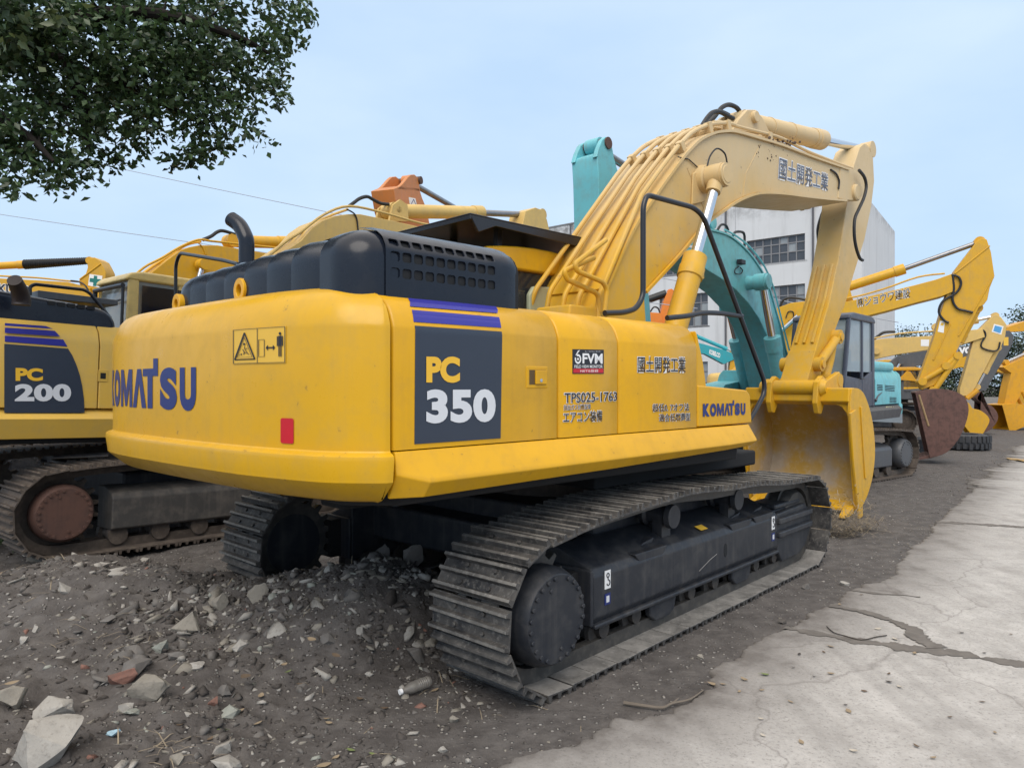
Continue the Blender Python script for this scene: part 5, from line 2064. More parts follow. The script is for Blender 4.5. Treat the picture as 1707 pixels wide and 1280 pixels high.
def bucket_shape(root, outline, w, mat, teeth=5, lip=0, inside=None, name='bucket'):
    """outline: open run (t, z) of the curved back from the lip to the hinge; the chord is the mouth"""
    S = smooth_poly(outline, 4)
    area = sum(a[0] * b[1] - b[0] * a[1] for a, b in zip(S, S[1:] + S[:1]))
    d = 0.03 if area > 0 else -0.03
    m = MB()
    v, f = [], []
    for a, b in zip(S, off_path(S, -d)):
        v += [(a[0], -w, a[1]), (a[0], w, a[1]), (b[0], w, b[1]), (b[0], -w, b[1])]
    for i in range(len(S) - 1):
        for j in range(4):
            f.append((i * 4 + j, i * 4 + (j + 1) % 4, i * 4 + 4 + (j + 1) % 4, i * 4 + 4 + j))
    n = (len(S) - 1) * 4
    f += [(0, 1, 2, 3), (n + 3, n + 2, n + 1, n)]
    m.faces(v, f)
    bk = m.build(name, mat, root)
    for s in (-1, 1):
        MB().prism(off_path(S, -d), s * w, s * (w + 0.03)).build('side_plate', mat, bk, bevel=0.006)
    dl = (Vector(S[0]) - Vector(S[2])).normalized()
    nn = Vector((-dl.y, dl.x))
    for k in range(teeth):
        l = -w + 0.05 + (2 * w - 0.1) * k / max(1, teeth - 1)
        a, b = Vector(S[0]) - dl * 0.05, Vector(S[0]) + dl * 0.32
        m = MB()
        m.loft([[Vector((q.x + nn.x * h_ * sgn, l + x, q.y + nn.y * h_ * sgn)) for sgn, x in ((-1, -ww), (-1, ww), (1, ww), (1, -ww))] for q, h_, ww in ((a, 0.04, 0.05), (b, 0.008, 0.035))])
        m.build('bucket_tooth', mat, bk)
    return bk


# ---- PC 200 on the left
P2 = Frame(-4.40, 9.0, 40, 2.0)
pc = P2.root('excavator', 'smaller yellow excavator at the left with PC 200 on its curved navy panel', 'excavator', GRP)
YELL = paint('faded_yellow_paint', (0.64, 0.40, 0.07), 0.42, dirt=(0.44, 0.32, 0.14), amt=0.35, coat=0.15)
undercarriage(pc, 0.0, 2.0, 0.92, 1.20, 0.60, paint('muddy_charcoal', (0.055, 0.052, 0.05), 0.7, dirt=(0.13, 0.115, 0.10), amt=0.9, coat=0), RUST, RUSTY)
W2 = 1.35
upper_body(pc, YELL, NAVY, tail=2.78, front=1.15, w=W2, zd=1.12, zb=1.46, zt=2.30, hood_h=0.0)
def q2(pts, l=-W2):
    return P2.S(pts, l)
curve = [(7, 688), (7, 573), (113, 581), (120, 592), (127, 608), (133, 626), (137, 645), (139.5, 665), (140.5, 688)]
side_poly(P2, curve, -W2, DECAL, pc, 0.006, name='model_decal')
for q in ([(8, 559.5), (8, 569.5), (112, 577.5), (105, 566)], [(8, 546), (8, 555), (100, 561), (91, 551.5)], [(8, 538.5), (8, 543), (88, 548.5), (76, 543.5)]):
    side_poly(P2, q, -W2, STRIPE, pc, 0.006, name='stripe')
side_text(P2, 'PC', [(25.5, 613), (71, 614), (71, 635), (25.5, 635)], -W2, GOLD, pc, 0.05, lift=0.009)
side_text(P2, '200', [(24, 640), (118, 640), (118, 669), (24, 669)], -W2, SILV, pc, 0.05, lift=0.009, tight=1.05)
(ta_, za_), (tb2, zb2) = P2.s(163, 636, -W2), P2.s(180, 617, -W2)
m = MB()
m.box(ta_, tb2, -W2 - 0.006, -W2, za_, zb2)
lt = m.build('latch_plate', YELL, pc, bevel=0.01)
MB().box(ta_ + 0.02, ta_ + 0.07, -W2 - 0.008, -W2, za_ + 0.03, zb2 - 0.03).build('latch_recess', DEEP, lt)
# hood with its row of slots, muffler and rail
hp = q2([(0, 540), (0, 508), (10, 499), (22, 497), (150, 513), (166, 517), (178, 527), (185, 538), (186, 553)], -1.10)
m = MB()
m.prism([(-2.75, 2.27), (-2.70, 2.48), (-2.55, 2.585)] + [p for p in hp[4:]] + [(hp[-1][0], 2.2), (-2.75, 2.2)], -1.24, 1.0)
hd2 = m.build('engine_hood', NAVY, pc, bevel=0.07, seg=3)
for k in range(5):
    u = 86 + 16.5 * k
    v = 507 + 2.0 * k
    (a, b), (c, d) = P2.s(u - 6, v + 1, -1.245), P2.s(u + 6, v - 2, -1.245)
    MB().box(a, c, -1.25, -1.22, min(b, d) - 0.0, max(b, d) + 0.012).build('hood_slot', DEEP, hd2)
l_, z_ = P2.b(36, 500, -2.0)
l2_, z2_ = P2.b(24, 467, -2.1)
m = MB()
m.tube([(-2.0, l_, 2.4), (-2.0, l_, z_), (-2.03, l_ * .7 + l2_ * .3, z_ * .5 + z2_ * .5), (-2.1, l2_, z2_)], [0.075, 0.075, 0.07, 0.06], 16)
m.build('exhaust_pipe', plain('brown_black_exhaust', (0.022, 0.014, 0.014), 0.6), pc)
P = q2([(50, 492), (50, 478), (58, 474), (140, 483), (150, 489), (184, 530)], -0.6)
MB().tube([(a, -0.6, b) for a, b in P], 0.018, 8, rad=0.06).build('handrail', RAIL, pc)
m = MB()
P = q2([(50, 500), (50, 487), (182, 503), (182, 512)], -0.35)
m.prism(P, -0.6, 0.1)
m.build('walkway_cover', GREYB, pc, bevel=0.01)
CREAM = paint('cream_cab_paint', (0.66, 0.49, 0.18), 0.45, amt=0.3, coat=0.15)
cab2 = cab_body(pc, -0.36, 1.30, 0.36, 1.32, 1.45, 3.18, CREAM, CREAM, GLASSP, 0.3)
# dark right-hand pane, as the photo shows it from behind
m = MB()
m.box(-0.17, 0.98, 0.350, 0.357, 2.02, 3.0)
m.build('dark_window', glass('dark_cab_glass', (0.010, 0.012, 0.02), 0.96), cab2, smooth=False)
m = MB()
m.tube([(-0.38, 0.42, 2.80), (-0.38, 1.28, 2.80)], 0.014, 8)
m.tube([(-0.37, 1.32, 1.5), (-0.37, 1.32, 2.98)], 0.03, 8)
m.tube([(-0.385, 0.40, 2.98), (-0.385, 1.30, 2.98)], 0.03, 8)
m.tube([(-0.375, 0.42, 1.9), (-0.375, 0.42, 2.98)], 0.02, 8)
m.build('window_bar', RAIL, cab2)
# boom of the PC 200, running behind the hood of the big machine
bpx = [(318, 640), (300, 600), (318, 560), (420, 466), (472, 421), (502, 401), (520, 380), (537, 368), (558, 360), (580, 357), (601, 357), (650, 367), (699, 378), (800, 398), (862, 402), (868, 436), (800, 440), (700, 425), (640, 423), (585, 436), (530, 466), (440, 545), (370, 620)]
b2, BPP = beam(pc, P2, bpx, 0.30, YELP, 'boom')
pipes(b2, P2, [(300, 585), (380, 490), (470, 408), (500, 388), (540, 358), (582, 344), (640, 355), (700, 372), (740, 378)], [-0.27], 0.02, YELP)
pipes(b2, P2, [(310, 575), (400, 470), (478, 402), (508, 384), (540, 364), (580, 349)], [-0.13, 0.02], 0.02, YELP)
pipes(b2, P2, [(582, 344), (590, 338), (600, 331), (612, 328), (622, 333), (634, 339), (648, 341)], [-0.1, 0.0], 0.028, BLACK, name='rubber_hose')
pipes(b2, P2, [(578, 349), (590, 356), (595, 366), (597, 385)], [-0.315], 0.012, BLACK, name='thin_hose')
c0, c1, c2 = P2.s(652, 352, 0), P2.s(802, 355, 0), P2.s(898, 359, 0)
ram(pc, 'arm_cylinder', (c0[0], 0, c0[1]), (c1[0], 0, c1[1]), (c2[0], 0, c2[1]), 0.12, YELP, plain('dull_rod', (0.25, 0.25, 0.26), 0.3, 0.8))
m = MB()
P = P2.S([(636, 372), (642, 345), (654, 336), (666, 345), (668, 372)], 0)
for l in (-0.2, 0.15):
    m.prism(P, l, l + 0.05)
m.lathe((c0[0], -0.2, c0[1]), (0, 1, 0), [(0, 0.02), (0, 0.06), (0.4, 0.06), (0.4, 0.02)], 14)
m.build('cylinder_bracket', YELP, b2)
P = P2.S([(876, 352), (893, 346), (903, 350), (912, 366), (917, 388), (918, 420), (910, 520), (890, 560), (880, 560), (872, 480), (868, 420), (872, 372)], -0.2)
m = MB().prism(P, -0.2, 0.2)
m.build('arm', YELP, pc, bevel=0.012)

# ---- yellow machine behind the PC 200
P4 = Frame(-7.4, 13.0, 40)
x4 = P4.root('excavator', 'yellow excavator mostly hidden behind the PC 200, its curved boom rising above the cream cab', 'excavator', GRP)
undercarriage(x4, 0.0, 2.05, 0.9, 1.15, 0.6, None, None, None, False)
upper_body(x4, YEL2, NAVY, 2.7, 1.1, 1.3, 1.05, 1.38, 2.2, 0.2)
cab_body(x4, -0.45, 1.15, 0.38, 1.3, 1.38, 2.95, CHAR, YEL2, GLASS)
bpx = [(155, 640), (146, 600), (165, 548), (208, 500), (254, 453), (278, 434), (300, 418), (316, 412), (332, 409), (363, 409), (400, 415), (480, 428), (580, 446), (582, 482), (520, 478), (450, 470), (400, 467), (360, 474), (330, 490), (290, 535), (240, 600), (195, 650)]
b4, _ = beam(x4, P4, bpx, 0.30, YEL2, 'boom')
pipes(b4, P4, [(150, 575), (172, 532), (192, 500), (212, 472), (240, 446), (270, 430), (300, 412), (330, 400), (352, 402), (400, 407), (470, 414)], [-0.27], 0.022, YEL2)
pipes(b4, P4, [(160, 580), (186, 530), (216, 480), (245, 452), (280, 428), (310, 409), (335, 403)], [-0.12, 0.05], 0.022, YEL2)
pipes(b4, P4, [(338, 400), (352, 394), (362, 387), (372, 385), (392, 391), (402, 394)], [-0.1], 0.035, BLACK, name='rubber_hose')
pipes(b4, P4, [(330, 405), (338, 412), (343, 424)], [-0.31], 0.012, YEL2, name='thin_hose')
pp = P4.s(338, 441, -0.45)
fo = (0.9, -0.45, 1.35)
rx = Vector((pp[0], -0.45, pp[1])).lerp(Vector(fo), 0.45)
ram(x4, 'boom_cylinder', fo, rx, (pp[0], -0.45, pp[1]), 0.11, YEL2)
ram(x4, 'boom_cylinder', (fo[0], 0.45, fo[2]), (rx.x, 0.45, rx.z), (pp[0], 0.45, pp[1]), 0.11, YEL2)
c0, c1, c2 = P4.s(385, 402, 0), P4.s(480, 405, 0), P4.s(575, 410, 0)
ram(x4, 'arm_cylinder', (c0[0], 0, c0[1]), (c1[0], 0, c1[1]), (c2[0], 0, c2[1]), 0.13, YEL2)
tp = P4.s(575, 462, 0)
m = MB()
m.prism([(tp[0] - 0.25, tp[1] + 0.25), (tp[0], tp[1] + 0.75), (tp[0] + 0.3, tp[1] + 0.6), (tp[0] + 0.45, tp[1] - 0.1), (tp[0] - 0.9, 1.3), (tp[0] - 1.25, 1.3)], -0.2, 0.2)
m.build('arm', YEL2, x4, bevel=0.012)
pipes(x4, P4, [(175, 508), (178, 490), (186, 476), (198, 468), (212, 470), (222, 476)], [0.1], 0.026, BLACK, name='rubber_hose')
pipes(x4, P4, [(188, 506), (194, 486), (206, 470), (222, 462), (236, 464)], [-0.15], 0.026, BLACK, name='rubber_hose')

# ---- machine beyond the left edge: bellows cylinder, green cross sticker
P5 = Frame(-16.5, 16.5, 90)
x5 = P5.root('excavator', 'far left yellow excavator with black bellows on its cylinder and a green cross sticker', 'excavator', GRP)
undercarriage(x5, 0.0, 2.05, 0.9, 1.15, 0.6, None, None, None, False)
upper_body(x5, YEL2, NAVY, 2.7, 1.1, 1.3, 1.05, 1.38, 2.2, 0.2)
cab_body(x5, -0.45, 1.15, 0.38, 1.3, 1.38, 2.95, CHAR, YEL2, GLASS)
bpx = [(-330, 640), (-350, 590), (-260, 500), (-190, 462), (-120, 455), (0, 464), (60, 467), (112, 470), (150, 480), (152, 505), (100, 498), (0, 494), (-90, 494), (-160, 510), (-230, 560), (-290, 640)]
b5, _ = beam(x5, P5, bpx, 0.28, YEL2, 'boom')
side_text(P5, 'KUBO', [(-2, 473), (50, 477), (50, 491), (-2, 489)], -0.28, INK, b5, 0.03, WHITE, 0.05)
pipes(b5, P5, [(-120, 452), (0, 460), (60, 463), (110, 468), (135, 470)], [-0.25, -0.1], 0.02, YEL2)
pipes(b5, P5, [(118, 468), (132, 470), (143, 477), (148, 488)], [-0.3], 0.018, BLACK, name='rubber_hose')
c0, c1, c2 = P5.s(-130, 450, 0), P5.s(42, 441, 0), P5.s(152, 435, 0)
r5 = ram(x5, 'arm_cylinder', (c0[0], 0, c0[1]), (c1[0], 0, c1[1]), (c2[0], 0, c2[1]), 0.085, YEL2)
A, B_ = Vector((c1[0], 0, c1[1])), Vector((c2[0] - 0.1, 0, c2[1]))
prof = []
n = 27
for k in range(n + 1):
    s = (B_ - A).length * k / n
    prof += [(s, 0.115 - 0.03 * k / n), (s + (B_ - A).length * 0.5 / n, 0.085 - 0.02 * k / n)]
m = MB()
m.lathe(A, B_ - A, [(0, 0.02)] + prof + [(prof[-1][0] + 0.02, 0.02)], 18)
m.build('rubber_bellows', BLACK, r5, angle=60)
P = P5.S([(131, 468), (143, 456), (146, 446), (145, 436), (149, 430.5), (157, 429), (166, 434), (171, 443), (176, 453), (176, 462), (171, 480), (165, 520), (150, 600), (138, 640), (128, 640), (136, 560), (140, 500)], -0.2)
a5 = MB().prism(P, -0.2, 0.2).build('arm', YEL2, x5, bevel=0.012)
side_poly(P5, [(149.5, 457), (171, 460), (168, 480), (147, 476)], -0.2, WHITE, a5, 0.006, name='sticker')
GREEN = plain('green_cross', (0.01, 0.17, 0.15), 0.5)
cx5 = (159, 468)
side_poly(P5, [(157, 459.5), (162.5, 460.3), (160.8, 477.5), (155.3, 476.7)], -0.2, GREEN, a5, 0.009, name='green_cross')
side_poly(P5, [(150.3, 463.5), (169, 466.0), (168, 472.5), (149.4, 470.0)], -0.2, GREEN, a5, 0.0095, name='green_cross')
m = MB()
P = P5.S([(133, 466), (160, 446), (168, 440)], -0.2)
for a, b in zip(P, P[1:]):
    m.tube([(a[0], -0.2, a[1]), (b[0], -0.2, b[1])], 0.02, 6)
m.build('arm_rib', YEL2, a5)

# ---- orange machine behind the PC 200's boom
P6 = Frame(-0.1, 17.9, 200)
x6 = P6.root('excavator', 'faded orange excavator behind the yellow booms, its arm head up against the sky', 'excavator', GRP)
undercarriage(x6, 0.0, 2.0, 0.9, 1.1, 0.55, None, None, None, False)
upper_body(x6, ORNG, CHAR, 2.5, 1.0, 1.25, 1.05, 1.38, 2.1, 0.0)
cab_body(x6, -0.45, 1.1, 0.36, 1.2, 1.38, 2.85, CHAR, ORNG, GLASS)
to = P6.s(690, 300, 0.2)[0]
P = P6.S([(656, 315), (668, 310), (699, 314), (704, 330), (711, 347), (722, 400), (724, 470), (716, 560), (700, 560), (690, 470), (676, 400), (662, 352)], 0.22)
a6 = MB().prism(P, -0.22, 0.22).build('arm', ORNG, x6, bevel=0.012)
EP = P6.S([(660, 316), (671, 307), (680, 296), (685, 291.5), (691, 291), (697, 296), (699, 306), (701, 320)], 0.22)
for l in (-0.22, 0.15):
    MB().prism(EP, l, l + 0.07).build('arm_ear', ORNG, a6, bevel=0.012)
side_poly(P6, [(681, 329), (692, 331), (695, 345), (683, 343)], 0.22, WHITE, a6, 0.006, side=1, name='sticker')
P = P6.S([(684, 342), (689, 332.5), (693.5, 343.5)], 0.22)
m = MB()
for a, b in zip(P, P[1:] + P[:1]):
    m.tube([(a[0], 0.2275, a[1]), (b[0], 0.2275, b[1])], 0.006, 5)
m.build('warning_triangle', BLUE, a6)
pr = P6.s(690, 302, 0.1)
p_ = P6.s(770, 352, 0.0)
MB().lathe((pr[0], -0.25, pr[1]), (0, 1, 0), [(0, 0.02), (0, 0.07), (0.5, 0.07), (0.5, 0.02)], 16).build('rod_pin', RUST, a6)
ram(x6, 'arm_cylinder', (2.0, 0.0, 4.2), (p_[0], 0, p_[1]), (pr[0], 0, pr[1]), 0.11, ORNG, plain('dull_rod', (0.25, 0.25, 0.26), 0.3, 0.8))
tt = P6.s(705, 385, 0)
m = MB()
m.prism([(0.1, 1.6), (0.7, 1.6), (1.9, 3.0), (2.8, 3.4), (tt[0], 3.75), (tt[0] + 0.05, 4.1), (2.6, 4.1), (1.6, 3.9), (0.6, 2.9), (0.0, 1.9)], -0.28, 0.28)
m.build('boom', ORNG, x6, bevel=0.012)

# ---- teal machine facing the row
P7 = Frame(5.2, 13.6, 222)
x7 = P7.root('excavator', 'teal excavator facing the big yellow one, its boom bent over behind the yellow boom', 'excavator', GRP)
undercarriage(x7, R(-10), 2.1, 0.92, 1.18, 0.60, GREYB, GREYB, RUSTY)
W7 = 1.34
upper_body(x7, TEAL, TEAL, 2.95, 1.1, W7, 1.02, 1.36, 2.02, 0.0, None, GREYB)
m = MB()
m.prism([(-2.2, -1.25), (-0.8, -1.25), (-0.8, 1.30), (-2.2, 1.30)], 1.99, 2.18, axis='z')
m.build('engine_hood', TEAL, x7, bevel=0.08, seg=3)
cb7 = cab_body(x7, -0.72, 0.98, 0.38, 1.34, 1.34, 2.98, CABG, CABG, GLASSP, 0.35)
def side7(px, mat, name, lift=0.006, parent=None, l=W7):
    return side_poly(P7, px, l, mat, parent or x7, lift, side=1, name=name)
for r_ in range(4):
    v = 641 + 2.6 * r_
    side7([(1462, v), (1471, v + .8), (1471, v + 1.9), (1462, v + 1.1)], DEEP, 'vent_slot')
    side7([(1475, v + 1), (1491, v + 2.4), (1491, v + 3.4), (1475, v + 2.0)], DEEP, 'vent_slot')
    v = 662 + 2.4 * r_
    side7([(1483, v), (1494, v + .6), (1494, v + 1.5), (1483, v + .9)], DEEP, 'vent_slot')
side_text(P7, 'SK200', [(1476, 677), (1494, 677.5), (1494, 687), (1476, 686.5)], W7, plain('pale_yellow_lettering', (0.6, 0.55, 0.3), 0.5), x7, 0.03, side=1, lift=0.006)
side7([(1446, 688), (1504, 690), (1504, 705), (1446, 702)], plain('grey_scuffed_band', (0.22, 0.25, 0.27), 0.6), 'grey_band', 0.004)
m = MB()
for q in ([(1459, 668), (1463, 660), (1470, 654)],):
    P = P7.S(q, W7)
    m.tube([(a, W7 + 0.004, b) for a, b in smooth_poly(P, 4)], [0.03, 0.006], 6)
m.build('swoosh_decal', GREYB, x7)
# boom: the near (left) flank is the light one
bpx = [(1298, 650), (1330, 640), (1322, 610), (1311, 590), (1303, 555), (1291, 512), (1281, 478), (1268, 450), (1250, 424), (1230, 404), (1210, 391), (1175, 382), (1120, 376), (1046, 366), (1042, 392), (1118, 415), (1136, 422), (1182, 452), (1205, 466), (1227, 483), (1248, 506), (1265, 530), (1280, 562), (1290, 610)]
P = P7.S(bpx, 0.12)
b7 = MB().prism(P, -0.43, 0.12).build('boom', TEAL, x7, bevel=0.014)
m = MB()
ribbon(m, smooth_poly(P7.S(bpx[2:13], 0.12), 4), -0.45, 0.14, -0.01, 0.02)
m.build('boom_flange', TEAL, b7)
side_text(P7, 'OCLEBOK'[::-1], [(1062, 376), (1160, 398), (1158, 415), (1060, 393)], 0.12, WHITE, b7, 0.04, side=1, lift=0.005)
pipes(b7, P7, [(1316, 585), (1306, 545), (1296, 505), (1288, 475), (1272, 440), (1250, 412), (1228, 394), (1208, 383)], [0.06, -0.06], 0.016, TEAL)
pipes(b7, P7, [(1222, 393), (1226, 387), (1237, 387), (1241, 393), (1241, 412)], [0.02], 0.022, BLACK, name='rubber_hose')
pipes(b7, P7, [(1196, 384), (1202, 375), (1210, 376), (1214, 384)], [-0.05, 0.0], 0.02, BLACK, name='rubber_hose')
m = MB()
q = P7.s(1238, 437, 0.2)
m.box(q[0] - 0.08, q[0] + 0.08, 0.13, 0.22, q[1] - 0.035, q[1] + 0.04)
m.build('work_lamp', INK, b7, bevel=0.01)
q = P7.S([(1232, 444), (1225, 450), (1226, 456), (1234, 457), (1238, 451), (1234, 446)], 0.14)
MB().tube([(a, 0.14, b) for a, b in smooth_poly(q, 4)], 0.009, 6).build('thin_hose', BLACK, b7)
pe = P7.s(1270, 470, 0.36)
MB().lathe((pe[0], 0.10, pe[1]), (0, 1, 0), [(0, 0.05), (0, 0.12), (0.16, 0.11), (0.16, 0.14), (0.34, 0.14), (0.36, 0.08), (0.36, 0.02)], 20).build('cylinder_pin', TEAL, b7)
rm = P7.s(1287, 562, 0.36)
ft = P7.s(1304, 660, 0.36)
ram(x7, 'boom_cylinder', (ft[0], 0.36, ft[1]), (rm[0], 0.36, rm[1]), (pe[0], 0.36, pe[1]), 0.125, TEAL)
pe2 = P7.s(1214, 512, -0.72)
rm2 = P7.s(1227, 566, -0.72)
ft2 = P7.s(1251, 672, -0.72)
ram(x7, 'boom_cylinder', (ft2[0], -0.72, ft2[1]), (rm2[0], -0.72, rm2[1]), (pe2[0], -0.72, pe2[1]), 0.125, TEAL)
# arm with its two-eared head
AP = P7.S([(997, 256), (1006, 252), (1021, 252), (1023, 260), (1030, 285), (1041, 318), (1050, 352), (1058, 400), (1080, 470), (1086, 540), (1086, 610), (1076, 640), (1064, 640), (1060, 560), (1040, 470), (1010, 420), (1000, 390), (998, 300), (996, 262)], 0.06)
a7 = MB().prism(AP, -0.34, 0.06).build('arm', TEAL, x7, bevel=0.012)
EP = P7.S([(994, 262), (998, 247), (1004, 233), (1010, 228), (1015, 229), (1019, 236), (1022, 252), (1024, 266)], 0.06)
for l in (-0.34, -0.005):
    MB().prism(EP, l, l + 0.066).build('arm_ear', TEAL, a7, bevel=0.012)
pr = P7.s(1013, 239, 0.06)
m = MB()
m.lathe((pr[0], -0.36, pr[1]), (0, 1, 0), [(0, 0.02), (0, 0.075), (0.44, 0.075), (0.44, 0.02)], 16)
m.build('rod_pin', RUST, a7)
p_ = P7.s(1078, 300, -0.14)
p0 = P7.s(1180, 372, -0.14)
ram(x7, 'arm_cylinder', (p0[0], -0.14, p0[1]), (p_[0], -0.14, p_[1]), (pr[0], -0.14, pr[1]), 0.10, TEAL, plain('dull_rod', (0.25, 0.25, 0.26), 0.3, 0.8))
# dark slit pockets down the arm's outer face
tfa = AP[-3]
bucket_shape(x7, [(6.1, 0.25), (5.6, 0.2), (5.2, 0.5), (5.15, 0.95), (5.5, 1.25), (5.9, 1.25)], 0.45, GREYB, 4)

# ---- far bright orange arm and small teal machine glimpsed under the boom
P8 = Frame(0.5, 27, 92)
x8 = P8.root('excavator', 'bright orange excavator glimpsed under the big yellow boom beside its lift cylinder', 'excavator', GRP)
undercarriage(x8, 0.0, 2.0, 0.9, 1.1, 0.55, None, None, None, False)
upper_body(x8, ORNB, CHAR, 2.5, 1.0, 1.25, 1.05, 1.38, 2.1, 0.0)
P = P8.S([(1107, 500), (1113, 486), (1119, 481), (1125, 485), (1131, 494), (1134, 515), (1130, 560), (1118, 620), (1108, 620), (1102, 560), (1100, 526)], -0.2)
MB().prism(P, -0.2, 0.2).build('arm', ORNB, x8, bevel=0.01)
P = P8.S([(930, 640), (925, 600), (960, 545), (1000, 520), (1050, 518), (1102, 522), (1106, 545), (1050, 542), (1005, 550), (970, 590), (955, 640)], -0.28)
MB().prism(P, -0.28, 0.28).build('boom', ORNB, x8, bevel=0.01)
c0, c1, c2 = P8.s(1000, 515, 0), P8.s(1060, 507, 0), P8.s(1116, 487, 0)
r8 = ram(x8, 'arm_cylinder', (c0[0], 0, c0[1]), (c1[0], 0, c1[1]), (c2[0], 0, c2[1]), 0.10, ORNB)
A, B_ = Vector((c1[0], 0, c1[1])), Vector((c2[0], 0, c2[1]))
MB().tube([A, A.lerp(B_, 0.9)], 0.14, 12).build('rubber_sleeve', BLACK, r8)
pipes(x8, P8, [(1084, 520), (1090, 512), (1097, 514), (1100, 522)], [-0.2], 0.03, BLACK, name='rubber_hose')

P9 = Frame(6.2, 31.0, 96)
x9 = P9.root('excavator', 'small bright teal excavator far behind the yellow toolbox, boom lowered to the right', 'excavator', GRP)
undercarriage(x9, 0.0, 2.0, 0.9, 1.1, 0.55, None, None, None, False)
upper_body(x9, TEALD, TEALD, 2.5, 1.0, 1.25, 1.05, 1.38, 2.1, 0.0)
cab_body(x9, -0.45, 1.1, 0.36, 1.2, 1.38, 2.85, CHAR, TEALD, GLASS)
P = P9.S([(1098, 640), (1100, 600), (1120, 572), (1145, 566), (1171, 573), (1206, 583), (1224, 590), (1228, 597), (1207, 607), (1175, 590), (1145, 585), (1125, 605), (1115, 640)], -0.25)
b9 = MB().prism(P, -0.25, 0.25).build('boom', TEALD, x9, bevel=0.01)
side_text(P9, 'KOBELCO', [(1183, 582), (1201, 589), (1200, 597), (1182, 590)], -0.25, WHITE, b9, 0.05)
c0, c1, c2 = P9.s(1160, 560, 0), P9.s(1212, 582, 0), P9.s(1226, 588, 0)
ram(x9, 'arm_cylinder', (c0[0], 0, c0[1]), (c1[0], 0, c1[1]), (c2[0], 0, c2[1]), 0.08, TEALD)
P = P9.S([(1218, 586), (1226, 584), (1234, 592), (1232, 620), (1222, 672), (1214, 672), (1216, 620)], -0.2)
MB().prism(P, -0.2, 0.2).build('arm', YEL2, x9, bevel=0.01)
bt = P9.s(1218, 672, 0)
bucket_shape(x9, [(bt[0] - 0.9, 0.25), (bt[0] - 0.5, 0.1), (bt[0] + 0.05, 0.3), (bt[0] + 0.1, 0.8), (bt[0] - 0.2, 1.05)], 0.45, YEL2, 4)

# ---- yellow machine with the lettered boom and the rusty bucket
PA = Frame(4.2, 18.5, 114)
xa = PA.root('excavator', 'yellow excavator with a lettered boom and a big rusty bucket, right of the teal one', 'excavator', GRP)
undercarriage(xa, 0.0, 2.0, 0.9, 1.1, 0.55, None, None, None, False)
upper_body(xa, YELO, CHAR, 2.5, 1.0, 1.28, 1.05, 1.38, 2.1, 0.0)
YA = YEL2
bpx = [(1228, 640), (1228, 600), (1262, 548), (1294, 514), (1318, 505), (1345, 502), (1412, 503), (1470, 489), (1530, 474), (1560, 466), (1588, 456), (1592, 470), (1590, 486), (1570, 494), (1530, 504), (1480, 518), (1413, 535), (1370, 545), (1340, 560), (1312, 590), (1288, 625), (1272, 645)]
ba, _ = beam(xa, PA, bpx, 0.27, YA, 'boom')
side_text(PA, '㈱ショウワ建設', [(1428, 496), (1517, 480), (1517.5, 495.5), (1429, 513)], -0.27, INK, ba, 0.002, WHITE, 0.035)
pipes(ba, PA, [(1345, 498), (1412, 497), (1472, 482), (1530, 462), (1575, 456)], [-0.22], 0.02, YA)
pipes(ba, PA, [(1300, 512), (1306, 500), (1320, 496), (1345, 500)], [-0.1], 0.03, BLACK, name='rubber_hose')
pipes(ba, PA, [(1310, 530), (1314, 520), (1322, 520), (1322, 530), (1314, 536)], [-0.29], 0.012, BLACK, name='thin_hose')
pp = PA.s(1336, 522, -0.42)
for s in (-1, 1):
    ram(xa, 'boom_cylinder', (0.75, s * 0.42, 1.3), (0.75 + (pp[0] - 0.75) * 0.55, s * 0.42, 1.3 + (pp[1] - 1.3) * 0.55), (pp[0], s * 0.42, pp[1]), 0.11, YA)
c0, c1, c2 = PA.s(1405, 481, 0), PA.s(1508, 448, 0), PA.s(1632, 404, 0)
ram(xa, 'arm_cylinder', (c0[0], 0, c0[1]), (c1[0], 0, c1[1]), (c2[0], 0, c2[1]), 0.11, YA, plain('dull_rod', (0.25, 0.25, 0.26), 0.3, 0.8))
m = MB()
P = PA.S([(1392, 506), (1396, 482), (1405, 474), (1416, 482), (1422, 502)], 0)
for l in (-0.17, 0.12):
    m.prism(P, l, l + 0.05)
m.build('cylinder_bracket', YA, ba)
apx = [(1586, 470), (1592, 450), (1612, 424), (1628, 403), (1636, 397), (1645, 399), (1652, 420), (1656, 447), (1658, 460), (1650, 480), (1646, 500), (1640, 508), (1632, 512), (1622, 532), (1600, 575), (1580, 612), (1564, 640), (1536, 650), (1530, 636), (1540, 610), (1556, 565), (1566, 530), (1575, 500)]
aa, _ = beam(xa, PA, apx, 0.22, YA, 'arm')
m = MB()
for a_, b_ in (((1592, 456), (1650, 410)), ((1598, 560), (1656, 462)), ((1556, 600), (1584, 540))):
    p, q = PA.s(*a_, -0.22), PA.s(*b_, -0.22)
    m.tube([(p[0], -0.222, p[1]), (q[0], -0.222, q[1])], 0.018, 6)
m.build('arm_rib', YA, aa)
side_poly(PA, [(1567, 535), (1575, 535), (1573, 555), (1563, 553)], -0.22, WHITE, aa, 0.005, name='sticker')
side_poly(PA, [(1569, 538), (1573.5, 538), (1572.5, 543), (1567.5, 542.5)], -0.22, SIGNY, aa, 0.007, name='sticker_mark')
for px in ([(1586, 458), (1598, 462), (1602, 474), (1594, 488), (1572, 502), (1565, 520), (1574, 534), (1582, 538)], [(1588, 460), (1590, 480), (1588, 500), (1596, 514), (1610, 518), (1622, 521)]):
    pipes(aa, PA, px, [-0.26], 0.025, BLACK, name='rubber_hose')
c0, c1, c2 = PA.s(1628, 514, 0), PA.s(1598, 570, 0), PA.s(1586, 600, 0)
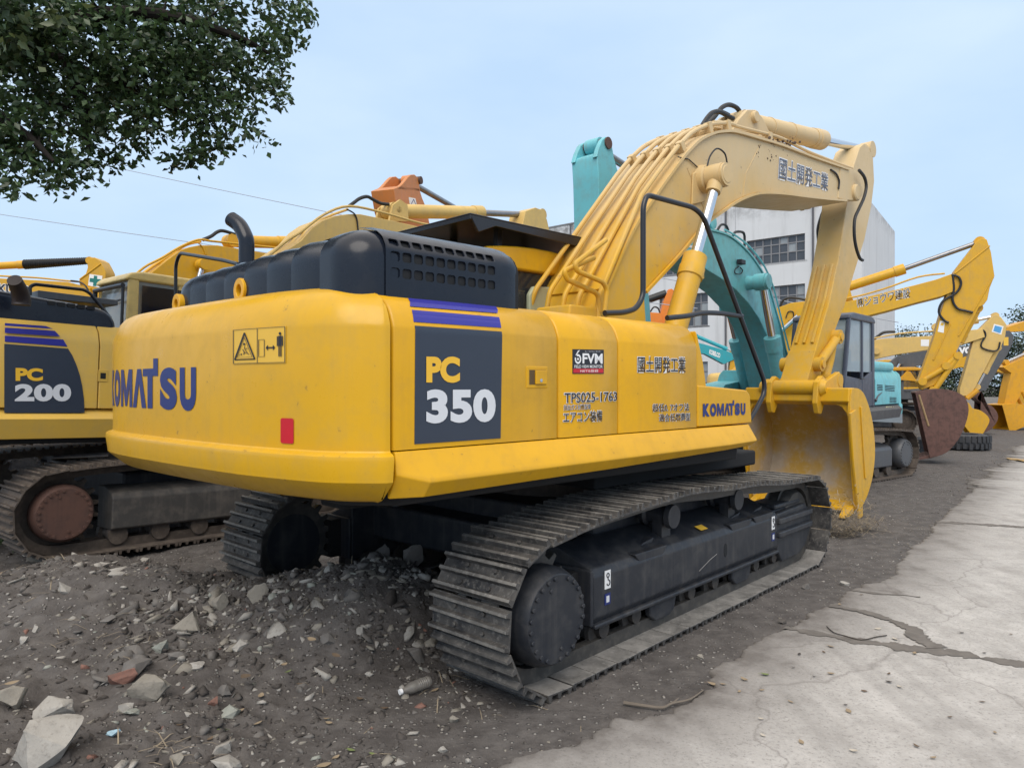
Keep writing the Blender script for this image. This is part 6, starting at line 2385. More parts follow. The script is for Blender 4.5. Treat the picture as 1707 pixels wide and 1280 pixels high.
ram(xa, 'bucket_cylinder', (c0[0], 0, c0[1]), (c1[0], 0, c1[1]), (c2[0], 0, c2[1]), 0.10, YA)
m = MB()
for l in (-0.26, 0.22):
    for a_, b_ in (((1576, 610), (1596, 592)), ((1532, 638), (1576, 612)), ((1596, 594), (1552, 658))):
        p, q = PA.s(*a_, -0.2), PA.s(*b_, -0.2)
        m.tube([(p[0], l, p[1]), (q[0], l, q[1])], 0.06, 10)
for px in ((1576, 610), (1596, 593), (1537, 636), (1555, 650)):
    p = PA.s(*px, -0.2)
    m.lathe((p[0], -0.34, p[1]), (0, 1, 0), [(0, 0.03), (0, 0.085), (0.64, 0.085), (0.64, 0.03)], 14)
m.build('bucket_link', YA, xa, angle=40)
RB = paint('rust_brown_bucket', (0.125, 0.062, 0.050), 0.6, dirt=(0.045, 0.028, 0.026), amt=0.9, coat=0.05, wear=0.3, scale=1.6)
bk_o = [PA.s(u, v, -0.45) for u, v in [(1549, 761), (1576, 752), (1598, 726), (1611, 690), (1608, 667), (1592, 655), (1560, 650), (1526, 656)]]
bucket_shape(xa, bk_o, 0.45, RB, 5)
p, q = PA.s(1532, 658, -0.485), PA.s(1548, 710, -0.485)
MB().tube([(p[0], -0.485, p[1]), (q[0], -0.485, q[1])], 0.022, 6).build('weld_strip', plain('worn_tan_edge', (0.30, 0.20, 0.10), 0.6), xa)

# ---- pale yellow machine, grey boomed machine and amber one at the end of the row
PB = Frame(8.8, 22.9, 112)
xb = PB.root('excavator', 'pale yellow excavator with a blue square sticker on its arm and a yellow bucket', 'excavator', GRP)
undercarriage(xb, 0.0, 2.0, 0.9, 1.1, 0.55, None, None, None, False)
upper_body(xb, YELP, CHAR, 2.5, 1.0, 1.28, 1.05, 1.38, 2.1, 0.0)
bpx = [(1352, 640), (1355, 610), (1392, 582), (1430, 572), (1467, 565), (1510, 562), (1551, 560), (1600, 552), (1638, 548), (1642, 562), (1600, 576), (1543, 584), (1495, 591), (1467, 597), (1440, 604), (1412, 622), (1392, 642)]
bb, _ = beam(xb, PB, bpx, 0.26, YELP, 'boom')
pipes(bb, PB, [(1400, 576), (1452, 565), (1500, 556), (1551, 552), (1600, 546)], [-0.22, 0.0], 0.022, YELP)
pipes(bb, PB, [(1455, 567), (1464, 560), (1474, 554), (1492, 553)], [0.0], 0.04, BLACK, name='rubber_hose')
side_poly(PB, [(1535, 566), (1549, 566), (1548, 577), (1535, 577)], -0.26, WHITE, bb, 0.005, name='sticker')
m = MB()
q = PB.s(1461, 585, -0.3)
m.lathe((q[0], -0.36, q[1]), (0, 1, 0), [(0, 0.02), (0, 0.10), (0.10, 0.10), (0.10, 0.02)], 14)
m.build('cylinder_pin', YELP, bb)
c0, c1, c2 = PB.s(1560, 545, 0), PB.s(1630, 533, 0), PB.s(1658, 527, 0)
ram(xb, 'arm_cylinder', (c0[0], 0, c0[1]), (c1[0], 0, c1[1]), (c2[0], 0, c2[1]), 0.10, YELP)
apx = [(1633, 549), (1644, 538), (1655, 527), (1661, 524), (1669, 529), (1678, 541), (1676, 560), (1668, 580), (1655, 590), (1642, 615), (1626, 645), (1617, 660), (1600, 660), (1600, 648), (1612, 608), (1622, 570)]
ab, _ = beam(xb, PB, apx, 0.2, YELP, 'arm')
side_poly(PB, [(1657, 540), (1673, 544), (1669, 558), (1653, 553)], -0.2, WHITE, ab, 0.005, name='sticker')
side_poly(PB, [(1658.5, 542.5), (1670.5, 545.5), (1667.5, 555.5), (1655.5, 551.8)], -0.2, plain('sky_blue_sticker', (0.07, 0.30, 0.60), 0.5), ab, 0.008, name='sticker_mark')
pipes(ab, PB, [(1630, 550), (1640, 551), (1643, 560), (1636, 572), (1638, 580), (1655, 585), (1664, 582), (1667, 570)], [-0.23], 0.022, BLACK, name='rubber_hose')
c0, c1, c2 = PB.s(1662, 580, 0), PB.s(1640, 622, 0), PB.s(1628, 645, 0)
ram(xb, 'bucket_cylinder', (c0[0], 0, c0[1]), (c1[0], 0, c1[1]), (c2[0], 0, c2[1]), 0.09, YELP)
m = MB()
p, q = PB.s(1612, 664, -0.2), PB.s(1630, 650, -0.2)
for l in (-0.2, 0.2):
    m.tube([(p[0], l, p[1]), (q[0], l, q[1])], 0.07, 10)
m.build('bucket_link', YELO, xb)
bk_o = [PB.s(u, v, -0.42) for u, v in [(1628, 735), (1638, 720), (1646, 706), (1647, 696), (1640, 688), (1628, 684), (1618, 678), (1612, 664)]]
bk_o = [PB.s(u, v, -0.42) for u, v in [(1627, 736), (1640, 716), (1647, 699), (1634, 686), (1620, 682), (1612, 672), (1606, 684), (1605, 704)]]
bucket_shape(xb, bk_o, 0.42, YEL2, 4)

PC = Frame(12.6, 26.8, 111)
xc = PC.root('excavator', 'yellow bodied excavator with a dark grey boom and grey arm, further down the row', 'excavator', GRP)
undercarriage(xc, 0.0, 2.0, 0.9, 1.1, 0.55, None, None, None, False)
upper_body(xc, YELO, GREYB, 2.5, 1.0, 1.28, 1.05, 1.38, 2.1, 0.2)
cab_body(xc, 1.1, 2.4, -0.55, 0.35, 1.2, 2.35, GREYB, YELO, GLASS, 0.2)
m = MB()
P = PC.S([(1497, 633), (1512, 618), (1518, 620), (1529, 636)], -0.6)
m.prism(P, -0.62, -0.2)
m.build('hatch_cover', YELO, xc, bevel=0.01)
bpx = [(1452, 660), (1458, 640), (1466, 626), (1476, 610), (1497, 593), (1520, 588), (1540, 585), (1600, 577), (1621, 577), (1620, 591), (1600, 597), (1560, 603), (1540, 607), (1520, 613), (1508, 620), (1497, 634), (1490, 660)]
bc_, _ = beam(xc, PC, bpx, 0.26, GREYB, 'boom')
side_text(PC, 'VOLVO', [(1570, 581), (1621, 577.5), (1621, 589), (1570, 593)], -0.26, WHITE, bc_, 0.06)
pp = PC.s(1502, 603, -0.4)
ram(xc, 'boom_cylinder', (0.9, -0.4, 1.2), (0.9 + (pp[0] - .9) * .4, -0.4, 1.2 + (pp[1] - 1.2) * .4), (pp[0], -0.4, pp[1]), 0.09, GREYB)
apx = [(1668, 556), (1675, 551), (1683, 551), (1690, 559), (1688, 572), (1680, 590), (1664, 615), (1650, 640), (1643, 652), (1632, 650), (1638, 630), (1652, 605), (1662, 580)]
acx, _ = beam(xc, PC, apx, 0.2, GREYB, 'arm')
side_poly(PC, [(1673, 562), (1681, 562), (1681, 576), (1673, 576)], -0.2, SIGNY, acx, 0.006, name='sticker')
c0, c1, c2 = PC.s(1598, 572, 0), PC.s(1640, 562, 0), PC.s(1672, 556, 0)
ram(xc, 'arm_cylinder', (c0[0], 0, c0[1]), (c1[0], 0, c1[1]), (c2[0], 0, c2[1]), 0.09, GREYB)
bk_o = [PC.s(u, v, -0.45) for u, v in [(1632, 722), (1648, 716), (1660, 702), (1661, 690), (1652, 678), (1638, 672), (1628, 664), (1634, 652)]]
bucket_shape(xc, bk_o, 0.45, RB, 4)

PD = Frame(27.5, 28.0, 268)
xd = PD.root('excavator', 'amber yellow excavator at the right edge with its bucket curled on the ground', 'excavator', GRP)
undercarriage(xd, 0.0, 2.0, 0.9, 1.1, 0.55, None, None, None, False)
upper_body(xd, YELO, CHAR, 2.5, 1.0, 1.28, 1.05, 1.38, 2.1, 0.0)
P = PD.S([(1990, 640), (2000, 600), (1900, 540), (1800, 520), (1707, 536), (1680, 545), (1676, 554), (1707, 552), (1800, 545), (1880, 570), (1950, 640)], 0.26)
MB().prism(P, -0.26, 0.26).build('boom', YELO, xd, bevel=0.01)
P = PD.S([(1672, 612), (1690, 604), (1712, 594), (1740, 560), (1750, 575), (1735, 620), (1712, 640), (1690, 678), (1674, 676), (1680, 645), (1686, 622)], 0.2)
MB().prism(P, -0.2, 0.2).build('arm', YELO, xd, bevel=0.01)
c0, c1, c2 = PD.s(1800, 548, 0), PD.s(1712, 588, 0), PD.s(1676, 604, 0)
ram(xd, 'arm_cylinder', (c0[0], 0, c0[1]), (c1[0], 0, c1[1]), (c2[0], 0, c2[1]), 0.10, YELO)
m = MB()
for l in (-0.2, 0.2):
    p, q = PD.s(1698, 652, 0), PD.s(1712, 682, 0)
    m.tube([(p[0], l, p[1]), (q[0], l, q[1])], 0.07, 10)
m.build('bucket_link', YELO, xd)
bk_o = [PD.s(u, v, 0.42) for u, v in [(1682, 720), (1712, 708), (1740, 700), (1748, 688), (1738, 676), (1712, 676), (1690, 674), (1670, 676)]]
bucket_shape(xd, bk_o, 0.42, YELO, 4)

PE = Frame(17.2, 32.5, 100)
xe = PE.root('excavator', 'deep yellow excavator filling the gap behind the rusty and yellow buckets', 'excavator', GRP)
undercarriage(xe, 0.0, 2.0, 0.9, 1.1, 0.55, None, None, None, False)
upper_body(xe, YEL2, CHAR, 2.5, 1.0, 1.28, 1.05, 1.38, 2.2, 0.2)
cab_body(xe, -0.45, 1.1, 0.36, 1.2, 1.38, 2.85, YEL2, YEL2, GLASS)
P = PE.S([(1520, 660), (1526, 625), (1560, 598), (1600, 590), (1650, 600), (1712, 622), (1710, 632), (1650, 616), (1600, 612), (1570, 622), (1552, 660)], -0.25)
MB().prism(P, -0.25, 0.25).build('boom', YEL2, xe, bevel=0.01)
P = PE.S([(1700, 612), (1712, 606), (1722, 616), (1716, 650), (1700, 690), (1690, 690), (1698, 640)], -0.2)
MB().prism(P, -0.2, 0.2).build('arm', YEL2, xe, bevel=0.01)

# ------------------------------------------------------------------ white factory block behind the row
def wall_material():
    m, nt, b = new_mat('stained_white_render')
    v = coords(nt)
    n1 = noise(nt, v, 0.5, 5)
    vs_ = coords(nt, (1.6, 1.6, 0.12))
    n2 = noise(nt, vs_, 1.4, 6, 0.65)
    n3 = noise(nt, v, 2.2, 7, 0.7)
    c = mixc(nt, n1, (0.55, 0.56, 0.57), (0.68, 0.69, 0.70))
    c = mixc(nt, ramp(nt, n2, [(0.52, 0.0), (0.78, 0.55)]), c, (0.33, 0.33, 0.33))
    # soot washed down from the parapet
    sep = nt.nodes.new('ShaderNodeSeparateXYZ')
    nt.links.new(v, sep.inputs[0])
    hi = ramp(nt, sep.outputs['Z'], [(0.0, 0.0), (1.0, 1.0)])
    mr = nt.nodes.new('ShaderNodeMapRange')
    mr.inputs['From Min'].default_value = 9.6
    mr.inputs['From Max'].default_value = 11.4
    nt.links.new(sep.outputs['Z'], mr.inputs['Value'])
    mk = mixc(nt, 1.0, mr.outputs[0], ramp(nt, n3, [(0.42, 0.0), (0.60, 1.0)]), 'MULTIPLY')
    c = mixc(nt, mk, c, (0.12, 0.12, 0.12))
    nt.links.new(c, b.inputs['Base Color'])
    b.inputs['Roughness'].default_value = 0.9
    return m


WALL = wall_material()
bld = bpy.data.objects.new('factory_building', None)
C.objects.link(bld)
bld.location = (15.55, 32.0, 0)
tag(bld, 'white stained three storey factory block with ribbon windows behind the machines', 'building')
fd = Vector((-0.743, 0.669, 0))      # along the long front, to the left
sd = Vector((0.574, 0.819, 0))       # along the right-hand end wall
nf = Vector((-fd.y, fd.x, 0))
nf = nf if nf.y < 0 else -nf         # out of the front


def wall_box(name, p, d, n, s0, s1, z0, z1, th, mat, parent, bevel=0.0):
    m = MB()
    pts = [p + d * s0, p + d * s1, p + d * s1 - n * th, p + d * s0 - n * th]
    m.loft([[Vector((q.x, q.y, z)) for q in pts] for z in (z0, z1)])
    return m.build(name, mat, parent, smooth=False, bevel=bevel)


O = Vector((0, 0, 0))
win_z = [(1.2, 2.9), (4.75, 6.45), (7.55, 8.80)]
win_s = [(2.49, 5.33), (7.4, 10.25), (12.3, 15.1), (17.2, 20.0), (22.1, 24.9)]
FL = 27.0
# front wall as bands and piers round the openings
zs = [0.0]
for a, b in win_z:
    zs += [a, b]
zs.append(11.25)
for k in range(0, len(zs), 2):
    wall_box('front_wall', O, fd, nf, 0, FL, zs[k], zs[k + 1], 0.3, WALL, bld)
for a, b in win_z:
    s = 0.0
    for (c, d) in win_s + [(FL, FL)]:
        wall_box('wall_pier', O, fd, nf, s, c, a, b, 0.3, WALL, bld)
        s = d
pane_m = glass('factory_glass', (0.055, 0.06, 0.07), 1.0)
pane_l = glass('pale_factory_glass', (0.26, 0.28, 0.29), 1.0)
FRM = plain('grey_window_frame', (0.22, 0.22, 0.23), 0.6)
for a, b in win_z:
    for (c, d) in win_s:
        f = MB()
        nv = 7
        for k in range(nv + 1):
            s = c + (d - c) * k / nv
            p = O + fd * s - nf * 0.10
            q = p + fd * 0.05
            f.loft([[Vector((x.x, x.y, z)) for x in (p, q, q - nf * 0.05, p - nf * 0.05)] for z in (a, b)])
        for z in (a, a + (b - a) * 0.36, a + (b - a) * 0.70, b - 0.05):
            p, q = O + fd * c - nf * 0.105, O + fd * d - nf * 0.105
            f.loft([[Vector((x.x, x.y, zz)) for x in (p, q, q - nf * 0.04, p - nf * 0.04)] for zz in (z, z + 0.05)])
        w = f.build('window', FRM, bld, smooth=False)
        m = MB()
        mi = []
        for k in range(nv):
            for j, (z0, z1) in enumerate(((a, a + (b - a) * .36), (a + (b - a) * .36, a + (b - a) * .70), (a + (b - a) * .70, b))):
                p, q = O + fd * (c + (d - c) * k / nv) - nf * 0.14, O + fd * (c + (d - c) * (k + 1) / nv) - nf * 0.14
                m.faces([Vector((p.x, p.y, z0)), Vector((q.x, q.y, z0)), Vector((q.x, q.y, z1)), Vector((p.x, p.y, z1))], [(0, 1, 2, 3)])
                mi.append(1 if random.random() < (0.30 if b < 7 else 0.12) else 0)
        pn = m.build('pane', [pane_m, pane_l], w, smooth=False)
        for p_, i in zip(pn.data.polygons, mi):
            p_.material_index = i
        wall_box('sill', O, fd, nf, c - 0.1, d + 0.1, a - 0.08, a, 0.36, FRM, w)
# end wall, back and roof, parapet cap, joints and down pipes
E1 = sd * 10.6
m = MB()
B0, B1 = O - nf * 0.3 , O + fd * FL - nf * 0.3
pts = [O + sd * 0.05, E1, E1 + fd * FL, B1]
m.loft([[Vector((q.x, q.y, z)) for q in (O + sd * 0.3, E1, E1 + fd * FL, O + fd * FL + sd * 0.3)] for z in (0, 10.35)])
m.build('main_block', WALL, bld, smooth=False)
wall_box('parapet_cap', O + nf * 0.03, fd, nf, -0.02, FL + 0.02, 11.25, 11.33, 0.38, plain('dark_parapet', (0.20, 0.20, 0.20), 0.9), bld)
for s in (2.1, 6.4, 11.3, 16.2):
    m = MB()
    p = O + fd * s + nf * 0.06
    m.cyl((p.x, p.y, 0), (p.x, p.y, 11.2), 0.05, n=8)
    m.build('down_pipe', plain('dark_down_pipe', (0.10, 0.10, 0.11), 0.6), bld)
for s in (1.2, 5.9, 10.8):
    m = MB()
    p = O + fd * s + nf * 0.004
    q = p + fd * 0.03
    m.loft([[Vector((x.x, x.y, z)) for x in (p, q, q - nf * 0.02, p - nf * 0.02)] for z in (0, 11.2)])
    m.build('wall_joint', plain('wall_joint_grey', (0.36, 0.36, 0.37), 0.9), bld, smooth=False)

# ------------------------------------------------------------------ power lines
for k, (a, b) in enumerate((((-160, 333), (345, 407)), ((110, 262), (640, 372)))):
    y0, y1 = 34.0, 30.0
    A = Vector(((a[0] - U0) / FOC * y0, y0, CAM_H + (V0 - a[1]) / FOC * y0))
    B = Vector(((b[0] - U0) / FOC * y1, y1, CAM_H + (V0 - b[1]) / FOC * y1))
    A2 = A + (A - B) * 1.0
    B2 = B + (B - A) * 1.2
    P = []
    for i in range(31):
        t = i / 30
        p = A2.lerp(B2, t)
        p.z -= 0.0 if False else 1.2 * (t * (1 - t)) - 1.2 * 0.22
        P.append(p)
    o = MB().tube(P, 0.016, 6).build('power_line', plain('grey_wire', (0.34, 0.37, 0.42), 0.6))
    tag(o, ('lower' if k == 0 else 'upper') + ' thin grey power line crossing the sky at the left', 'power line', 'power lines in the sky')


# ------------------------------------------------------------------ trees
def leaf_material(name, dark, light, trans=0.25):
    m, nt, b = new_mat(name)
    oi = nt.nodes.new('ShaderNodeNewGeometry')
    v = coords(nt)
    n1 = noise(nt, v, 1.3, 3)
    f = nt.nodes.new('ShaderNodeMath')
    f.operation = 'MULTIPLY_ADD'
    f.inputs[1].default_value = 0.7
    f.inputs[2].default_value = 0.0
    nt.links.new(oi.outputs['Random Per Island'], f.inputs[0])
    g = nt.nodes.new('ShaderNodeMath')
    g.operation = 'MULTIPLY_ADD'
    g.inputs[1].default_value = 0.5
    nt.links.new(n1, g.inputs[0])
    nt.links.new(f.outputs[0], g.inputs[2])
    c = ramp(nt, g.outputs[0], [(0.15, dark), (0.75, light), (1.0, [x * 1.5 for x in light])])
    nt.links.new(c, b.inputs['Base Color'])
    b.inputs['Roughness'].default_value = 0.42
    tr = nt.nodes.new('ShaderNodeBsdfTranslucent')
    nt.links.new(c, tr.inputs['Color'])
    mx = nt.nodes.new('ShaderNodeMixShader')
    mx.inputs[0].default_value = trans
    out = [n for n in nt.nodes if n.type == 'OUTPUT_MATERIAL'][0]
    nt.links.new(b.outputs[0], mx.inputs[1])
    nt.links.new(tr.outputs[0], mx.inputs[2])
    nt.links.new(mx.outputs[0], out.inputs['Surface'])
    return m


def leaf_cloud(name, centres, size, mat, parent, droop=0.5, up=0.0):
    """many small folded leaves: each two faces meeting on the midrib"""
    n = len(centres)
    cs = np.asarray(centres)
    th = np.random.rand(n) * 2 * np.pi
    d = np.stack([np.cos(th), np.sin(th), -droop + np.random.randn(n) * 0.55], -1)
    d /= np.linalg.norm(d, axis=1)[:, None]
    a = np.random.randn(n, 3)
    w = np.cross(d, a)
    w /= np.linalg.norm(w, axis=1)[:, None]
    nn = np.cross(d, w)
    L = size * (0.65 + 0.7 * np.random.rand(n))[:, None]
    W = L * 0.29
    v0, v1 = cs, cs + d * L
    mid = cs + d * L * 0.45
    vl = mid + w * W + nn * W * 0.35
    vr = mid - w * W + nn * W * 0.35
    verts = np.stack([v0, vl, v1, vr], 1).reshape(-1, 3)
    base = np.arange(n)[:, None] * 4
    faces = np.concatenate([base + np.array([0, 1, 2]), base + np.array([0, 2, 3])], 0)
    return mesh_object(name, verts, faces, mat, smooth=False, parent=parent)


BARK = paint('dark_bark', (0.016, 0.013, 0.011), 0.9, dirt=(0.032, 0.030, 0.025), amt=0.6, coat=0, scale=2, spec=0.2)
LEAF = leaf_material('dark_green_leaf', (0.012, 0.026, 0.012), (0.060, 0.105, 0.040), 0.32)

tree = bpy.data.objects.new('tree', None)
C.objects.link(tree)
tree.location = (-6.6, 7.0, 0)
tag(tree, 'dark leafy tree hanging over the yard from the upper left corner', 'tree')
T0 = Vector(tree.location)


def tp_(u, v, y):
    return Vector(((u - U0) / FOC * y, y, CAM_H + (V0 - v) / FOC * y)) - T0


tm = MB()
tm.tube(smooth_poly([(0, 0, -0.1), (0.05, 0, 1.4), (-0.05, 0.05, 2.8), (0.15, 0.0, 4.2), (0.3, -0.1, 5.6), (0.35, -0.1, 7.4)], 4), [0.24, 0.06], 14)
limbs = [[(0.1, 0, 4.0), tuple(tp_(-60, 140, 6.6)), tuple(tp_(30, 85, 6.5)), tuple(tp_(140, 30, 6.6)), tuple(tp_(270, 25, 6.8)), tuple(tp_(390, 60, 7.0)), tuple(tp_(450, 90, 7.1))],
         [(0.15, 0, 4.4), tuple(tp_(0, 60, 6.8)), tuple(tp_(120, 110, 6.9)), tuple(tp_(240, 160, 7.0)), tuple(tp_(350, 210, 7.1))],
         [(0.05, 0, 3.7), tuple(tp_(-60, 190, 6.2)), tuple(tp_(30, 215, 6.2)), tuple(tp_(90, 270, 6.1))],
         [(0.25, -0.1, 5.4), tuple(tp_(100, -120, 7.2)), tuple(tp_(300, -110, 7.4)), tuple(tp_(460, -30, 7.6))],
         [tuple(tp_(120, 110, 6.9)), tuple(tp_(140, 190, 6.7)), tuple(tp_(150, 260, 6.6))]]
for k, L in enumerate(limbs):
    P = smooth_poly(L, 4)
    tm.tube(P, [0.13 if k == 0 else 0.09, 0.014], 9)
    for _ in range(10):
        i = random.randrange(len(P) // 3, int(len(P) * 0.85))
        p = Vector(P[i])
        q = p + Vector((random.uniform(-.35, .35), random.uniform(-.4, .4), random.uniform(-.1, .3)))
        tm.tube([p, p.lerp(q, .5) + Vector((0, 0, .05)), q], [0.014, 0.004], 5)
tm.build('trunk', BARK, tree)
blobs = [(470, 25, 46, 7.6), (440, 70, 48, 7.2), (405, 120, 52, 7.1), (455, 125, 26, 7.2), (395, 185, 38, 7.0), (420, 215, 18, 7.1), (340, 60, 80, 7.0), (330, 150, 70, 7.0), (350, 225, 40, 7.0), (310, 250, 26, 6.9), (255, 90, 80, 6.8),
         (245, 185, 55, 6.8), (235, 240, 22, 6.8), (165, 95, 80, 6.7), (160, 185, 66, 6.6), (120, 262, 46, 6.3), (105, 288, 26, 6.2), (60, 210, 66, 6.4), (25, 270, 30, 6.1), (10, 235, 60, 6.2), (40, 120, 70, 6.4),
         (70, 30, 70, 6.3), (20, 20, 70, 6.0), (200, 10, 80, 6.9), (330, -30, 90, 7.4), (440, -60, 70, 7.6), (150, -80, 110, 7.1), (0, -60, 110, 6.7), (300, -130, 100, 7.5), (-80, 60, 100, 6.4), (-90, 200, 80, 6.4), (-60, 270, 40, 6.2), (-120, -80, 130, 6.6),
         (485, 50, 22, 7.3), (465, 155, 16, 7.2), (200, 150, 60, 7.3), (300, 110, 70, 7.5), (100, 150, 70, 7.2), (180, 255, 18, 6.6), (285, 268, 14, 6.9), (12, 303, 14, 6.0)]
cen = []
for u, v, r, y in blobs:
    c = tp_(u, v, y)
    rr = r / FOC * y
    ns = max(8, int(104 * (rr / 0.4) ** 2))
    for _ in range(ns):
        # small sprays inside the blob's volume
        q = Vector((random.gauss(0, 1), random.gauss(0, 1), random.gauss(0, 1)))
        q = q.normalized() * (random.random() ** 0.5)
        s = c + Vector((q.x * rr, q.y * rr * 1.3, q.z * rr))
        dirn = Vector((random.uniform(-1, 1), random.uniform(-1, 1), random.uniform(-1.0, 0.1))).normalized()
        ln = random.uniform(0.10, 0.24)
        k = random.randint(5, 10)
        for j in range(k):
            p = s + dirn * ln * (j / k) + Vector((random.gauss(0, .025), random.gauss(0, .025), random.gauss(0, .025)))
            cen.append(tuple(p))
leaf_cloud('crown', cen, 0.072, LEAF, tree, 0.6)
# broad creeper leaves close to the bough at the corner
cen = [tuple(tp_(random.gauss(22, 22), random.gauss(45, 26), 5.6) + Vector((0, random.uniform(-.2, .3), 0))) for _ in range(26)] + [tuple(tp_(random.gauss(75, 22), random.gauss(25, 16), 5.9)) for _ in range(26)]
leaf_cloud('creeper_leaves', cen, 0.095, leaf_material('pale_creeper_leaf', (0.035, 0.055, 0.022), (0.095, 0.125, 0.05), 0.3), tree, 0.5)

FARLEAF = leaf_material('far_leaf', (0.014, 0.026, 0.014), (0.050, 0.080, 0.038), 0.2)


def far_tree(x, y, h, spread, label, n=3200, base=0.35, ls=0.22):
    t = bpy.data.objects.new('tree', None)
    C.objects.link(t)
    t.location = (x, y, 0)
    tag(t, label, 'tree', 'trees behind the far end of the yard')
    m = MB()
    m.tube([(0, 0, -0.1), (0.1, 0, h * 0.4), (-0.05, 0.1, h * 0.85)], [0.22, 0.04], 8)
    for _ in range(9):
        z = random.uniform(h * base, h * 0.8)
        a = random.uniform(0, 6.28)
        m.tube([(0, 0, z), (math.cos(a) * spread * .5, math.sin(a) * spread * .5, z + h * .08), (math.cos(a) * spread * .85, math.sin(a) * spread * .85, z + h * .16)], [0.07, 0.015], 6)
    m.build('trunk', BARK, t)
    pts = []
    for _ in range(26):
        z = random.uniform(h * base, h * 0.97)
        k = math.sin(math.pi * min(1, max(0.08, (z - h * base * .8) / (h * (1.02 - base * .8))))) ** 0.6
        a = random.uniform(0, 6.28)
        r = spread * k * random.uniform(.2, .95)
        cx, cy = math.cos(a) * r, math.sin(a) * r
        rr = spread * random.uniform(.2, .36)
        for _ in range(n // 26):
            q = Vector((random.gauss(0, .5), random.gauss(0, .5), random.gauss(0, .42)))
            pts.append((cx + q.x * rr, cy + q.y * rr, z + q.z * rr))
    leaf_cloud('crown', pts, ls, FARLEAF, t, 0.3)


far_tree(33.2, 44.0, 6.6, 3.2, 'dark green tree at the right edge above the amber excavator', 9000, 0.35, 0.15)
far_tree(27.5, 48.0, 5.0, 3.4, 'low bushy tree behind the last grey excavator boom', 8000, 0.15, 0.15)
far_tree(32.0, 47.0, 4.6, 3.2, 'dark bush filling the gap under the amber excavator boom', 9000, 0.08, 0.15)
far_tree(30.2, 56.0, 6.0, 2.6, 'thin tree showing just right of the white factory', 3000, 0.45, 0.14)
far_tree(34.0, 57.0, 5.2, 2.6, 'sparse tree top over the pale yellow boom', 2800, 0.45, 0.14)
gw = MB()
gw.box(22, 46, 41.0, 41.25, 0, 1.0)
o = gw.build('yard_wall', plain('grey_block_wall', (0.25, 0.24, 0.23), 0.9, var=0.25), bevel=0.01)
tag(o, 'low grey wall closing the yard under the dark bushes', 'wall')

# ------------------------------------------------------------------ rubber tyre rings lying by the bucket
def lug_ring(x, y, r, h, label, tilt=0):
    t = bpy.data.objects.new('tyre', None)
    C.objects.link(t)
    t.location = (x, y, 0.0)
    t.rotation_euler = (tilt, 0, 0.3)
    tag(t, label, 'tyre', 'old tyres on the ground')
    m = MB()
    m.lathe((0, 0, 0.0), (0, 0, 1), [(0.03, r * 0.62), (0.0, r * 0.80), (h * 0.1, r * 0.95), (h * 0.3, r * 1.0), (h * 0.7, r * 1.0), (h * 0.9, r * 0.95), (h, r * 0.80), (h * 0.97, r * 0.62), (h * 0.5, r * 0.58), (0.03, r * 0.62)], 40)
    for k in range(30):
        a = 2 * math.pi * k / 30
        mm = Matrix.Rotation(a, 4, 'Z')
        m.box(r * 0.97, r * 1.05, -0.04, 0.04, h * 0.08 + (k % 2) * h * 0.06, h * 0.45, mm)
        m.box(r * 0.97, r * 1.05, -0.04 + 0.06, 0.04 + 0.06, h * 0.52, h * 0.92, mm)
    m.build('tyre_carcass', plain('dusty_black_rubber', (0.035, 0.037, 0.042), 0.7, var=0.3), t, angle=30)


lug_ring(12.1, 19.4, 0.66, 0.42, 'big dark lugged tyre lying flat beside the yellow bucket')
lug_ring(9.7, 17.6, 0.40, 0.46, 'smaller upright stack like tyre left of the rusty bucket')

# ------------------------------------------------------------------ stones, rubble, leaves and litter
def rock_material(name, a, b_, sc=6):
    m, nt, b = new_mat(name)
    oi = nt.nodes.new('ShaderNodeObjectInfo')
    v = coords(nt)
    n1 = noise(nt, v, sc, 6, 0.65)
    n2 = noise(nt, v, sc * 6, 6, 0.7)
    c = mixc(nt, n1, a, b_)
    c = mixc(nt, ramp(nt, n2, [(0.52, 0.0), (0.72, 0.55)]), c, (0.11, 0.095, 0.082))
    nt.links.new(c, b.inputs['Base Color'])
    b.inputs['Roughness'].default_value = 0.9
    bump(nt, b, n2, 0.6, 0.012)
    return m


RK_PALE = rock_material('pale_limestone', (0.22, 0.205, 0.185), (0.42, 0.40, 0.365))
RK_TAN = rock_material('tan_stone', (0.17, 0.155, 0.13), (0.30, 0.275, 0.235))
RK_GREY = rock_material('grey_stone', (0.095, 0.088, 0.082), (0.185, 0.172, 0.160))
RK_GREEN = rock_material('greenish_concrete', (0.20, 0.21, 0.185), (0.33, 0.34, 0.30))
RK_BRICK = rock_material('broken_brick', (0.16, 0.075, 0.055), (0.26, 0.14, 0.11))
RK_DARK = rock_material('dark_stone', (0.050, 0.044, 0.040), (0.105, 0.094, 0.086))
RK_SCRAP = rock_material('pale_blue_plastic', (0.30, 0.46, 0.56), (0.36, 0.52, 0.62))


